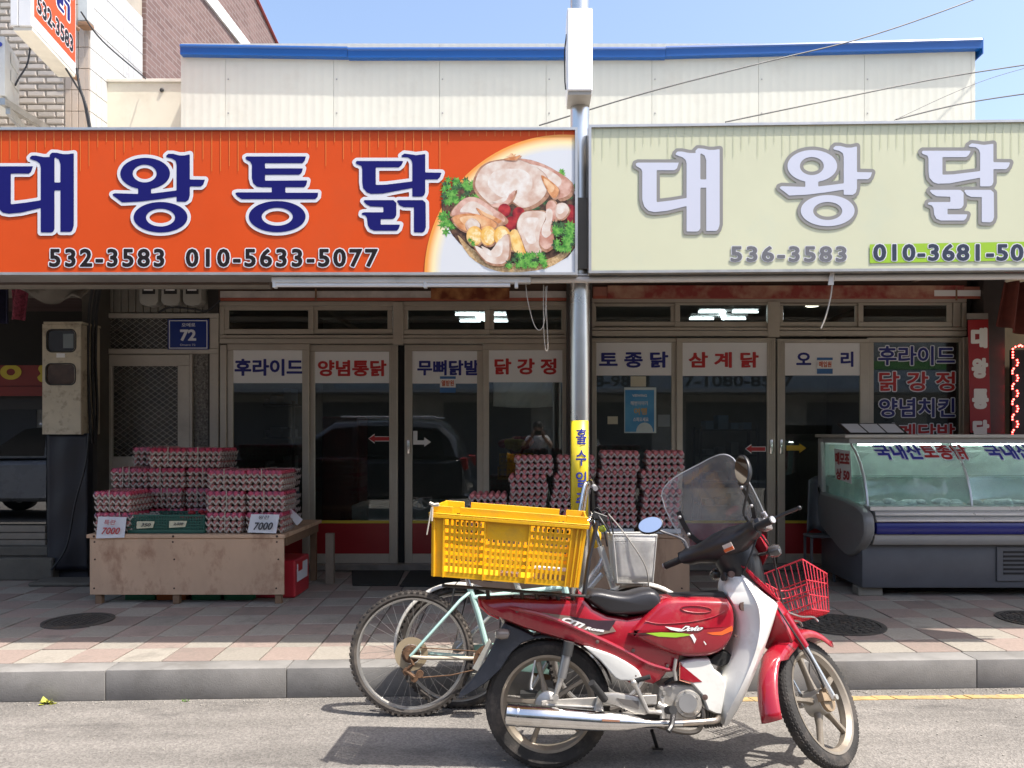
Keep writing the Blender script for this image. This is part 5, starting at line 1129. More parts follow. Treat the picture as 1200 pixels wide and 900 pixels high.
def bundle(x, y, z, n, label, grp, top, style=0, pitch=.0535, filmed=True, strap=True):
    if style == 0: pitch = .0475
    t = thing('egg_bundle', label, 'egg trays', (x, y, z), (random.uniform(-.01, .01), random.uniform(-.014, .014), random.uniform(-.07, .07)), group=grp)
    tm_, ef, eh = (TRM, EF, EH) if style == 0 else (TRM2, EF2, EH2)
    for k in range(n):
        o = bpy.data.objects.new('egg_tray', tm_); COL.objects.link(o); o.parent = t; o.location = (random.uniform(-.007, .007), random.uniform(-.006, .006), k*pitch); o.rotation_euler = (random.uniform(-.012, .012), random.uniform(-.015, .015), random.uniform(-.03, .03))
        if style == 2: continue
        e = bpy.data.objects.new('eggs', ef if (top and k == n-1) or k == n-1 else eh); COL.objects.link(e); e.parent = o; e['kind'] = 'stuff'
        if e.data in (EF, EF2) and not (k == n-1): pass
    if filmed and style == 0:
        o = bpy.data.objects.new('film', FILM); COL.objects.link(o); o.parent = t; o.location = (0, 0, (n-1)*pitch)
    if strap and style == 0:
        sx = random.choice([-.05, -.02, .01, .05]); w_ = NX*pt/2+.004; H = n*pitch+.026
        mb = MB()
        for xx in ((sx,) if random.random() < .75 else (sx, sx+.05)):
            pr = [(-w_, .005), (-w_, H), (w_, H), (w_, .005)]; sx = sx
            for (a, b2_) in zip(pr, pr[1:]):
                if a[0] == b2_[0]: mb.box(xx-.0035, xx+.0035, a[0]-.001, a[0]+.001, a[1], b2_[1])
                else: mb.box(xx-.0035, xx+.0035, a[0], b2_[0], H, H+.002)
        mb.build('strap', strap_m, t, local=True, smooth=0)
    return t
random.seed(21)
G1 = 'strapped egg bundles on the pale plywood table'; G2 = 'egg tray bundles on the brown plywood table'
lev = {1: ['only'], 2: ['lower', 'top'], 3: ['lowest', 'middle', 'top'], 4: ['lowest', 'second', 'third', 'top']}
st1 = [(-3.30, 6.13, 2, 'front left stack, behind the red price card'), (-3.37, 6.46, 3, 'stack just behind the front left one'), (-3.36, 6.78, 4, 'rearmost left stack before the house door'),
 (-3.06, 6.46, 4, 'stack behind the green basket on its left side'), (-2.735, 6.46, 4, 'stack behind the green basket on its right side'),
 (-2.44, 6.14, 3, 'front stack right of the green basket'), (-2.125, 6.14, 3, 'front right stack behind the black price card')]
for x, y, n, lb in st1:
    for k in range(n): bundle(x+random.uniform(-.008, .008), y, ZT+.004+k*.166, 3, '%s egg bundle of the %s' % (lev[n][k], lb), G1, k == n-1)
for k in range(3): bundle(-2.2, 6.5, ZT+.004+k*.166, 3, '%s bundle of empty grey trays behind the front right egg stack' % lev[3][k], 'bundles of empty trays', False, style=2)
st2 = [(-.385, 6.12, 2, 'low leftmost stack above the yellow crate', 3), (-.055, 6.12, 4, 'tall stack before the hanging cloth', 3), (.27, 6.12, 4, 'stack half hidden by the pole on its left', 3), (.60, 6.12, 4, 'stack right of the pole', 3), (.965, 6.12, 4, 'rightmost stack behind the scooter windscreen', 3)]
for x, y, n, lb, _ in st2:
    mb = MB(); mb.box(x-.15, x+.15, y-.15, y+.15, ZT+.001, ZT+.038 if n > 2 else ZT+.01)
    if x > .5: tag(mb.build('carton', M('carton_white', (.48, .5, .52), .6, n=.1), bevel=.003), 'flattened white cardboard under the %s' % lb, 'cardboard')
    z0_ = ZT+(.04 if x > .5 else .004)
    for k in range(n): bundle(x+random.uniform(-.02, .02)+(.02 if k == 3 else 0), y+random.uniform(-.02, .02), z0_+k*.148, 3, '%s egg tray bundle of the %s' % (lev[n][k], lb), G2, k == n-1, style=1, pitch=.049, strap=False)
# dark separators between stacks
# baskets, cards
gm = M('basket_green', (.02, .10, .075), .4, n=.1)
t = thing('green_basket', 'dark green plastic basket with red packets on the pale plywood table', 'basket', (X(195, 5.99), 6.1, ZT))
x0, x1, y0, y1, z0, z1 = X(150, 5.99), X(240, 5.99), 5.985, 6.27, ZT+.004, Z(603, 5.99)
mb = MB(); mb.box(x0, x1, y0, y1, z0, z0+.008)
for y in (y0, y1-.006):
    mb.box(x0, x1, y, y+.006, z1-.014, z1); mb.box(x0, x1, y, y+.006, z0+.009, z0+.025)
    k = x0
    while k < x1-.004: mb.box(k, k+.006, y+.001, y+.005, z0+.025, z1-.014); k += .0125
    for j in range(1, 5): zz = z0+.025+(z1-z0-.039)*j/5; mb.box(x0, x1, y+.0015, y+.0045, zz-.003, zz+.003)
for x in (x0, x1-.006): mb.box(x, x+.006, y0+.0065, y1-.0065, z0+.009, z1)
mb.build('body', gm, t, smooth=0)
def cardpiece(name, label, cat, pts, Y, mat, lean=.03, dz=.0):
    pv = [P(a, b_, Y) for a, b_ in pts]; zmin = min(p.z for p in pv); zmax = max(p.z for p in pv)
    pv = [p+Vector((0, lean*(p.z-zmin)/(zmax-zmin), 0)) for p in pv]; t = thing(name, label, cat, tuple(pv[0])); mb = MB(); mb.loft([pv, [p+Vector((0, .002, 0)) for p in pv]]); mb.build('card', mat, t, smooth=0); return t
cw_ = M('card_white', (.66, .66, .68), .7, n=.03); cyel = M('card_cream', (.58, .55, .38), .7, n=.03); redpen = M('pen_red', (.45, .04, .04), .5, n=0); pen = M('pen_black', (.03, .03, .04), .5, n=0)
Yc1 = 5.925
t = cardpiece('price_card', 'white price card with red handwriting 7000 leaning before the left egg stack', 'price card', [(112.5, 606), (146, 606.5), (145.5, 630), (112.5, 631)], Yc1, cw_)
write('lettering', '특란', (122, 609, 136, 615), Yc1-.002, redpen, t, off=.01, shear=.2, lift=.002); write('lettering', '7000', (119, 618, 141, 626), Yc1-.002, redpen, t, shear=.35, lift=.002)
t = cardpiece('price_card', 'white price card with black handwriting 7000 leaning before the right egg stack', 'price card', [(292.5, 603), (326, 603.5), (323.5, 625), (290, 624)], Yc1, cw_)
write('lettering', '왕란', (303, 604, 316, 608.5), Yc1-.002, pen, t, off=.01, shear=.2, lift=.002); write('lettering', '7000', (297, 612, 320, 621), Yc1-.002, pen, t, shear=.35, lift=.002)
cardpiece('price_card', 'blank white card tucked at a slant into the right side of the egg stack', 'price card', [(334, 599), (341, 596), (355, 609), (348, 616)], 6.2, cw_, 0)
for (a, b_, w_, h, s_, lb) in ((160, 611, 21, 8.5, '350', 'small cream label on the left of the green basket'), (198, 610.5, 21, 8, '2,000', 'small cream label on the right of the green basket')):
    t = cardpiece('label', lb, 'label', [(a, b_), (a+w_, b_), (a+w_-2, b_+h-1), (a, b_+h)], 5.975, cyel, .004); write('lettering', s_, (a+5, b_+2, a+w_-4, b_+h-2.5), 5.971, pen, t, shear=.35, lift=.002)
mb = MB(); random.seed(4)
for i in range(16): mb.ball((random.uniform(X(205, 6), X(238, 6)), random.uniform(6.05, 6.2), random.uniform(ZT+.09, ZT+.16)), (.03, .03, .018), 8, 5)
tag(mb.build('red_packets', M('packet_red', (.35, .03, .04), .25, n=.4, ns=30)), 'glossy red packets heaped in the right half of the green basket', 'packets')
mb = MB()
for i in range(14): mb.ball((random.uniform(X(158, 6), X(176, 6)), random.uniform(6.03, 6.2), ZT+.135+random.uniform(-.006, .01)), (.014, .014, .01), 8, 5)
tag(mb.build('quail_eggs', M('quail', (.4, .37, .33), .5, n=.3, ns=60)), 'small speckled eggs in the left half of the green basket', 'eggs')
# crates beneath table 1
for i, (a, b_, c_, lb) in enumerate((('crate_green', 146, 181, 'leftmost green drinks crate under the pale plywood table'), ('crate_orange', 183, 217, 'orange drinks crate under the pale plywood table'), ('crate_green', 224, 258, 'middle green drinks crate under the pale plywood table'), ('crate_green', 262, 296, 'rightmost green drinks crate under the pale plywood table'))):
    m_ = M(a, {'crate_green': (.01, .17, .07), 'crate_orange': (.45, .12, .02)}[a], .4, n=.08)
    Yc2 = 6.1; x0, x1 = X(b_, Yc2), X(c_, Yc2); tt = thing('drinks_crate', lb, 'crate', ((x0+x1)/2, Yc2+.15, ZW), group='drinks crates under the plywood table')
    mb = MB(); mb.box(x0, x1, Yc2, Yc2+.3, ZW, ZW+.055); mb.box(x0, x0+.015, Yc2+.001, Yc2+.299, ZW+.056, ZW+.27); mb.box(x1-.015, x1, Yc2+.001, Yc2+.299, ZW+.056, ZW+.27); mb.box(x0, x1, Yc2, Yc2+.3, ZW+.271, ZW+.3); mb.build('body', m_, tt, bevel=.006)
    mb = MB(); mb.box(x0+.016, x1-.016, Yc2+.004, Yc2+.29, ZW+.056, ZW+.27); mb.build('bottles', M('bottles_dark', (.03, .05, .03), .2, n=.4, ns=30), tt)
x0 = X(300, 6.15); t = thing('red_crate', 'red crate with a white printed label at the right end of the plywood table', 'crate', (-1.85, 6.3, ZW)); x1 = X(347, 6.2)
mb = MB(); mb.box(x0-.1, x1, 6.17, 6.55, ZW, Z(657, 6.17)); mb.build('body', M('crate_red', (.42, .02, .03), .35, n=.08), t, bevel=.01)
mb = MB(); mb.box(x1+.0005, x1+.002, 6.22, 6.5, ZW+.12, Z(657, 6.17)-.04); mb.build('label', cw_, t, smooth=0)
mb = MB(); mb.box(x1+.0022, x1+.003, 6.25, 6.36, ZW+.2, ZW+.27); mb.build('emblem', red_l, t, smooth=0)
# ============================================================= display fridge
t = thing('display_fridge', 'long grey display fridge with curved glass and a navy stripe at the right', 'fridge', (3.6, 6.7, ZW))
FX0, FX1 = 2.62, 4.75
fb_ = M('fridge_slate', (.10, .104, .115), .4, n=.12, ns=4, dirt=(.12, .12, .12), da=.3, ds=3, rv=.08); fg = M('fridge_grey', (.36, .36, .35), .35, n=.06); fs_ = M('fridge_silver', (.62, .62, .61), .3, metal=.5, n=.06); fn = M('fridge_navy', (.012, .016, .16), .3, n=.05)
yz = lambda y, z, x: Vector((x, y, z))
mb = MB(); mb.prism([(6.2, .245), (6.2, .60), (7.1, .60), (7.1, .245)], yz, FX0, FX1); mb.build('base', fb_, t, bevel=.012, seg=2)
mb = MB(); mb.prism([(6.14, .602), (6.11, .66), (6.11, .69), (7.1, .69), (7.1, .602)], yz, FX0+.06, FX1); mb.build('skirt', fg, t, bevel=.004)
mb = MB(); mb.prism([(6.085, .692), (6.075, .74), (6.085, .785), (6.3, .785), (6.3, .692)], yz, FX0+.065, FX1); mb.build('bumper', fn, t, bevel=.01, seg=2)
mb = MB(); mb.prism([(6.09, .787), (6.07, .80), (6.09, .83), (6.3, .83), (6.3, .787)], yz, FX0+.06, FX1); mb.prism([(6.10, .832), (6.085, .85), (6.10, .875), (6.3, .875), (6.3, .832)], yz, FX0+.06, FX1); mb.prism([(6.115, .877), (6.115, .912), (6.3, .912), (6.3, .877)], yz, FX0+.03, FX1); mb.build('rail', fs_, t, bevel=.004)
arcp = [(6.14, .914), (6.165, 1.03), (6.21, 1.14), (6.28, 1.25), (6.37, 1.34), (6.47, 1.405)]
fgl2 = glass('fridge_glass', (.86, .95, .92), 1.45, .0, .16, (.62, .72, .69))
for xa, xb in ((FX0+.03, 3.46), (3.48, FX1)):
    mb = MB(); mb.loft([[Vector((x, y, z)) for x in (xa, xb)] for y, z in arcp], cap=False, closed=False); mb.build('curved_glass', fgl2, t, recalc=False, solid=.006)
mb = MB()
for xx in (FX0+.018, 3.47): mb.tube([(xx, y-.004, z) for y, z in arcp], .011, 6)
mb.build('glass_trim', fs_, t)
mb = MB(); mb.prism([(6.46, 1.41), (6.46, 1.455), (7.1, 1.455), (7.1, 1.41)], yz, FX0-.0, FX1); mb.build('top_rail', fg, t, bevel=.004); mb = MB(); mb.prism([(6.42, 1.457), (6.42, 1.485), (7.12, 1.485), (7.12, 1.457)], yz, FX0-.05, FX1); mb.build('top_shelf', M('fridge_top', (.45, .43, .38), .5, n=.1), t, bevel=.004)
mb = MB(); mb.box(FX0+.02, FX1, 7.05, 7.1, .69, 1.41); mb.build('back', M('fridge_inner', (.6, .66, .63), .5, n=.1, ns=3), t)
mb = MB(); mb.box(FX0+.03, FX1, 6.3, 7.049, .70, .76); mb.build('tray_floor', M('fridge_tray', (.5, .52, .52), .4, n=.1), t)
mb = MB(); mb.box(FX0+.03, FX1, 6.7, 7.04, 1.1, 1.112); mb.build('inner_shelf', glass('fridge_shelf', (.6, .75, .7), 1.5, .05, .3, (.3, .42, .38)), t)
mb = MB(); mb.tube([(FX0+.1, 6.52, 1.398), (3.42, 6.52, 1.398)], .009, 8); mb.tube([(3.52, 6.52, 1.398), (FX1, 6.52, 1.398)], .009, 8); mb.build('lamp_tube', M('fridge_lamp', (1, 1, 1), .4, n=0, emit=(.85, 1, .95), es=12), t)
mb = MB(); mb.prism([(6.2, .915), (6.2, 1.0), (6.3, 1.22), (6.46, 1.395), (7.04, 1.395), (7.04, .915)], yz, FX0+.012, FX0+.018); mb.build('side_glass', fgl2, t, recalc=True)
mb = MB(); mb.prism([(6.99, 1.0), (7.05, 1.45), (7.1, 1.45), (7.1, .7), (6.98, .8)], yz, FX0-.03, FX0+.01); mb.build('rear_flange', fg, t, bevel=.008)
ep = [(7.05, 1.02), (6.98, .955), (6.6, .94), (6.30, .915), (6.15, .885), (6.07, .83), (6.06, .70), (6.14, .60), (6.30, .50), (6.48, .48), (6.8, .58), (7.05, .70)]
mb = MB(); mb.puff(smooth_poly(ep, 3), yz, .045, .03); 
for p in mb.v: p.x += FX0-.0
mb.build('end_cap', M('fridge_endcap', (.2, .2, .195), .35, n=.1), t)
# vent
gx0, gx1 = X(1168, 6.19), X(1235, 6.19)
mb = MB(); mb.box(gx0, gx1, 6.185, 6.199, Z(681, 6.19), Z(641, 6.19)); mb.build('vent_panel', fb_, t, bevel=.003)
for i in range(6):
    mb = MB(); zz = Z(647+5*i, 6.18); mb.box(gx0+.05, gx1-.02, 6.179, 6.1845, zz-.008, zz+.008); mb.build('slat', M('vent_black', (.006, .006, .008), .6), t, smooth=0)
for x in (FX0+.09, 4.4):
    mb = MB(); mb.box(x-.1, x+.1, 6.25, 6.37, ZW, .243); tag(mb.build('foot_block', M('concrete_block', (.24, .22, .18), .9, n=.2, bump=.4), bevel=.006), 'concrete block under the %s end of the display fridge' % ('left' if x < 3 else 'right'), 'block')
cable([Vector((2.9, 6.5, .18)), Vector((3.3, 6.42, .185)), Vector((3.7, 6.4, .18)), Vector((4.0, 6.55, .18))], .01, 'cable lying on the pavement under the display fridge')
# curved lettering on the glass
def onarc(u, v, x0, x1, s0, s1, e):
    s_ = s0+(s1-s0)*v; s_ = max(0, min(.9999, s_))*(len(arcp)-1); i = int(s_); f_ = s_-i; a, b_ = Vector((arcp[i][0], arcp[i][1])), Vector((arcp[i+1][0], arcp[i+1][1])); p = a.lerp(b_, f_); d = (b_-a).normalized()
    return Vector((x0+(x1-x0)*u, p.x-d.y*e, p.y+d.x*e))
lw = M('letter_white2', (.62, .64, .68), .4, n=0); nv2 = M('letter_blue', (.02, .03, .30), .4, n=0); rd2 = M('letter_red2', (.40, .02, .02), .4, n=0)
for x0, x1, s_, m_ in ((2.80, 3.185, '국내산', nv2), (3.19, 3.56-.0, '토종닭', rd2), (3.62+.1, 4.1, '국내산', nv2), (4.11, 4.5, '토종닭', rd2)):
    d = text2d(s_, .03)
    lay('lettering_outline', text2d(s_, .08), lambda u, v: onarc(u, v, x0, x1, .66, .965, .003), lw, t, ref=d); lay('lettering', d, lambda u, v: onarc(u, v, x0, x1, .66, .965, .0045), m_, t)
mb = MB(); mb.add([Vector((FX0+.006, y, z)) for y, z in ((6.80, 1.36), (6.45, 1.345), (6.42, 1.07), (6.77, 1.10))], [(0, 1, 2, 3)]); mb.build('side_sign', M('menu_white'), t, smooth=0)
for s_, z0, z1, a, b_ in (('매모조', 1.22, 1.33, 6.77, 6.46), ('상 50', 1.09, 1.19, 6.75, 6.46)):
    lay('lettering', text2d(s_, .05), lambda u, v: Vector((FX0+.003, a+(b_-a)*u, z0+(z1-z0)*v)), rd2, t)
mb = MB()
for i in range(7):
    x0 = FX0+.08+i*.3; mb.box(x0, x0+.25, 6.4, 6.7, .762, .80+random.uniform(.0, .04))
mb.build('food_tray', M('tray_blue', (.05, .16, .24), .4, n=.3, ns=9), t, bevel=.004)
mb = MB()
for i in range(46): mb.ball((random.uniform(FX0+.08, FX1-.1), random.uniform(6.24, 6.42), random.uniform(.90, .93)), (random.uniform(.04, .09), .05, random.uniform(.02, .045)), 8, 6)
tag(mb.build('packed_ice', M('ice', (.60, .64, .66), .7, n=.25, ns=30, bump=.6, bs=60)), 'frosty white packs lining the lower glass of the display fridge', 'ice', kind='stuff')
random.seed(8)
for i in range(5):
    x = 2.9+i*.32; mb = MB(); mb.ball((x, 6.62+random.uniform(-.03, .03), .86), (.1, .12, .065), 12, 8); mb.ball((x+.07, 6.53, .87), (.04, .06, .04), 8, 6); mb.ball((x-.06, 6.53, .87), (.035, .06, .035), 8, 6)
    tag(mb.build('dressed_chicken', M('chicken_raw', (.52, .45, .38), .4, n=.15, ns=20)), 'pale dressed chicken, number %s from the left in the display fridge' % ['one', 'two', 'three', 'four', 'five'][i], 'chicken', 'chickens in the display fridge')
t = thing('card_holder', 'black framed holder with three white cards on top of the display fridge', 'card holder', (3.05, 6.62, 1.487))
x0, x1, Yh = X(992, 6.6), X(1061, 6.6), 6.55
fr_ = lambda u, v, e=0: Vector((x0+.0+(x1-x0)*u+.0-(.05*v if u < .5 else .04*v), Yh+.13*v-e*.9, 1.49+.092*v+e*.3))
mb = MB(); mb.loft([[fr_(0, 0), fr_(1, 0), fr_(1, 1), fr_(0, 1)], [fr_(0, 0)+Vector((0, .02, -.01)), fr_(1, 0)+Vector((0, .02, -.01)), fr_(1, 1)+Vector((0, .02, -.01)), fr_(0, 1)+Vector((0, .02, -.01))]]); mb.build('frame', M('holder_black', (.02, .02, .02), .3), t)
for i in range(3):
    a, b_ = .05+i*.31, .05+i*.31+.28; mb = MB(); mb.add([fr_(a, .1, .004), fr_(b_, .1, .004), fr_(b_, .92, .004), fr_(a, .92, .004)], [(0, 1, 2, 3)]); mb.build('card', cw_, t, smooth=0)
# plastic stool by the fridge
t = thing('plastic_chair', 'grey plastic chair back beside the left end of the fridge', 'chair', (X(957, 7.0), 7.05, ZW))
pc = M('chair_grey', (.10, .11, .12), .4, n=.05)
cx = X(957, 7.0)
mb = MB(); mb.grid(lambda u, v: Vector((cx-.08+.17*u+.03*v, 7.02+.05*math.sin(u*3.1)+.04*v, .62+.48*v-.04*abs(u-.5)*2)), 8, 8); mb.build('backrest', pc, t, recalc=False, solid=.012)
mb = MB(); mb.box(cx-.12, cx+.12, 6.82, 7.03, .56, .585); mb.build('seat', pc, t, bevel=.01)
for dx, dy in ((-.11, 6.84), (.09, 6.84), (-.11, 7.01), (.09, 7.01)): mb = MB(); mb.box(cx+dx, cx+dx+.02, dy, dy+.02, ZW, .56); mb.build('leg', pc, t)
# ============================================================= scooter
LEAN = R(8); SLn, CLn = math.sin(LEAN), math.cos(LEAN); SX0, SY0 = .046, 3.44
SC = thing('scooter', 'red and white step-through delivery scooter with a windscreen, leaning on its stand at the kerb', 'scooter', (SX0, SY0, 0), (-LEAN, 0, 0))
def Lp(px, py, yl=0.0):
    k = (py-507)/900; z = (1.5-k*(SY0+yl*CLn)+yl*SLn)/(CLn+k*SLn); Y = SY0+z*SLn+yl*CLn
    return Vector(((px-630)/900*Y-SX0, yl, z))
def poly2(pts, yl=0.0): return [(Lp(a, b, yl).x, Lp(a, b, yl).z) for a, b in pts]
xz = lambda u, v, w: Vector((u, w, v))
redm = M('scooter_red', (.31, .008, .02), .2, n=.05, ns=4, coat=.6, bump=.02, bs=9, dirt=(.34, .12, .10), da=.55, ds=8, rv=.04); whm = M('scooter_white', (.74, .73, .68), .3, n=.04, ns=5, coat=.25, dirt=(.38, .33, .25), da=.5, ds=5)
blk = M('plastic_black', (.018, .018, .02), .38, n=.15, ns=10); rub = M('rubber_black', (.02, .02, .02), .75, n=.1, bump=.15); tyre = M('tyre_dusty', (.028, .026, .024), .85, n=.3, ns=12, bump=.3, bs=120, dirt=(.12, .10, .085), da=.7, ds=6)
ali = M('cast_aluminium', (.50, .48, .44), .42, metal=.65, n=.12, ns=12, bump=.08, dirt=(.22, .18, .13), da=.5, ds=9); chr_ = M('chrome_worn', (.70, .69, .67), .16, metal=1, n=.08, ns=14, dirt=(.40, .34, .27), da=.5, ds=6)
rimm = M('rim_dusty', (.29, .25, .20), .45, metal=.5, n=.15, ns=10, dirt=(.2, .16, .11), da=.6, ds=7)
def add(nm, mb, mat, par=None, **k): return mb.build(nm, mat, par or SC, local=True, **k)
def mag_wheel(c, r, T, par, tw=.036, ti=.018):
    c = Vector(c); ax = (0, 1, 0)
    mb = MB(T)
    prof = [(r-.055-ti, -.026), (r-.045-ti, -.031), (r-.024, -tw), (r-.006, -tw*.72), (r, -tw*.3), (r, tw*.3), (r-.006, tw*.72), (r-.024, tw), (r-.045-ti, .031), (r-.055-ti, .026)]
    mb.lathe(prof, c, ax, 64, closed=True); w = add('wheel', MB(T).lathe([(q_-ti, z_) for q_, z_ in ((r-.062, -.030), (r-.05, -.032), (r-.052, -.022), (r-.066, -.012), (r-.066, .012), (r-.052, .022), (r-.05, .032), (r-.062, .030), (r-.078, .012), (r-.078, -.012))], c, ax, 64, closed=True), rimm, par)
    add('tyre', mb, tyre, w)
    tr = MB(T); random.seed(1)
    for i in range(84):
        a = 2*math.pi*i/84
        for s_ in (-1, 1):
            for (w0, w1, da) in ((.004, .016, .0), (.018, .030, .35)):
                aa = a+da*2*math.pi/84
                rr_ = r+.0012 if w0 < .01 else r-.004
                p0 = c+Vector((math.cos(aa)*rr_, s_*w0, math.sin(aa)*rr_)); p1 = c+Vector((math.cos(aa+.03)*(rr_-(.0 if w0 < .01 else .006)), s_*w1, math.sin(aa+.03)*(rr_-(.0 if w0 < .01 else .006))))
                t_ = Vector((-math.sin(aa), 0, math.cos(aa)))*.005; n_ = Vector((math.cos(aa), 0, math.sin(aa)))*.004
                tr.add([p0-t_, p0+t_, p1+t_, p1-t_, p0-t_-n_*2, p0+t_-n_*2, p1+t_-n_*2, p1-t_-n_*2], [(0, 1, 2, 3), (0, 4, 5, 1), (1, 5, 6, 2), (2, 6, 7, 3), (3, 7, 4, 0)])
    add('tread', tr, tyre, w, smooth=0, kind='stuff')
    hb = MB(T); hb.lathe([(0, -.055), (.03, -.055), (.055, -.04), (.058, .04), (.03, .055), (0, .055)], c, ax, 28); add('hub', hb, ali, w)
    for k in range(5):
        a = R(90+72*k+14); d = Vector((math.cos(a), 0, math.sin(a))); n_ = Vector((-math.sin(a), 0, math.cos(a))); R1 = r-.07-ti
        secs = []
        for q, wd, th in ((.04, .018, .020), (R1*.55, .010, .013), (R1, .015, .012)):
            o_ = c+d*q; secs.append([o_+n_*wd+Vector((0, th*.4, 0)), o_+n_*wd*.6+Vector((0, th, 0)), o_-n_*wd*.6+Vector((0, th, 0)), o_-n_*wd+Vector((0, th*.4, 0)), o_-n_*wd+Vector((0, -th*.4, 0)), o_-n_*wd*.6+Vector((0, -th, 0)), o_+n_*wd*.6+Vector((0, -th, 0)), o_+n_*wd+Vector((0, -th*.4, 0))])
        mb = MB(T); mb.loft(secs); add('spoke', mb, rimm, w, smooth=50)
    return w
WR = .281
mag_wheel((0, 0, WR), WR, None, SC)
# steering transform
HX = 1.222; A0 = Vector((HX, 0, WR)); RK = R(28); axs = Vector((-math.sin(RK), 0, math.cos(RK)))
ST = Matrix.Translation(A0)@Matrix.Rotation(R(46), 4, axs)@Matrix.Translation(-A0)
def S(p): return ST@Vector(p)
def ax_(d, f=0, y=0): # point at d along the steering axis, f forward of it (perpendicular), y to the left
    return A0+axs*d+Vector((math.cos(RK), 0, math.sin(RK)))*f+Vector((0, y, 0))
mag_wheel((HX, 0, WR), WR, S, SC, tw=.034, ti=.004)
# tail, body
body = poly2([(561, 701), (600, 699.5), (640, 701), (672, 702), (677, 690), (686, 700), (696, 712), (712, 720), (735, 724), (757, 719), (776, 722), (790, 735), (799, 765), (797, 780), (793, 792), (786, 785), (775, 799), (766, 804), (752, 801), (738, 803), (727, 797), (716, 786), (704, 772), (690, 761), (672, 755), (650, 748.5), (615, 738), (592, 729), (572, 721), (563, 711)], -.1)
mb = MB(); mb.puff(body, xz, .112, .028); add('body', mb, redm)
mb = MB(); mb.puff(poly2([(559, 700), (575, 702), (585, 712), (590, 721), (584, 727), (571, 721), (560, 711)], -.07), xz, .085, .012); add('tail_light', mb, M('lamp_red', (.50, .015, .03), .15, n=.05, coat=.8))
# sculpted ridge along the flank
for s_ in (-1, 1):
    mb = MB(); c_ = [Lp(a, b, -.115) for a, b in ((596, 712), (640, 722), (690, 743), (730, 762), (760, 778), (788, 786))]; c_ = curve_pts([Vector((p.x, s_*.110, p.z)) for p in c_], 4); mb.tube(c_, [.004]+[.011]*(len(c_)-2)+[.005], 8); add('flank_ridge', mb, redm)
    sp = poly2([(684, 757), (700, 761), (722, 769), (744, 782), (750, 789), (750, 796), (727, 797.5), (716, 789), (703, 774)], -.12)
    mb = MB(); mb.puff(smooth_poly(sp, 2), xz, .009, .007)
    for p in mb.v: p.y += s_*.117
    add('side_panel', mb, M('panel_silver', (.60, .60, .57), .35, n=.05, coat=.2))
def decal(pts, mat, yl=-.1155, nm='decal', sm=0):
    q = smooth_poly(pts, sm) if sm else pts; mb = MB(); mb.add([Lp(a, b, yl) for a, b in q], [tuple(range(len(q)))]); return add(nm, mb, mat, smooth=0)
decal([(628, 717), (668, 722), (717, 733), (722, 740), (693, 746), (655, 730)], M('decal_brown', (.22, .16, .13), .35, n=.1)); decal([(668, 722.5), (700, 727), (722, 727), (714, 739), (690, 735)], M('decal_charcoal', (.05, .03, .04), .3, n=.3), -.1165)
dw = M('decal_white', (.80, .78, .76), .4, n=0)
def dtext(s_, pts, yl, mat, off=.03, shear=.35, nm='lettering'):   # pts: 4 corners bl br tr tl
    a, b, c_, d = [Lp(*q, yl) for q in pts]
    return lay(nm, text2d(s_, off, shear), lambda u, v: MW(SC)@(a*(1-u)*(1-v)+b*u*(1-v)+c_*u*v+d*(1-u)*v), mat, SC)
dtext('CITI', [(657, 727.5), (683, 737.5), (686, 731.5), (662, 722)], -.118, dw, .06); dtext('Rosa', [(685, 737.5), (708, 741), (708, 737), (686, 734)], -.118, dw, .05)
# tank cover
tank = poly2([(734.5, 742), (738.5, 738), (741, 734), (752, 723), (766, 708), (776, 702), (790, 699), (845, 699.5), (856, 704), (861.5, 716), (862, 735), (858, 750), (848, 763), (832, 770), (806, 771.5), (786, 768), (762, 758), (744, 748)], -.12)
mb = MB(); mb.puff(smooth_poly(tank, 2), xz, .145, .030, ((-1, 1), (-.97, .7), (-.88, .38), (-.7, .15), (-.4, 0), (.4, 0), (.7, .15), (.88, .38), (.97, .7), (1, 1))); add('tank_cover', mb, redm)
mb = MB(); mb.puff(poly2([(781, 700.5), (786, 695.5), (845, 692.5), (849, 698), (846, 701)], -.02), xz, .09, .008); add('tank_pad', mb, blk)
yt_ = -.1475
decal([(735.5, 742.5), (757, 741.5), (770, 742.5), (762, 744.5)], M('decal_dark', (.06, .02, .02), .3), yt_); decal([(757, 742), (775, 741), (800, 742), (813, 744), (792, 747), (772, 746)], M('decal_lime', (.30, .52, .04), .35, n=.1), yt_-.0004); decal([(828, 741.5), (845, 740), (858, 733), (859, 739), (846, 744.5), (835, 744)], M('decal_orange', (.75, .13, .03), .3, n=.1), yt_+.001)
decal([(779, 734), (790, 735.5), (800, 737), (795, 740), (786, 738)], dw, yt_-.0003); dtext('Doko', [(795, 740.5), (822, 739.5), (827, 733), (800, 733)], yt_-.0012, M('decal_black', (.02, .02, .02), .4, n=0), .11); dtext('Doko', [(795.5, 740), (821.5, 739), (826, 733.5), (800.5, 733.5)], yt_-.002, dw, .045)
decal([(808, 744), (812, 743), (816, 749), (814, 754), (811, 748)], dw, yt_-.001); decal([(825, 751), (828, 755), (827, 756), (824.5, 752)], dw, yt_-.001)
# embossed oval on the tank
mb = MB(); o_ = [Lp(816+18*math.cos(a), 714-4*math.sin(a)+1.0*math.cos(a), yt_+.001) for a in [6.283*i/24 for i in range(24)]]; mb.tube(o_, .0022, 6, closed=True); add('tank_emboss', mb, redm)
mb = MB(); mb.tube(curve_pts([Lp(756, 728, yt_+.002), Lp(775, 731, yt_+.001), Lp(810, 728.5, yt_+.001), Lp(835, 723, yt_+.001), Lp(850, 716, yt_+.002)], 6), .002, 6); add('tank_seam', mb, redm)
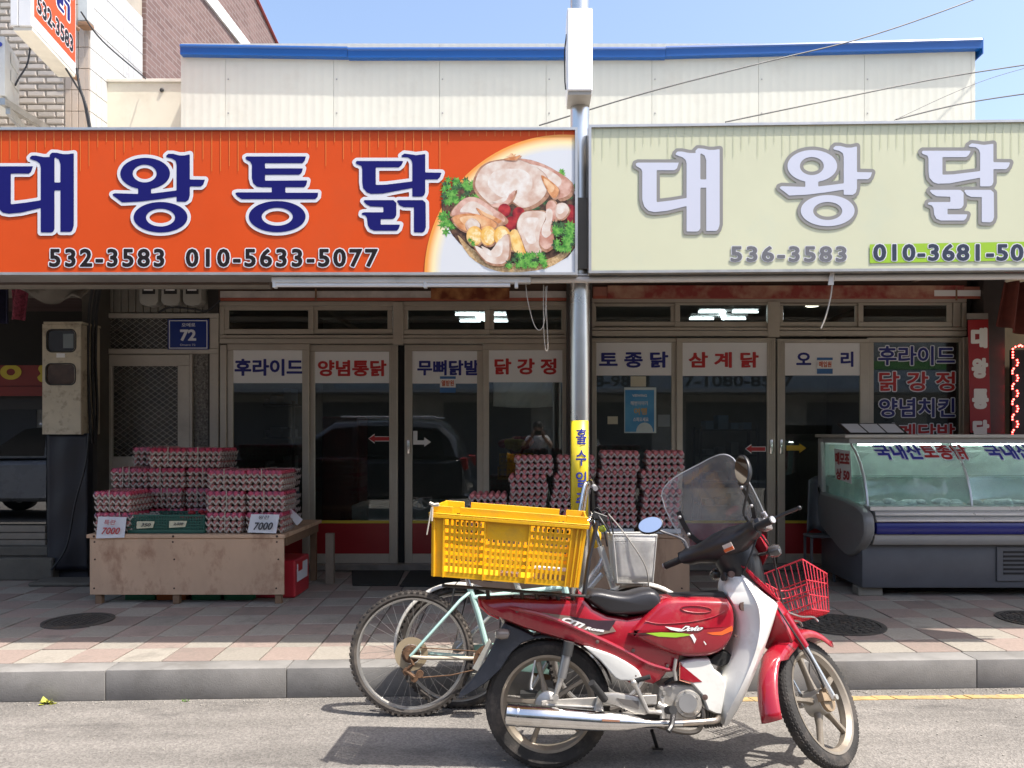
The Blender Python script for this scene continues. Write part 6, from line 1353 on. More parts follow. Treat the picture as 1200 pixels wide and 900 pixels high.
# seat
seat = poly2([(684, 700), (687, 693.5), (694, 690.5), (706, 691), (720, 694), (735, 695), (748, 691.5), (760, 689.5), (769, 692), (774.5, 700), (775, 709), (768, 717), (752, 720.5), (730, 721), (712, 719.5), (700, 713), (690, 706)], -.08)
mb = MB(); mb.puff(smooth_poly(seat, 2), xz, .125, .026, ((-1, 1), (-.96, .6), (-.85, .3), (-.6, .08), (-.3, 0), (.3, 0), (.6, .08), (.85, .3), (.96, .6), (1, 1))); add('seat', mb, M('seat_vinyl', (.028, .028, .032), .32, n=.12, ns=12, bump=.1, bs=200))
mb = MB(); mb.tube(curve_pts([Lp(770, 712, -.04), Lp(779, 712, -.05), Lp(780, 704, -.05), Lp(774, 699, -.04)], 5), .004, 6); add('seat_cable', mb, rub)
# leg shield: lofted horizontal sections
rows = [(664, 866, 861, 856, .05), (672, 873, 868, 851, .085), (684, 884, 875, 847, .12), (697, 898, 883, 849, .15), (707, 912.5, 888, 855, .17), (716, 910, 890, 861, .18), (735, 904.5, 891, 865, .185), (760, 896, 886, 862, .19), (785, 886.5, 876, 852, .19), (810, 876, 864, 842, .18), (830, 866, 853, 838, .155), (848, 855, 848, 842, .11)]
r2_ = []
for i_ in range(len(rows)-1):
    r2_ += [tuple(q) for q in [[rows[i_][j]+(rows[i_+1][j]-rows[i_][j])*t for j in range(5)] for t in (0, .34, .67)]]
r2_.append(rows[-1])
for _ in range(2): r2_ = [r2_[0]]+[tuple((a_+2*b_+c_)/4 for a_, b_, c_ in zip(r2_[i-1], r2_[i], r2_[i+1])) for i in range(1, len(r2_)-1)]+[r2_[-1]]
secs = []
for py, xf, xi, xc, w_ in r2_:
    zf = Lp(xf, py, -w_*.6).z
    F0 = Lp(xf, py, -w_*.35).x; F1 = Lp(xf, py, -w_*.8).x-.008; Ie = Lp(xi, py, -w_).x; C1 = Lp(xc, py, -w_*.5).x; C0 = C1-.008
    half = [(F0+.015, 0), (F0, -w_*.4), (F1, -w_*.86), ((F1+Ie)/2, -w_*1.0), (Ie, -w_), (Ie+.004, -w_*.93), (C1+.012, -w_*.62), (C1, -w_*.35), (C0, 0)]
    secs.append([Vector((x, y, zf)) for x, y in half]+[Vector((x, -y, zf)) for x, y in half[-2:0:-1]])
mb = MB(); mb.loft(secs); add('leg_shield', mb, whm, smooth=52)
for a, b, r_ in ((858, 673, 4), (872, 710.5, 5.2), (863, 745, 1.6)): mb = MB(); mb.lathe([(0, 0), (r_*.0038, 0), (r_*.0038, .012), (0, .012)], Lp(a-2, b, -.115 if b > 700 else -.09), (.35, -1, 0), 14); add('plug', mb, M('plug_brown', (.10, .06, .05), .6, n=.2))
# shield upper red flash
mb = MB(); mb.puff(poly2([(867, 662), (876, 664), (898, 685), (914, 706), (905, 700), (884, 682)], -.1), xz, .11, .01); add('shield_flash', mb, redm)
# engine cover (white) with red wedge
cov = poly2([(797, 776), (815, 771), (832, 771.5), (838, 784), (846, 790), (852, 800), (850, 822), (846, 838), (838, 838), (828, 833), (821, 815), (810, 803), (797, 796)], -.11)
mb = MB(); mb.puff(cov, xz, .12, .012); add('engine_cover', mb, whm)
decal([(797.5, 779), (802, 782), (823, 799), (812, 800), (797, 795.5)], redm, -.1215); mb = MB(); mb.tube([Lp(796.5, 776, -.118), Lp(796.5, 797, -.118), Lp(809, 801, -.118)], .003, 6); add('cover_trim', mb, M('trim_orange', (.7, .3, .2), .4, n=0))
mb = MB(); mb.lathe([(0, 0), (.011, 0), (.013, .004), (0, .006)], Lp(826, 817, -.116), (0, -1, 0), 14); add('bolt', mb, M('plug_brown'))
mb = MB(); mb.puff(smooth_poly(poly2([(829, 774), (845, 762), (859, 768), (859, 774), (846, 781), (836, 779)], -.06), 2), xz, .075, .005); add('cavity_shade', mb, M('gap_black'))  # solid black piece stands in for the shade inside the open cavity
# engine
eng = poly2([(771, 804), (790, 800.5), (812, 801), (823, 811), (823, 834), (814, 843), (795, 845), (776, 843), (768, 830)], -.08)
mb = MB(); mb.puff(eng, xz, .10, .012); add('engine', mb, ali, smooth=30)
mb = MB(); mb.lathe([(.058, 0), (.061, .012), (.056, .022), (.042, .024), (.040, .028), (0, .029)], Lp(806, 824, -.098), (0, -1, 0), 30); add('clutch_cover', mb, ali)
mb = MB(); mb.lathe([(.040, .0), (.040, .0035), (0, .0035)], Lp(806, 824, -.1272), (0, -1, 0), 30); add('cover_badge', mb, M('badge_grey', (.36, .36, .36), .35, metal=.5))
mb = MB()
for a in (30, 100, 170, 240, 310): c_ = Lp(806, 824, -.121); mb.lathe([(0, 0), (.005, 0), (.005, .006), (0, .006)], c_+Vector((.050*math.cos(R(a)), 0, .050*math.sin(R(a)))), (0, -1, 0), 8)
for a, b in ((775, 806), (778, 812), (775, 838), (788, 805)): mb.lathe([(0, 0), (.008, 0), (.008, .014), (0, .014)], Lp(a, b, -.098), (0, -1, 0), 10)
add('bolt', mb, ali, kind='stuff')
mb = MB(); mb.tube([Lp(776, 818, -.10), Lp(776, 842, -.11)], .012, 10); mb.tube([Lp(771, 825, -.1), Lp(785, 832, -.11)], .015, 10); add('gear_case', mb, ali)
for i in range(7):
    c_ = Lp(826+i*3.0, 836-i*.3, 0); mb = MB(); mb.obox(c_, (.006, .13, .105), Matrix.Rotation(R(12), 4, 'Y')); add('cylinder_fin', mb, M('fin_dark', (.12, .11, .1), .6, metal=.4), smooth=0)
# exhaust
mf = [(594, 836.5, .0), (597, 837, .047), (606, 838, .047), (606.5, 838, .0475), (650, 841, .046), (700, 844.5, .042), (735, 846.3, .036), (757, 847.5, .016), (765, 847.8, .013), (800, 847.5, .013)]
pts = [Lp(a, b, -.17) for a, b, r_ in mf]; mb = MB(); mb.tube(pts[1:], [q[2] for q in mf[1:]], 24); add('muffler', mb, chr_, smooth=40)
e0 = Lp(597, 837, -.17); mb = MB(); mb.lathe([(.047, 0), (.046, -.012), (.02, -.02), (.012, -.02), (.012, .02)], e0, ((pts[2]-pts[1]).normalized()), 24); add('muffler_end', mb, chr_)
mb = MB(); mb.tube([Lp(606, 838, -.17), Lp(608, 838.1, -.17)], .0495, 24); add('muffler_band', mb, chr_)
mb = MB(); mb.tube(curve_pts([Lp(800, 847.5, -.17), Lp(822, 846, -.165), Lp(840, 844, -.14), Lp(841, 838, -.09), Lp(836, 832, -.04)], 6), .0135, 12); add('exhaust_pipe', mb, M('pipe_burnt', (.46, .40, .34), .3, metal=.9, n=.2, ns=20))
mb = MB(); mb.tube(curve_pts([Lp(770, 850, -.13), Lp(800, 858, -.12), Lp(818, 856, -.11), Lp(824, 842, -.11), Lp(823, 830, -.1)], 5), .011, 8); add('guard_tube', mb, M('tube_dark', (.09, .08, .07), .45, metal=.5))
mb = MB(); mb.obox(Lp(716, 844.5, -.2165), (.075, .002, .008), Matrix.Rotation(R(3), 4, 'Y')); add('muffler_label', mb, M('label_rust', (.30, .14, .08), .6, n=.3), smooth=0)
# swingarm, shock, foot peg casting
for s_ in (-1, 1):
    mb = MB(); mb.loft([[Lp(a, b-h, s_*.1-.015), Lp(a, b+h, s_*.1-.015), Lp(a, b+h, s_*.1+.015), Lp(a, b-h, s_*.1+.015)] for a, b, h in ((634, 824, 3), (650, 824, 4.5), (706, 822, 5.5), (770, 820, 6))]); add('swing_arm', mb, ali, bevel=.004)
    y_ = s_*.135
    mb = MB(); mb.tube([Lp(667, 752, y_), Lp(664, 768, y_)], .024, 16); add('shock_cover', mb, M('shock_black', (.05, .05, .05), .4, n=.1))
    mb = MB(); mb.tube([Lp(664, 767, y_), Lp(658, 794, y_)], .021, 16); add('shock_body', mb, M('shock_silver', (.34, .34, .34), .35, metal=.7, n=.08))
    mb = MB(); mb.tube([Lp(658, 794, y_), Lp(651, 814, y_)], [.016, .010], 12); mb.lathe([(0, -.02), (.014, -.02), (.014, .02), (0, .02)], Lp(651, 817, y_), (0, 1, 0), 12); add('shock_lower', mb, ali)
mb = MB(); mb.tube(curve_pts([Lp(627, 774, -.05), Lp(624, 790, -.05), Lp(622, 805, -.05), Lp(624, 808, -.05)], 4), .004, 6); add('brake_cable', mb, M('cable_white', (.6, .6, .6), .5))
mb = MB(); mb.tube([Lp(640, 826, -.115), Lp(700, 829, -.12)], .006, 8); add('brake_rod', mb, ali)
mb = MB(); mb.prism(poly2([(706, 811.5), (722, 811), (755, 817), (757, 838), (744, 836), (720, 826), (708, 823)], -.14), xz, -.155, -.13); add('peg_bracket', mb, ali, bevel=.008, seg=2)
mb = MB(); mb.prism(poly2([(722, 817), (748, 821), (748, 830), (730, 825)], -.14), xz, -.158, -.154); add('painted_recess', mb, M('recess_shade', (.12, .11, .1), .6), smooth=0)  # raised plate, its dark tone stands in for the shade of a recess
mb = MB(); mb.tube([Lp(693, 800, -.215), Lp(709, 820, -.16)], .016, 12); add('foot_peg', mb, rub)
mb = MB(); mb.prism(poly2([(700, 811), (706, 822), (708, 838), (694, 836), (698, 822)], -.12), xz, -.14, -.12); add('muffler_stay', mb, ali, bevel=.003)
mb = MB(); mb.tube([Lp(744, 798, -.165), Lp(762, 793, -.185)], .010, 10); add('kick_pedal', mb, rub); mb = MB(); mb.tube([Lp(743, 800, -.165), Lp(752, 818, -.16), Lp(759, 834, -.15), Lp(774, 835, -.12)], [.013, .009, .010, .012], 10); mb.ball(Lp(743, 800, -.165), .016); add('kick_lever', mb, ali)
mb = MB(); mb.tube([Lp(783, 832, -.19), Lp(789, 832, -.26)], .018, 12); add('foot_peg', mb, rub); mb = MB(); mb.tube(curve_pts([Lp(789, 836, -.14), Lp(787, 850, -.2), Lp(783, 857, -.22)], 4), .012, 8); add('brake_pedal', mb, blk)
mb = MB(); mb.tube([Lp(764, 856, .08), Lp(770, 876, .16)], .009, 8); mb.obox(Lp(770.5, 877, .16), (.05, .03, .01)); add('side_stand', mb, blk)
mb = MB(); mb.prism(poly2([(690, 853), (720, 856), (760, 853), (820, 853), (830, 846), (770, 842), (700, 844)], -.05), xz, -.05, .05); add('frame_underside', mb, blk, bevel=.006)
# rear mudguard flap and indicators
fl = poly2([(592, 728), (615, 737), (628, 745), (612, 752), (600, 763), (588, 782), (572, 797), (552, 810), (538, 816), (540, 809), (556, 792), (568, 775), (578, 755), (585, 740)], 0)
mb = MB(); mb.puff(fl, xz, .065, .006); add('mudguard', mb, M('flap_grey', (.035, .04, .05), .55, n=.2, dirt=(.16, .16, .17), da=.4, ds=4))
mb = MB()
for i in range(13): a = R(38+i*9); pass
ar = [Vector((math.cos(R(a))*(WR+.022), 0, WR+math.sin(R(a))*(WR+.022))) for a in range(20, 166, 8)]
mb = MB(); mb.loft([[p+Vector((0, -.06, -.01)), p+Vector((0, -.04, .006)), p+Vector((0, .04, .006)), p+Vector((0, .06, -.01))] for p in ar], cap=False, closed=False); add('inner_guard', mb, blk, recalc=False, solid=.004)
for s_ in (-1, 1): mb = MB(); mb.lathe([(.0, .03), (.018, .026), (.024, .01), (.022, -.02), (.010, -.03)], Lp(589, 743, s_*.12), (-.6, s_*-.0-.3, 0), 16); mb.tube([Lp(592, 742, s_*.11), Lp(598, 738, s_*.04)], .008, 8); add('indicator', mb, M('indicator_grey', (.20, .17, .15), .25, n=.1, coat=.3))
# rear carrier
rk = M('rack_black', (.03, .028, .026), .5, n=.3, ns=20, dirt=(.18, .09, .04), da=.5, ds=12)
mb = MB()
for y_ in (-.17, -.06, .06, .17): mb.tube([Lp(518, 686, y_), Lp(690, 699, y_)], .007, 8)
for a, b in ((520, 686), (557, 689), (600, 692.5), (645, 696), (688, 699)): mb.tube([Lp(a, b, -.19), Lp(a, b, .19)], .008, 8)
for a in (571, 611, 628, 653, 670): mb.tube([Lp(a, 690+(a-571)*.07, -.09), Lp(a+2, 706, -.08)], .009, 8); mb.tube([Lp(a, 690+(a-571)*.07, .09), Lp(a+2, 706, .08)], .009, 8)
add('carrier', mb, rk)
mb = MB()
for y_ in (-.15, .15): mb.tube([Lp(684, 700, y_), Lp(690, 655, y_), Lp(700, 612, y_)], .010, 8)
mb.tube([Lp(700, 612, -.15), Lp(700, 612, .15)], .010, 8); add('backrest_bar', mb, M('bar_black', (.022, .024, .03), .35, n=.1))
# ---- steered front end
for s_ in (-1, 1):
    mb = MB(S); mb.tube([ax_(0, .01, s_*.075), ax_(.27, .01, s_*.075)], .0165, 14); add('fork_leg', mb, M('fork_silver', (.60, .60, .60), .25, metal=.8, n=.05))
    mb = MB(S); mb.tube([ax_(.25, .01, s_*.075), ax_(.42, .0, s_*.07)], .023, 14); add('fork_shroud', mb, redm)
    mb = MB(S); mb.lathe([(0, -.012), (.012, -.012), (.014, .014), (0, .016)], ax_(0, .01, s_*.085), (0, 1, 0), 12); add('axle_nut', mb, ali)
mb = MB(S); c_ = Vector((HX, -.058, WR)); mb.lathe([(.0, 0), (.05, 0), (.052, .02), (.03, .03), (0, .03)], c_, (0, 1, 0), 20); mb.obox(c_+Vector((-.03, .0, .01)), (.07, .03, .035)); mb.obox(c_+Vector((-.02, -.008, .045)), (.02, .02, .04)); add('brake_drum', mb, M('drum_tan', (.30, .22, .14), .55, metal=.3, n=.2, ns=14))
mb = MB(S); mb.tube(curve_pts([Vector((HX-.04, -.075, WR+.05)), Vector((HX-.12, -.10, WR+.16)), Vector((HX-.22, -.10, WR+.30)), Vector((HX-.25, -.06, WR+.46))], 6), .0045, 6); add('brake_cable', mb, rub)
ar = [(a, .05+.022*math.sin(R(min(max(a, 0), 180)))) for a in range(56, 192, 5)]
secs = []
for a, w_ in ar:
    rr_ = WR+.038+(.012 if a < 60 else 0)+(.10*(a-130)/60 if a > 130 else 0); wd = w_*(1 if a > 60 else 1)
    if a > 150: wd = .05
    o_ = Vector((HX+math.cos(R(a))*rr_, 0, WR+math.sin(R(a))*rr_)); rad_ = Vector((math.cos(R(a)), 0, math.sin(R(a))))
    dp = .045 if a < 150 else .02
    secs.append([o_-rad_*dp+Vector((0, -wd, 0)), o_-rad_*.008+Vector((0, -wd*.85, 0)), o_+rad_*.008+Vector((0, -wd*.35, 0)), o_+rad_*.01, o_+rad_*.008+Vector((0, wd*.35, 0)), o_-rad_*.008+Vector((0, wd*.85, 0)), o_-rad_*dp+Vector((0, wd, 0))])
mb = MB(S); mb.loft(secs, cap=False, closed=False); add('front_fender', mb, redm, recalc=False, solid=.005)
mb = MB(S); secs = []
for d, f0, f1, w_ in ((.30, -.05, .10, .07), (.38, -.06, .09, .085), (.48, -.06, .07, .075), (.56, -.05, .05, .06)):
    secs.append([ax_(d, f0, -w_), ax_(d, (f0+f1)/2+.02, -w_), ax_(d, f1, -w_*.5), ax_(d, f1, w_*.5), ax_(d, (f0+f1)/2+.02, w_), ax_(d, f0, w_)])
mb.loft(secs); add('fender_stem', mb, redm, bevel=.006)
# handlebar cover
def barp(f, y, up): return ax_(.825, f, y)+axs*up
secs = []
for y, hx, hz, f, up in ((-.215, .028, .028, -.075, .012), (-.19, .045, .045, -.045, .005), (-.15, .050, .044, -.035, -.004), (-.09, .072, .060, -.02, -.015), (-.04, .088, .075, -.01, -.022), (.04, .088, .075, -.01, -.022), (.09, .072, .060, -.02, -.015), (.15, .050, .044, -.035, -.004), (.19, .045, .045, -.045, .005), (.215, .028, .028, -.075, .012)):
    secs.append([barp(f+hx*math.cos(R(a)), y, up+hz*math.sin(R(a))) for a in range(0, 360, 24)])
mb = MB(S); mb.loft(secs); add('handlebar_cover', mb, blk, smooth=60)
mb = MB(S); mb.loft([[ax_(d, f+hx*math.cos(R(a)), w_*math.sin(R(a))) for a in range(0, 360, 30)] for d, f, hx, w_ in ((.56, -.01, .06, .06), (.63, -.01, .085, .085), (.70, 0, .10, .10), (.78, .0, .095, .10))]); add('neck_cover', mb, blk, smooth=60)
mb = MB(S); secs = [[ax_(.71, f, 0)+Vector((0, w_*math.cos(R(a)), 0))+axs*(h*math.sin(R(a))+up) for a in range(0, 360, 24)] for f, w_, h, up in ((.06, .13, .11, .03), (.11, .125, .105, .03), (.15, .10, .085, .02), (.17, .07, .06, .02))]; mb.loft(secs); add('headlight_cowl', mb, redm, smooth=60)
mb = MB(S); mb.loft([[ax_(.69, f, 0)+Vector((0, w_*math.cos(R(a)), 0))+axs*(h*math.sin(R(a))+.03) for a in range(0, 360, 24)] for f, w_, h in ((.165, .072, .06), (.185, .06, .05), (.192, .03, .025))]); add('headlight', mb, M('lens', (.6, .62, .65), .08, n=0, coat=.8), smooth=60)
def bar(y0, y1, r_, nm, mat, f0=-.06, f1=-.085, u0=.012, u1=.018): mb = MB(S); mb.tube([barp(f0, y0, u0), barp(f1, y1, u1)], r_, 16); return add(nm, mb, mat)
for s_ in (-1, 1):
    bar(s_*.20, s_*.310, .017, 'grip', rub, -.075, -.10, .01, .015); bar(s_*.310, s_*.317, .0155, 'bar_end', M('bar_end', (.4, .4, .4), .4, metal=.5), -.10, -.101, .015, .0155)
    mb = MB(S); mb.obox(barp(-.055, s_*.215, .012), (.05, .05, .055)); add('switch_box', mb, blk, bevel=.01, seg=2)
    mb = MB(S); a_ = barp(-.09, s_*.27, .20); ce = a_
    # mirror: shallow shell facing the rider
    m_ = MB(S); fw = Vector((-1, 0, .12)).normalized(); rt = Vector((0, 1, 0)); upv = fw.cross(rt).normalized(); upv = upv if upv.z > 0 else -upv
    ce = barp(-.07, s_*.29, .26) if s_ < 0 else barp(-.10, s_*.27, .22)
    fw = Vector((-.95, .22, .1)).normalized() if s_ < 0 else Vector((-.75, -.5, .1)).normalized(); rt = Vector((0, 0, 1)).cross(fw).normalized(); upv = fw.cross(rt).normalized(); upv = upv if upv.z > 0 else -upv
    el = lambda kx, kz, off: [ce-fw*off+rt*(.062*kx*math.cos(R(a)))+upv*(.043*kz*math.sin(R(a))) for a in range(0, 360, 15)]
    if s_ < 0: el = lambda kx, kz, off: [ce-fw*off+rt*(.045*kx*math.cos(R(a)))+upv*(.072*kz*math.sin(R(a))) for a in range(0, 360, 15)]
    m_.loft([el(.2, .2, .03), el(.75, .75, .024), el(1, 1, .010), el(1, 1, -.004), el(.93, .93, -.006)]); mo = add('mirror', m_, blk, smooth=60)
    m_ = MB(S); m_.add(el(.92, .92, -.0065), [tuple(range(24))]); add('mirror_glass', m_, M('mirror_silver', (.85, .87, .9), .02, metal=1, n=0), mo, smooth=0)
    mb = MB(S); st_ = barp(-.05, s_*.18, .04); mb.tube(curve_pts([st_, st_+axs*.05, (st_+ce)/2+Vector((.0, s_*.02, .03)), ce-fw*.015], 5), .006, 8); mb.tube([st_-axs*.01, st_+axs*.03], .009, 8); add('mirror_stem', mb, blk if s_ < 0 else M('stem_grey', (.14, .14, .15), .4, metal=.4))
mb = MB(S); mb.tube(curve_pts([barp(-.02, -.21, 0), barp(.03, -.25, .0), barp(.035, -.32, .0), barp(.02, -.39, .0)], 5), [.008]*14+[.006, .009], 8); mb.ball(barp(.02, -.39, 0), .01); add('brake_lever', mb, blk)
mb = MB(S); mb.obox(barp(-.01, -.22, -.005), (.05, .04, .05)); mb.tube([barp(.01, -.23, .02), barp(.01, -.23, .05)], .014, 10); add('brake_clamp', mb, M('clamp_silver', (.55, .5, .48), .25, metal=.8), bevel=.004)
for s_ in (-1, 1):
    mb = MB(S); mb.tube([ax_(.70, .04, s_*.09), ax_(.69, .04, s_*.15)], .008, 8); mb.lathe([(.012, -.03), (.027, -.015), (.03, .01), (.022, .028), (0, .032)], ax_(.69, .04, s_*.165), (.2, s_*1.0, 0), 16); add('indicator', mb, M('indicator_dark', (.06, .055, .055), .2, n=.1, coat=.5))
mb = MB(S); mb.add([barp(-.085, y, up) for y, up in ((-.055, -.07), (.0, -.075), (.0, -.04), (-.055, -.035))], [(0, 1, 2, 3)])
mb.v = []; mb.f = []
q_ = [Lp(a, b, -.05) for a, b in ((835, 655), (848, 650), (844, 643), (831, 648))]
e_ = Vector((-.1, -1, .1)).normalized()*.0
# sticker stands on the near flank of the cover
q_ = [S(barp(-.075, y, up)+Vector((-.0, 0, 0))) for y, up in ((-.13, -.07), (-.07, -.085), (-.07, -.045), (-.13, -.03))]
c0_ = barp(-.106, -.055, -.02)
mb = MB(S); mb.obox(c0_, (.002, .05, .036), Matrix.Rotation(R(-25), 4, 'Y')); add('sticker', mb, M('sticker_white', (.62, .58, .52), .5, n=.1)); mb = MB(S); mb.obox(c0_+Vector((-.001, 0, -.009)), (.0025, .049, .014), Matrix.Rotation(R(-25), 4, 'Y')); add('sticker_band', mb, M('sticker_orange', (.7, .13, .03), .5, n=.1))
for pts_, r_ in (([barp(-.02, .16, -.03), ax_(.70, .12, .10), ax_(.55, .10, .05), ax_(.42, .08, .03)], .0045), ([barp(-.02, -.18, -.03), ax_(.68, .10, -.12), ax_(.54, .10, -.07), ax_(.40, .06, -.04)], .0045)):
    mb = MB(S); mb.tube(curve_pts(pts_, 6), r_, 6); add('control_cable', mb, rub)
mb = MB(S); mb.tube(curve_pts([barp(-.02, -.17, -.03), barp(-.10, -.12, -.10), barp(-.09, -.05, -.15), barp(-.04, .0, -.16)], 6), .005, 6); add('control_cable', mb, rub)
mb = MB(); mb.lathe([(0, 0), (.019, 0), (.021, .012), (.012, .016), (0, .016)], Lp(850, 676, -.07), (-.9, -.4, .2), 16); add('ignition_lock', mb, M('lock_dark', (.04, .04, .04), .4, metal=.4))
for a, b, y_ in ((700, 752, -.121), (742, 762, -.121), (782, 780, -.121), (606, 716, -.117), (745, 792, -.126)):
    mb = MB(); mb.lathe([(0, 0), (.007, 0), (.008, .003), (0, .005)], Lp(a, b, y_+.004), (0, -1, 0), 10); add('bolt', mb, M('plug_brown'))
mb = MB(); mb.tube(curve_pts([Lp(779, 801, -.07), Lp(792, 794, -.09), Lp(812, 797, -.08), Lp(822, 806, -.06)], 6), .007, 8); add('hose', mb, rub)
mb = MB(); mb.tube([Lp(792, 772, -.125), Lp(790, 785, -.125), Lp(792, 797, -.118)], .008, 8); add('body_clip', mb, ali)
# windscreen
WS = MB(S); wgl = glass('screen_plastic', (.98, .98, .98), 1.35, .03, .14, (.50, .51, .54))
wb = ax_(.83, .085, 0)
def scr(u, v, e=0):      # u -1..1, v 0..1
    top = .6+.4*max(0, 1-abs(u)**2.6)**(1/2.6)
    w_ = .26*(1-.12*(1-v)-.10*v*v)
    vv = v*top+(0 if v > .05 else 0)
    low = -.10*(1-v)*(1-abs(u))*0
    return wb+Vector((-.075*u*u-.16*vv+e*.9, -w_*u, .325*vv+e*.4-.03*(1-v)*(1-u*u)))
WS.grid(lambda a, b: scr(2*a-1, b), 28, 16); ws_o = add('windscreen', WS, wgl, recalc=False, solid=.004, smooth=80)
mb = MB(S); mb.tube([scr(2*i/40-1, 1) for i in range(41)]+[scr(1, 1-i/10) for i in range(1, 11)], .003, 6); mb.tube([scr(-1, i/10) for i in range(11)], .003, 6); add('windscreen_edge', mb, glass('edge_plastic', (.75, .78, .8), 1.5, .1, .6, (.6, .62, .64)), ws_o)
def strip(path, w_, nm):
    mb = MB(S); secs = []
    for i, (u, v) in enumerate(path):
        p = scr(u, v, -.008); a, b = path[max(i-1, 0)], path[min(i+1, len(path)-1)]; t_ = (scr(*b)-scr(*a)).normalized(); n_ = (scr(u, v+.02)-scr(u, v)).cross(scr(u+.02, v)-scr(u, v)).normalized(); s_ = t_.cross(n_).normalized()*w_
        secs.append([p-s_-n_*.003, p+s_-n_*.003, p+s_+n_*.003, p-s_+n_*.003])
    mb.loft(secs); return add(nm, mb, blk, ws_o)
strip([(-.78, .58), (-.8, .4), (-.8, .2), (-.72, .08), (-.5, .04), (-.2, .03), (.2, .03), (.5, .04), (.72, .08), (.8, .2), (.8, .4), (.78, .58)], .012, 'screen_bracket')
mb = MB(S)
for u, v in ((-.79, .5), (-.8, .22), (.79, .5), (.8, .22), (.5, .04), (-.5, .04)):
    p = scr(u, v, -.014); mb.ball(p, .009, 10, 6)
add('screw', mb, M('screw_pale', (.6, .58, .55), .35, metal=.5), ws_o)
for s_ in (-1, 1): mb = MB(S); mb.tube([barp(-.0, s_*.13, .02), scr(-s_*.6, .06)], .008, 8); add('screen_stay', mb, blk)
# red wire basket
wr = M('wire_red', (.55, .03, .05), .4, n=.08); bc = ax_(.56, .30, 0); BT = []
def bk(u, v, h):        # u across, v fore-aft (-1..1), h 0..1
    k = .80+.20*h; lean = Vector((.10*h, 0, 0)); return ax_(.39, .13, 0)+Vector((.055+.108*(v+1)*k, u*.14*k, -.01+.205*h-(.03*(v) if h > .9 else 0)))+lean*0
mb = MB(S)
def loop(h, r_): mb.tube([bk(-1, -1, h), bk(-1, .75, h), bk(-.75, 1, h), bk(.75, 1, h), bk(1, .75, h), bk(1, -1, h)], r_, 6, closed=True)
loop(1, .0042); loop(.66, .003); loop(.33, .003); loop(0, .0035)
for i in range(9): u = -1+2*i/8; mb.tube([bk(u, 1 if abs(u) < .76 else .75, 1), bk(u, 1 if abs(u) < .76 else .75, 0)], .0024, 5); mb.tube([bk(u, -1, 1), bk(u, -1, 0)], .0024, 5)
for i in range(1, 8):
    v = -1+2*i/8
    for s_ in (-1, 1): mb.tube([bk(s_, min(v, .85), 1), bk(s_, min(v, .85), 0)], .0024, 5)
for i in range(1, 9): u = -1+2*i/9; mb.tube([bk(u, -1, 0), bk(u, 1, 0)], .0024, 5)
for i in range(1, 9): v = -1+2*i/9; mb.tube([bk(-1, v, 0), bk(1, v, 0)], .0024, 5)
add('basket', mb, wr, smooth=60)
mb = MB(S)
for s_ in (-1, 1): mb.tube(curve_pts([ax_(.44, .04, s_*.04), bk(s_*.3, -.9, 0)-Vector((0, 0, .01)), bk(s_*.35, .4, 0)-Vector((0, 0, .008)), bk(s_*.4, .7, 0)-Vector((-.0, 0, .03))], 5), .005, 6)
add('basket_bracket', mb, M('bracket_pale', (.4, .4, .38), .4, metal=.7))
# ---- yellow crate on the carrier
cy = M('crate_yellow', (.78, .42, .006), .42, n=.08, ns=4, rv=.1, dirt=(.48, .27, .05), da=.6, ds=7, bump=.08, bs=40)
cz = .855; CR = thing('yellow_crate', 'large bright yellow slatted plastic crate carried on the back of the scooter', 'crate', (-.135, 3.465, cz), (R(-2), R(4.2), R(-2)))
W2, D2, H2 = .305, .178, .298
T_ = lambda p: Vector((p.x*(1+.06*p.z/H2), p.y*(1+.06*p.z/H2), p.z))
def cadd(nm, mb, mat=cy, **k): return mb.build(nm, mat, CR, local=True, **k)
def nb(): return MB(T_)
mb = nb(); mb.box(-W2, W2, -D2, D2, 0, .008); cadd('floor', mb)
def wallx(y, sgn, Wd, axis):
    """perforated wall as real slats and rails"""
    def bx_(x0, x1, z0, z1, t0, t1, mb):
        if axis == 0: mb.box(x0, x1, min(y+sgn*t0, y+sgn*t1), max(y+sgn*t0, y+sgn*t1), z0, z1)
        else: mb.box(min(y+sgn*t0, y+sgn*t1), max(y+sgn*t0, y+sgn*t1), x0, x1, z0, z1)
    mb = nb(); th = -.005
    zones = [(-.86, -.33), (-.30, .27), (.30, .83)] if axis == 0 else [(-.8, -.1), (.1, .8)]
    z0, z1 = .012, H2-.05
    bx_(-Wd, Wd, 0.0085, z0+.012, th, 0, mb); bx_(-Wd, Wd, z1, H2-.03, th, 0, mb)
    edges = [-1]
    for a, b in zones: edges += [a, b]
    edges.append(1)
    for i in range(0, len(edges), 2): bx_(edges[i]*Wd, edges[i+1]*Wd, z0+.012, z1, th, 0, mb)
    for zi, (a, b) in enumerate(zones):
        n_ = 8 if axis == 0 else 6; w_ = (b-a)*Wd/n_; ztop = z1 if not (axis == 0 and zi == 1) else z1-.072
        if ztop < z1: bx_(a*Wd, b*Wd, ztop, z1, th, 0, mb)
        for k in range(1, n_): bx_(a*Wd+w_*k-w_*.25, a*Wd+w_*k+w_*.25, z0+.012, ztop, th*1.3, .003, mb)
        nr = int((ztop-z0-.012)/.034)
        for k in range(1, nr+1): zz = z0+.012+(ztop-z0-.012)*k/(nr+1); bx_(a*Wd, b*Wd, zz-.0075, zz+.0075, th*.9, -.0008, mb)
    return mb
names = []
cadd('wall', wallx(-D2, -1, W2, 0), smooth=0); cadd('wall', wallx(D2, 1, W2, 0), smooth=0); cadd('wall', wallx(-W2, -1, D2-.001, 1), smooth=0); cadd('wall', wallx(W2, 1, D2-.001, 1), smooth=0)
mb = nb()
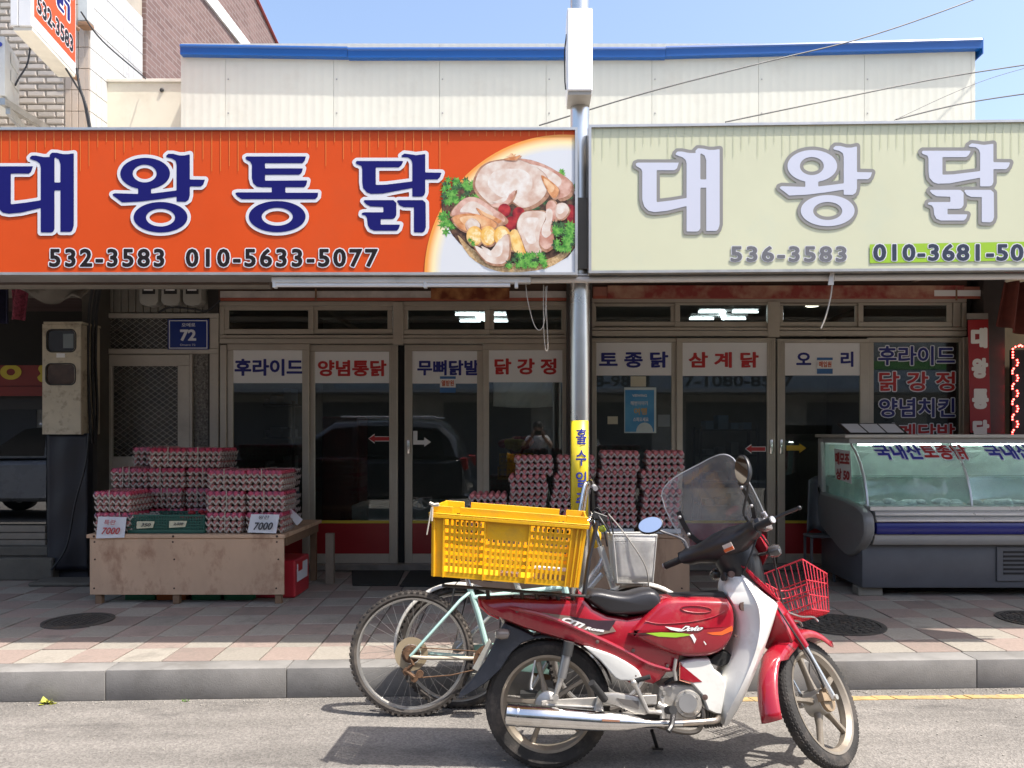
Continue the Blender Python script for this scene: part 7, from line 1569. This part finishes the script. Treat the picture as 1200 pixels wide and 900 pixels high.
def rimseg(x0, x1, y, s_): mb.box(x0, x1, min(y, y+s_*.022), max(y, y+s_*.022), H2-.03, H2-.024); mb.box(x0, x1, min(y+s_*.018, y+s_*.022), max(y+s_*.018, y+s_*.022), H2-.045, H2-.0305)
for s_ in (-1, 1):
    rimseg(-W2-.02, W2+.02, s_*D2, s_)
    for a, b in ((-W2-.012, -W2+.075), (-W2+.105, W2-.105), (W2-.075, W2+.012)): mb.box(a, b, min(s_*D2, s_*(D2+.006)), max(s_*D2, s_*(D2+.006)), H2-.0235, H2+.006)
    mb.box(min(s_*W2, s_*(W2+.006)), max(s_*W2, s_*(W2+.006)), -D2-.0, D2+.0, H2-.0235, H2+.006)
    mb.box(min(s_*W2, s_*(W2+.022)), max(s_*W2, s_*(W2+.022)), -D2-.02, D2+.02, H2-.0302, H2-.0242)
cadd('rim', mb, bevel=.0015)
mb = nb()
for x in (-W2, -.86*W2-.004, -.315*W2, .285*W2, .845*W2, W2-.006, .92*W2):
    for s_ in (-1, 1): mb.box(x-.003, x+.004, min(s_*D2, s_*(D2+.013)), max(s_*D2, s_*(D2+.013)), .0, H2-.0455)
for y in (-D2, -.1*D2, .1*D2, D2-.004):
    for s_ in (-1, 1): mb.box(min(s_*W2, s_*(W2+.012)), max(s_*W2, s_*(W2+.012)), y-.003, y+.003, .0, H2-.0455)
cadd('rib', mb, bevel=.001, kind='stuff')
for a_, lb in (((.12, .28, -D2+.03, -D2+.15, .01, .07), 'white wrapped package lying inside the right half of the yellow crate'), ((-.03, .06, -D2+.02, -D2+.1, .01, .045), 'small white package lying in the middle of the yellow crate')):
    mb = MB(lambda p: MW(CR)@p); mb.box(*a_); tag(mb.build('package', M('bag_white', (.7, .7, .7), .6, n=.2), bevel=.01), lb, 'package')
rp_ = M('string_pale', (.55, .5, .42), .8); mb = MB()
c_ = Vector((-W2*1.06-.01, -D2*1.06, H2)); mb.tube([c_+Vector(q) for q in ((-.01, -.015, .015), (.01, -.02, .008), (.03, -.02, .012))], .008, 6); mb.tube([c_+Vector(q) for q in ((0, -.022, 0), (-.004, -.025, -.05), (-.012, -.02, -.12))], .003, 5); mb.tube([c_+Vector(q) for q in ((.004, -.024, -.0), (.006, -.024, -.06))], .004, 5); tag(mb.build('tie_string', rp_, None, local=True), 'frayed pale string tied to the top left corner of the yellow crate', 'string')
o = bpy.data.objects['tie_string']; o.matrix_world = MW(CR)
# ============================================================= bicycles
def bike_wheel(root, c, r, T, tmat, rmat, knob=True, hubr=.022, nm='wheel'):
    c = Vector(c); ax = (0, 1, 0); w = MB(T); w.lathe([(r-.042, -.011), (r-.030, -.013), (r-.028, -.009), (r-.036, 0), (r-.028, .009), (r-.030, .013), (r-.042, .011), (r-.048, 0)], c, ax, 72, closed=True); wo = w.build(nm, rmat, root, local=True)
    q = MB(T); tw = .024; q.lathe([(r-.034, -.012), (r-.022, -tw*.95), (r-.008, -tw*.85), (r, -tw*.35), (r, tw*.35), (r-.008, tw*.85), (r-.022, tw*.95), (r-.034, .012)], c, ax, 72, closed=True); q.build('tyre', tmat, wo, local=True)
    if knob:
        k_ = MB(T)
        for i in range(64):
            a = 2*math.pi*i/64; d = Vector((math.cos(a), 0, math.sin(a))); M_ = Matrix.Rotation(-a, 4, 'Y')
            for s_ in (-1, 1): k_.obox(c+d*(r-.002)+Vector((0, s_*.017, 0)), (.012, .011, .014), M_)
            a2 = a+math.pi/64; d = Vector((math.cos(a2), 0, math.sin(a2))); k_.obox(c+d*(r+.001), (.006, .014, .012), Matrix.Rotation(-a2, 4, 'Y'))
        k_.build('tread', tmat, wo, local=True, smooth=0, kind='stuff')
    s = MB(T)
    for i in range(32):
        a = 2*math.pi*i/32; sd = 1 if i % 2 else -1; off = (1 if (i//2) % 2 else -1)*1.1
        s.tube([c+Vector((math.cos(a+off)*.024, sd*.028, math.sin(a+off)*.024)), c+Vector((math.cos(a)*(r-.044), sd*.004, math.sin(a)*(r-.044)))], .0011, 4, cap=False)
    s.build('spokes', M('spoke_steel', (.5, .48, .45), .35, metal=.8, n=0), wo, local=True, kind='stuff')
    h = MB(T); h.lathe([(0, -.05), (.008, -.05), (.008, -.034), (.028, -.032), (.028, -.027), (.013, -.02), (.013, .02), (.028, .027), (.028, .032), (.008, .034), (.008, .05), (0, .05)], c, ax, 20); h.build('hub', ali, wo, local=True)
    return wo
def refl(root, c, r, T):
    pass
Ybk = 4.10
bt_ = M('bike_tyre', (.055, .048, .042), .9, n=.2, ns=12, bump=.2, dirt=(.2, .17, .14), da=.7, ds=6); br_ = M('bike_rim', (.50, .49, .47), .3, metal=.75, n=.1, dirt=(.35, .3, .25), da=.4)
mint = M('mint_paint', (.40, .60, .55), .35, n=.06, coat=.3, dirt=(.45, .38, .28), da=.8, ds=7); rust = M('rusty_steel', (.16, .09, .05), .75, metal=.3, n=.4, ns=30, bump=.3); creamt = M('aged_tube', (.50, .44, .34), .5, n=.15, ns=12)
B1L = R(5); b1x = X(483, Ybk)
B1 = thing('mint_bicycle', 'old mint green mountain bicycle with knobbly tyres standing behind the scooter', 'bicycle', (b1x, Ybk-.03, 0), (-B1L, 0, R(1.5)))
r1 = .325
def b1(px, py, y=0): return Vector(((px-483)/900*Ybk, y, r1+(765-py)/900*Ybk))
bike_wheel(B1, (0, 0, r1), r1, None, bt_, br_); fw1 = Vector((1.03, 0, r1))
Tf = lambda p: Matrix.Translation(fw1)@Matrix.Rotation(R(20), 4, 'Z')@Matrix.Translation(-fw1)@p
bike_wheel(B1, tuple(fw1), r1, Tf, bt_, br_)
def a1(nm, pts, r_, mat, n=10): mb = MB(); mb.tube(pts, r_, n); return mb.build(nm, mat, B1, local=True)
st = b1(552, 694); bb1 = b1(574, 772); hd1, hd2 = b1(662, 690), b1(668, 716)
for s_ in (-1, 1):
    a1('seat_stay', [b1(483, 766, s_*.065), b1(540, 703, s_*.045), st], [.008, .008, .009], mint); a1('chain_stay', [b1(483, 766, s_*.065), b1(500, 768, s_*.06), bb1], [.008, .010, .011], creamt if s_ < 0 else mint)
    a1('fork_blade', [b1(676, 722, s_*.05), b1(684, 740, s_*.055), fw1+Vector((0, s_*.055, 0))], [.013, .012, .009], mint)
a1('seat_tube', [st+Vector((-.01, 0, .02)), b1(560, 720), bb1], .016, mint); a1('top_tube', [b1(554, 702), hd1], .015, mint); a1('down_tube', [bb1, hd2], .018, mint); a1('head_tube', [b1(660, 680), b1(669, 722)], .020, mint)
a1('seat_post', [st, b1(546, 676)], .012, M('post_steel', (.45, .45, .45), .3, metal=.9))
mb = MB(); mb.puff(smooth_poly([(-.14, .0), (-.13, .03), (0, .035), (.14, .015), (.15, 0), (0, -.02)], 2), lambda u, v, w: b1(546, 673)+Vector((u, w*(1-.6*(u+.14)/.3), v)), .07, .01); mb.build('saddle', rub, B1, local=True)
a1('stem', [b1(660, 684), b1(657, 655), b1(668, 650)], .013, M('stem_black', (.03, .03, .03), .4)); hb = b1(668, 650)
a1('handlebar', [hb+Vector((-.03, -.28, .01)), hb+Vector((0, -.1, 0)), hb+Vector((0, .1, 0)), hb+Vector((-.03, .28, .01))], .011, M('stem_black'))
for s_ in (-1, 1): a1('grip', [hb+Vector((-.018, s_*.18, .006)), hb+Vector((-.034, s_*.30, .012))], .016, rub)
# drive train
mb = MB()
for k, rr_ in enumerate((.048, .042, .036, .03, .025)): mb.lathe([(rr_-.006, 0), (rr_, 0), (rr_, .002), (rr_-.006, .002)], Vector((0, -.032-.005*k, r1)), (0, 1, 0), 22, closed=True)
mb.lathe([(0, 0), (.03, 0), (.03, -.03), (0, -.03)], Vector((0, -.03, r1)), (0, 1, 0), 18); mb.build('sprocket', rust, B1, local=True)
mb = MB(); mb.lathe([(.052, 0), (.088, .0), (.088, .003), (.052, .003)], Vector((0, -.026, r1)), (0, 1, 0), 26, closed=True); mb.build('spoke_guard', M('guard_tan', (.35, .28, .18), .6, n=.1), B1, local=True)
mb = MB(); d0 = b1(486, 775, -.06); mb.tube([b1(483, 768, -.06), d0, b1(478, 782, -.06), b1(488, 790, -.06)], .011, 8)
for q in (b1(479, 783, -.06), b1(488, 791, -.06), b1(494, 786, -.06)): mb.lathe([(0, -.006), (.02, -.006), (.02, .006), (0, .006)], q, (0, 1, 0), 12)
mb.build('derailleur', rust, B1, local=True)
mb = MB(); mb.tube([b1(488, 791, -.055), b1(530, 788, -.055), b1(572, 779, -.055)], .0035, 6); mb.tube([b1(484, 756, -.055), b1(572, 762, -.055)], .0035, 6); mb.build('chain', rust, B1, local=True)
mb = MB(); mb.lathe([(.06, 0), (.085, 0), (.085, .004), (.06, .004)], bb1+Vector((0, -.06, 0)), (0, 1, 0), 30, closed=True)
for k in range(5): a = k*1.2566; mb.tube([bb1+Vector((0, -.058, 0)), bb1+Vector((math.cos(a)*.07, -.058, math.sin(a)*.07))], .006, 5)
mb.build('chainring', rust, B1, local=True)
mb = MB(); mb.tube([bb1+Vector((0, -.075, 0)), b1(588, 742, -.09)], [.012, .009], 8); mb.tube([bb1+Vector((0, .075, 0)), b1(560, 800, .09)], [.012, .009], 8); mb.build('crank', ali, B1, local=True)
for q, s_ in ((b1(590, 741, -.13), 1), (b1(560, 800, .13), -1)): mb = MB(); mb.obox(q, (.085, .09, .022), Matrix.Rotation(R(8), 4, 'Y')); mb.build('pedal', M('pedal_pale', (.35, .34, .3), .6, n=.2), B1, local=True, bevel=.004)
mb = MB(); mb.puff([(b1(555, 776).x, b1(0, 778).z), (b1(574, 0).x, b1(0, 745).z), (b1(578, 0).x, b1(0, 752).z), (b1(562, 0).x, b1(0, 782).z)], xz, .012, .002)
for p in mb.v: p.y -= .10
mb.build('chain_guard', M('guard_grey', (.42, .42, .38), .5, n=.15), B1, local=True)
mb = MB()
for s_ in (-1, 1): mb.obox(b1(528, 716, s_*.035), (.05, .012, .014), Matrix.Rotation(R(48), 4, 'Y')); mb.tube([b1(528, 714, s_*.04), b1(532, 690, s_*.03)], .004, 6)
mb.build('brake', M('stem_black'), B1, local=True)
cable([MW(B1)@q for q in (b1(530, 690), b1(545, 680, .02), b1(600, 684, .02), b1(655, 665, .02))], .0025, 'thin brake cable along the mint bicycle frame')
# silver city bicycle with a basket, behind
Y2b = 4.24; b2x = X(537, Y2b)
B2 = thing('city_bicycle', 'silver step-through city bicycle with a pale mesh front basket behind the scooter seat', 'bicycle', (b2x, Y2b-.05, 0), (-R(5), 0, R(.5)))
def b2(px, py, y=0): return Vector(((px-537)/900*Y2b, y, (825-py)/900*Y2b))
bike_wheel(B2, (0, 0, r1), r1, None, bt_, br_, knob=True); fw2 = Vector((1.0, 0, r1)); Tg = lambda p: Matrix.Translation(fw2)@Matrix.Rotation(R(6), 4, 'Z')@Matrix.Translation(-fw2)@p
bike_wheel(B2, tuple(fw2), r1, Tg, bt_, br_, knob=False)
slv = M('silver_paint', (.62, .62, .60), .28, metal=.5, n=.06, coat=.3); wf = M('fender_white', (.70, .68, .62), .35, n=.06)
def a2(nm, pts, r_, mat=slv, n=10, cr=0): mb = MB(); mb.tube(curve_pts(pts, cr) if cr else pts, r_, n); return mb.build(nm, mat, B2, local=True)
def fend(c, a0, a1_, nm='fender', T=None):
    secs = []
    for i in range(25):
        a = R(a0+(a1_-a0)*i/24); d = Vector((math.cos(a), 0, math.sin(a))); o_ = Vector(c)+d*(r1+.022); secs.append([o_-d*.014+Vector((0, -.03, 0)), o_+Vector((0, -.02, 0)), o_+d*.004, o_+Vector((0, .02, 0)), o_-d*.014+Vector((0, .03, 0))])
    mb = MB(T); mb.loft(secs, cap=False, closed=False); mb.build(nm, wf, B2, local=True, recalc=False, solid=.002)
fend((0, 0, r1), 50, 185); fend(tuple(fw2), 20, 200, T=Tg)
bbt = b2(640, 770, 0)
for s_ in (-1, 1):
    a2('chain_stay', [Vector((0, s_*.06, r1)), bbt], .010, creamt); a2('seat_stay', [Vector((0, s_*.06, r1)), b2(606, 690)], .008)
    a2('fork_blade', [b2(722, 694, s_*.05), b2(735, 722, s_*.055), fw2+Vector((0, s_*.055, 0))], [.013, .012, .009]); a2('fender_stay', [Vector((0, s_*.06, r1)), Vector((math.cos(R(60))*(r1+.02), s_*.03, r1+math.sin(R(60))*(r1+.02)))], .003, ali)
a2('seat_tube', [b2(600, 670), bbt], .016); a2('down_tube', [b2(709, 650), b2(704, 662), b2(672, 705), bbt], .017); a2('top_tube', [b2(706, 672), b2(690, 690), b2(650, 745), b2(622, 740)], .015); a2('head_tube', [b2(704, 640), b2(720, 690)], .020)
mb = MB(); mb.puff(smooth_poly([(-.13, 0), (-.12, .05), (0, .05), (.13, .03), (.14, 0), (0, -.02)], 2), lambda u, v, w: b2(597, 662)+Vector((u, w*(1-.6*(u+.14)/.3), v)), .09, .012); mb.build('saddle', rub, B2, local=True)
a2('stem', [b2(704, 640), b2(696, 612), b2(694, 600)], .012, chr_); hb2 = b2(694, 602)
mb = MB()
for s_ in (-1, 1): mb.tube(curve_pts([hb2, hb2+Vector((-.0, s_*.05, -.02)), b2(682, 612, s_*.10), b2(684, 588, s_*.12), b2(688, 568, s_*.14), b2(692, 565, s_*.17), b2(693, 570, s_*.22)], 6), .0125, 12)
mb.build('handlebar', chr_, B2, local=True)
for s_ in (-1, 1): a2('grip', [b2(693, 570, s_*.2), b2(694, 573, s_*.29)], .013, M('grip_grey', (.35, .35, .35), .5))
mb = MB(); 
for i, (q0, q1, q2) in enumerate((((694, 602), (702, 596), (716, 626)), ((696, 606), (712, 600), (722, 640)), ((690, 608), (705, 612), (712, 640)))): mb.tube(curve_pts([b2(*q0, -.03*i), b2(*q1, -.04), b2(*q2, -.02)], 6), .0045, 6)
mb.build('brake_cable', rub, B2, local=True); mb = MB(); mb.obox(b2(702, 605, -.08), (.08, .05, .035), Matrix.Rotation(R(20), 4, 'Y')); mb.tube([b2(700, 603, -.1), b2(712, 622, -.12)], .007, 6); mb.build('brake_lever', M('stem_black'), B2, local=True, bevel=.004)
mb = MB(); mb.ball(b2(705, 619, -.09), (.022, .02, .02), 12, 8); mb.build('bell', M('bell_lime', (.45, .5, .05), .3, n=.05), B2, local=True)
# basket: wire frame with pale mesh walls
bkc = lambda u, v, h: b2(741, 680, 0)+Vector(((.095+.022*h)*u+.0*h, (.13+.02*h)*v, .255*h))
mesh_m = glass('basket_mesh', (.85, .85, .85), 1.2, .4, .62, (.66, .65, .62)); mb = MB()
for (a, b) in (((-1, -1), (1, -1)), ((1, -1), (1, 1)), ((1, 1), (-1, 1)), ((-1, 1), (-1, -1))): mb.grid(lambda u, v, a=a, b=b: bkc(a[0]+(b[0]-a[0])*u, a[1]+(b[1]-a[1])*u, v), 6, 6)
mb.grid(lambda u, v: bkc(2*u-1, 2*v-1, 0), 4, 4); bo = mb.build('basket', mesh_m, B2, local=True, recalc=False, solid=.002)
mb = MB(); wire_ = M('basket_wire', (.60, .59, .55), .4, metal=.3, n=.05)
for h, r_ in ((1, .006), (0, .004), (.88, .003)): mb.tube([bkc(-1, -1, h), bkc(1, -1, h), bkc(1, 1, h), bkc(-1, 1, h)], r_, 6, closed=True)
for s1 in (-1, 1):
    for s2 in (-1, 1): mb.tube([bkc(s1, s2, 0), bkc(s1, s2, 1)], .004, 6)
for k in range(1, 9): u = -1+k*2/9; mb.tube([bkc(u, -1, 0), bkc(u, -1, 1)], .0012, 4); mb.tube([bkc(u, 1, 0), bkc(u, 1, 1)], .0012, 4)
for k in range(1, 12): mb.tube([bkc(-1, -1, k/12), bkc(1, -1, k/12)], .0011, 4); mb.tube([bkc(-1, 1, k/12), bkc(1, 1, k/12)], .0011, 4)
mb.build('basket_frame', wire_, bo, local=True)
a2('basket_stay', [b2(722, 694, -.03), b2(728, 683, -.04), b2(760, 682, -.04)], .005); a2('basket_stay', [b2(750, 712, -.03), b2(752, 700, -.06), b2(752, 682, -.06)], .004)
a2('brake_cable', [b2(712, 602, -.1), b2(730, 625, -.15), b2(752, 660, -.16), b2(758, 690, -.12), b2(770, 705, -.05), b2(745, 715, 0)], .0035, M('cable_grey', (.3, .28, .25), .5), 6, 5)
mb = MB(); mb.lathe([(0, 0), (.10, 0), (.10, .006), (0, .006)], bbt+Vector((0, -.06, 0)), (0, 1, 0), 26); mb.build('chainring', rust, B2, local=True)
mb = MB(); mb.puff(poly2([(0, 0)], 0) if False else [(b2(545, 0).x, b2(0, 752).z), (b2(590, 0).x, b2(0, 748).z), (b2(655, 0).x, b2(0, 755).z), (b2(655, 0).x, b2(0, 785).z), (b2(590, 0).x, b2(0, 778).z)], xz, .01, .004)
for p in mb.v: p.y -= .08
mb.build('chain_case', M('case_mint', (.25, .42, .36), .4, n=.15, dirt=(.4, .38, .33), da=.6, ds=8), B2, local=True)
mb = MB(); mb.tube([bbt+Vector((0, -.1, 0)), b2(622, 800, -.11)], .009, 8); mb.build('crank', ali, B2, local=True); mb = MB(); mb.obox(b2(620, 802, -.15), (.09, .08, .022)); mb.build('pedal', rub, B2, local=True)
# small yellow bag behind the crate
mb = MB(); mb.ball(b2(0, 0)*0+Vector((X(697, 4.6), 4.55, Z(628, 4.55))), (.035, .03, .075), 10, 8); tag(mb.build('yellow_pouch', M('pouch_yellow', (.75, .45, .02), .5, n=.05)), 'small yellow pouch hanging in front of the pole right of the yellow crate', 'pouch')
# ============================================================= across the street (seen in the glass)
OB = thing('opposite_building', 'plain building across the street, seen only as a reflection in the shop glass', 'building', (0, -10, 0))
mb = MB(); mb.box(-30, 30, -14, -8.0, 0, 6.2); mb.build('wall', M('opposite_wall', (.42, .40, .37), .8, n=.2), OB)
mb = MB(); mb.box(-30, 30, -7.99, -6.4, 2.62, 2.72); mb.build('awning', M('opposite_awning', (.3, .3, .3), .7), OB)
mb = MB(); mb.box(-6, 16, -7.9, -7.7, 2.75, 3.35); mb.build('sign_face', M('opposite_sign', (.28, .32, .36), .5), OB); mb = MB(); mb.box(-6, 16, -7.9, -7.68, 3.36, 3.6); mb.build('sign_band', M('opposite_green', (.10, .30, .05), .5), OB)
for s_, x0, w_ in (('888-9888', 1.1, 2.2), ('7-1080-8547', 4.3, 3.2)):
    lay('lettering', text2d(s_, .02), lambda u, v: Vector((x0+w_*(1-u)*-1+w_, -7.69, 2.85+.34*v)), M('holder_black'), OB)
for i in range(16):
    mb = MB(); mb.box(-28+i*3.6, -28+i*3.6+2.6, -7.985, -7.97, .1, 2.4); mb.build('shutter', M('opposite_dark', (.08, .08, .09), .4), OB)
def car(name, label, xr_, y1, col, L_=4.6, W_=1.85, H_=1.75):
    t = thing(name, label, 'car', (xr_-L_/2, y1-W_/2, 0)); y0 = y1-W_
    T_ = lambda a, z, w: Vector((xr_-a, (y0+y1)/2+w, z))
    body = [(.02, .45), (.0, .75), (.06, 1.0), (.35, 1.06), (3.3, 1.04), (4.3, .95), (4.56, .8), (4.6, .45), (4.45, .3), (.15, .3)]
    mb = MB(); mb.puff(smooth_poly(body, 2), T_, W_/2, .1); mb.build('body', col, t)
    cab_ = [(.12, 1.0), (.22, 1.45), (.5, H_-.04), (1.2, H_), (2.4, H_-.04), (3.35, 1.03)]
    mb = MB(); mb.puff(cab_, T_, W_/2-.1, .14); mb.build('cabin', col, t)
    dg = M('car_glass', (.01, .012, .014), .08, n=0, coat=.5)
    for s_ in (-1, 1):
        for q in ([(.42, 1.1), (.5, 1.5), (.95, 1.6), (.98, 1.1)], [(1.05, 1.1), (1.05, 1.61), (1.95, 1.62), (2.0, 1.1)], [(2.08, 1.1), (2.04, 1.6), (2.4, 1.56), (3.1, 1.1)]):
            mb = MB(); mb.prism(q, T_, s_*(W_/2-.125), s_*(W_/2-.09)); mb.build('side_window', dg, t, smooth=0)
    rim = M('alloy', (.75, .75, .76), .35, metal=.3, n=.05); tyr = M('tyre_black', (.025, .025, .025), .8, n=.1, bump=.2)
    for a in (.85, 3.6):
        for s_ in (-1, 1):
            c = T_(a, .36, s_*(W_/2-.1)); mb = MB(); mb.lathe([(.22, -.11), (.34, -.11), (.36, -.07), (.36, .07), (.34, .11), (.22, .11)], c, (0, s_, 0), 28, closed=True); w_ = mb.build('wheel', tyr, t)
            mb = MB(); mb.lathe([(.0, .06), (.05, .08), (.07, .05)], c, (0, s_, 0), 12); mb.lathe([(.20, .09), (.235, .1), (.235, .0), (.2, .0)], c, (0, s_, 0), 28, closed=True)
            for k in range(10): an = k*math.pi/5; mb.tube([c+Vector((math.cos(an)*.04, s_*.07, math.sin(an)*.04)), c+Vector((math.cos(an)*.22, s_*.08, math.sin(an)*.22))], .015, 5)
            mb.build('rim', rim, w_)
    for s_ in (-1, 1):
        mb = MB(); mb.obox(T_(.08, .95, s_*(W_/2-.12)), (.14, .2, .22)); mb.build('tail_light', M('tail_red', (.3, .01, .01), .2, coat=.5), t, bevel=.02)
        mb = MB(); mb.tube([T_(.6, H_+.03, s_*.6), T_(2.3, H_+.03, s_*.6)], .02, 6); mb.build('roof_rail', rim, t)
    return t
car('parked_suv', 'dark grey parked off-road car mirrored in the door glass', -1.22, 1.45, M('car_dark', (.03, .033, .04), .18, n=.03, coat=.6))
car('parked_car', 'silver parked car mirrored in the left shop window', -6.4, 1.3, M('car_silver', (.30, .32, .36), .28, metal=.2, n=.03, coat=.5), H_=1.62)
# the photographer, mirrored in the glass
def figure():
    t = thing('person', 'person in a white shirt holding up a phone, mirrored in the door glass', 'person', (0, -.42, 0))
    J = dict(pel=(0, -.42, .93), spine=(0, -.43, 1.12), chest=(0, -.43, 1.30), neck=(0, -.43, 1.43), ns=(0, -.42, 1.5), head=(0, -.40, 1.58), crown=(0, -.41, 1.70),
             shl=(-.17, -.43, 1.38), ell=(-.30, -.30, 1.20), wrl=(-.10, -.13, 1.42), hal=(-.07, -.11, 1.49), shr=(.17, -.43, 1.38), elr=(.30, -.30, 1.20), wrr=(.11, -.13, 1.42), har=(.08, -.11, 1.49),
             hil=(-.1, -.42, .88), knl=(-.11, -.40, .48), anl=(-.12, -.43, .08), tol=(-.14, -.28, .04), hir=(.1, -.42, .88), knr=(.11, -.40, .48), anr=(.12, -.43, .08), tor=(.14, -.28, .04))
    rad = dict(pel=.14, spine=.125, chest=.14, neck=.06, ns=.055, head=.088, crown=.07, shl=.065, ell=.045, wrl=.03, hal=.035, shr=.065, elr=.045, wrr=.03, har=.035, hil=.095, knl=.06, anl=.042, tol=.035, hir=.095, knr=.06, anr=.042, tor=.035)
    E = [('pel', 'spine'), ('spine', 'chest'), ('chest', 'neck'), ('neck', 'ns'), ('ns', 'head'), ('head', 'crown'), ('chest', 'shl'), ('shl', 'ell'), ('ell', 'wrl'), ('wrl', 'hal'), ('chest', 'shr'), ('shr', 'elr'), ('elr', 'wrr'), ('wrr', 'har'),
         ('pel', 'hil'), ('hil', 'knl'), ('knl', 'anl'), ('anl', 'tol'), ('pel', 'hir'), ('hir', 'knr'), ('knr', 'anr'), ('anr', 'tor')]
    def skin_obj(name, keys, edges, radf, mat, sub=1):
        ks = list(keys); me = bpy.data.meshes.new(name); me.from_pydata([Vector(J[k])-Vector((0, -.42, 0)) for k in ks], [(ks.index(a), ks.index(b)) for a, b in edges], [])
        o = bpy.data.objects.new(name, me); COL.objects.link(o); o.parent = t
        md = o.modifiers.new('skin', 'SKIN'); md.use_smooth_shade = True
        for i, k in enumerate(ks): me.skin_vertices[0].data[i].radius = (radf(k), radf(k)*(.72 if k in ('chest', 'spine', 'pel') else 1)); me.skin_vertices[0].data[i].use_root = (k == ks[0])
        s_ = o.modifiers.new('sub', 'SUBSURF'); s_.levels = sub; s_.render_levels = sub; me.materials.append(mat); return o
    skn = M('skin', (.42, .24, .17), .5, n=.05)
    for sd, sg in (('l', -1), ('r', 1)):
        wr = J['wr'+sd]; pal = (wr[0]-sg*.01, wr[1]+.02, wr[2]+.055); J['ha'+sd] = pal
        for f in range(4):
            b = 'f%s%d' % (sd, f); J[b+'a'] = (pal[0]+sg*(.028-.018*f), pal[1]+.008, pal[2]+.03); J[b+'b'] = (pal[0]-sg*.012, pal[1]+.035, pal[2]+.045-.014*f+.012); J[b+'c'] = (pal[0]-sg*.035, pal[1]+.03, pal[2]+.045-.014*f+.01)
            for a_, r_ in (('a', .009), ('b', .0085), ('c', .007)): rad[b+a_] = r_
            E += [('ha'+sd, b+'a'), (b+'a', b+'b'), (b+'b', b+'c')]
        b = 't'+sd; J[b+'a'] = (pal[0]-sg*.03, pal[1]-.01, pal[2]-.005); J[b+'b'] = (pal[0]-sg*.045, pal[1]-.012, pal[2]+.02); rad[b+'a'] = .011; rad[b+'b'] = .008; E += [('ha'+sd, b+'a'), (b+'a', b+'b')]
    skin_obj('body', J.keys(), E, lambda k: rad[k], skn, 1)
    sk = ['chest', 'spine', 'pel', 'neck', 'shl', 'shr', 'sl', 'sr']; J['sl'] = (-.25, -.35, 1.28); J['sr'] = (.25, -.35, 1.28)
    skin_obj('shirt', sk, [('pel', 'spine'), ('spine', 'chest'), ('chest', 'neck'), ('chest', 'shl'), ('chest', 'shr'), ('shl', 'sl'), ('shr', 'sr')], lambda k: {'sl': .075, 'sr': .075}.get(k, rad.get(k, .1))+(.018 if k not in ('sl', 'sr') else 0), M('shirt_white', (.66, .66, .66), .8, n=.05))
    tk = ['pel', 'hil', 'knl', 'anl', 'hir', 'knr', 'anr']; skin_obj('trousers', tk, [('pel', 'hil'), ('hil', 'knl'), ('knl', 'anl'), ('pel', 'hir'), ('hir', 'knr'), ('knr', 'anr')], lambda k: rad[k]+.02, M('trousers_dark', (.03, .035, .05), .8, n=.1))
    mb = MB(); mb.ball((0, -.425, 1.635), (.092, .1, .10), 14, 10); mb.build('hair', M('hair_black', (.02, .015, .012), .6, n=.2), t)
    mb = MB(); mb.tube([(0, -.312, 1.60), (0, -.295, 1.57), (0, -.305, 1.565)], [.007, .012, .008], 6)
    for s_ in (-1, 1): mb.ball((s_*.032, -.322, 1.605), (.012, .008, .007), 8, 5); mb.ball((s_*.088, -.41, 1.585), (.012, .02, .03), 8, 6)
    mb.ball((0, -.315, 1.54), (.024, .008, .007), 8, 5); mb.build('face', skn, t)
    return t
figure()
mb = MB(); mb.box(-.085, .085, -.085, -.077, 1.46, 1.54); tag(mb.build('phone', M('phone_black', (.02, .02, .02), .2), bevel=.003), 'dark phone held up sideways by the person mirrored in the glass', 'phone')
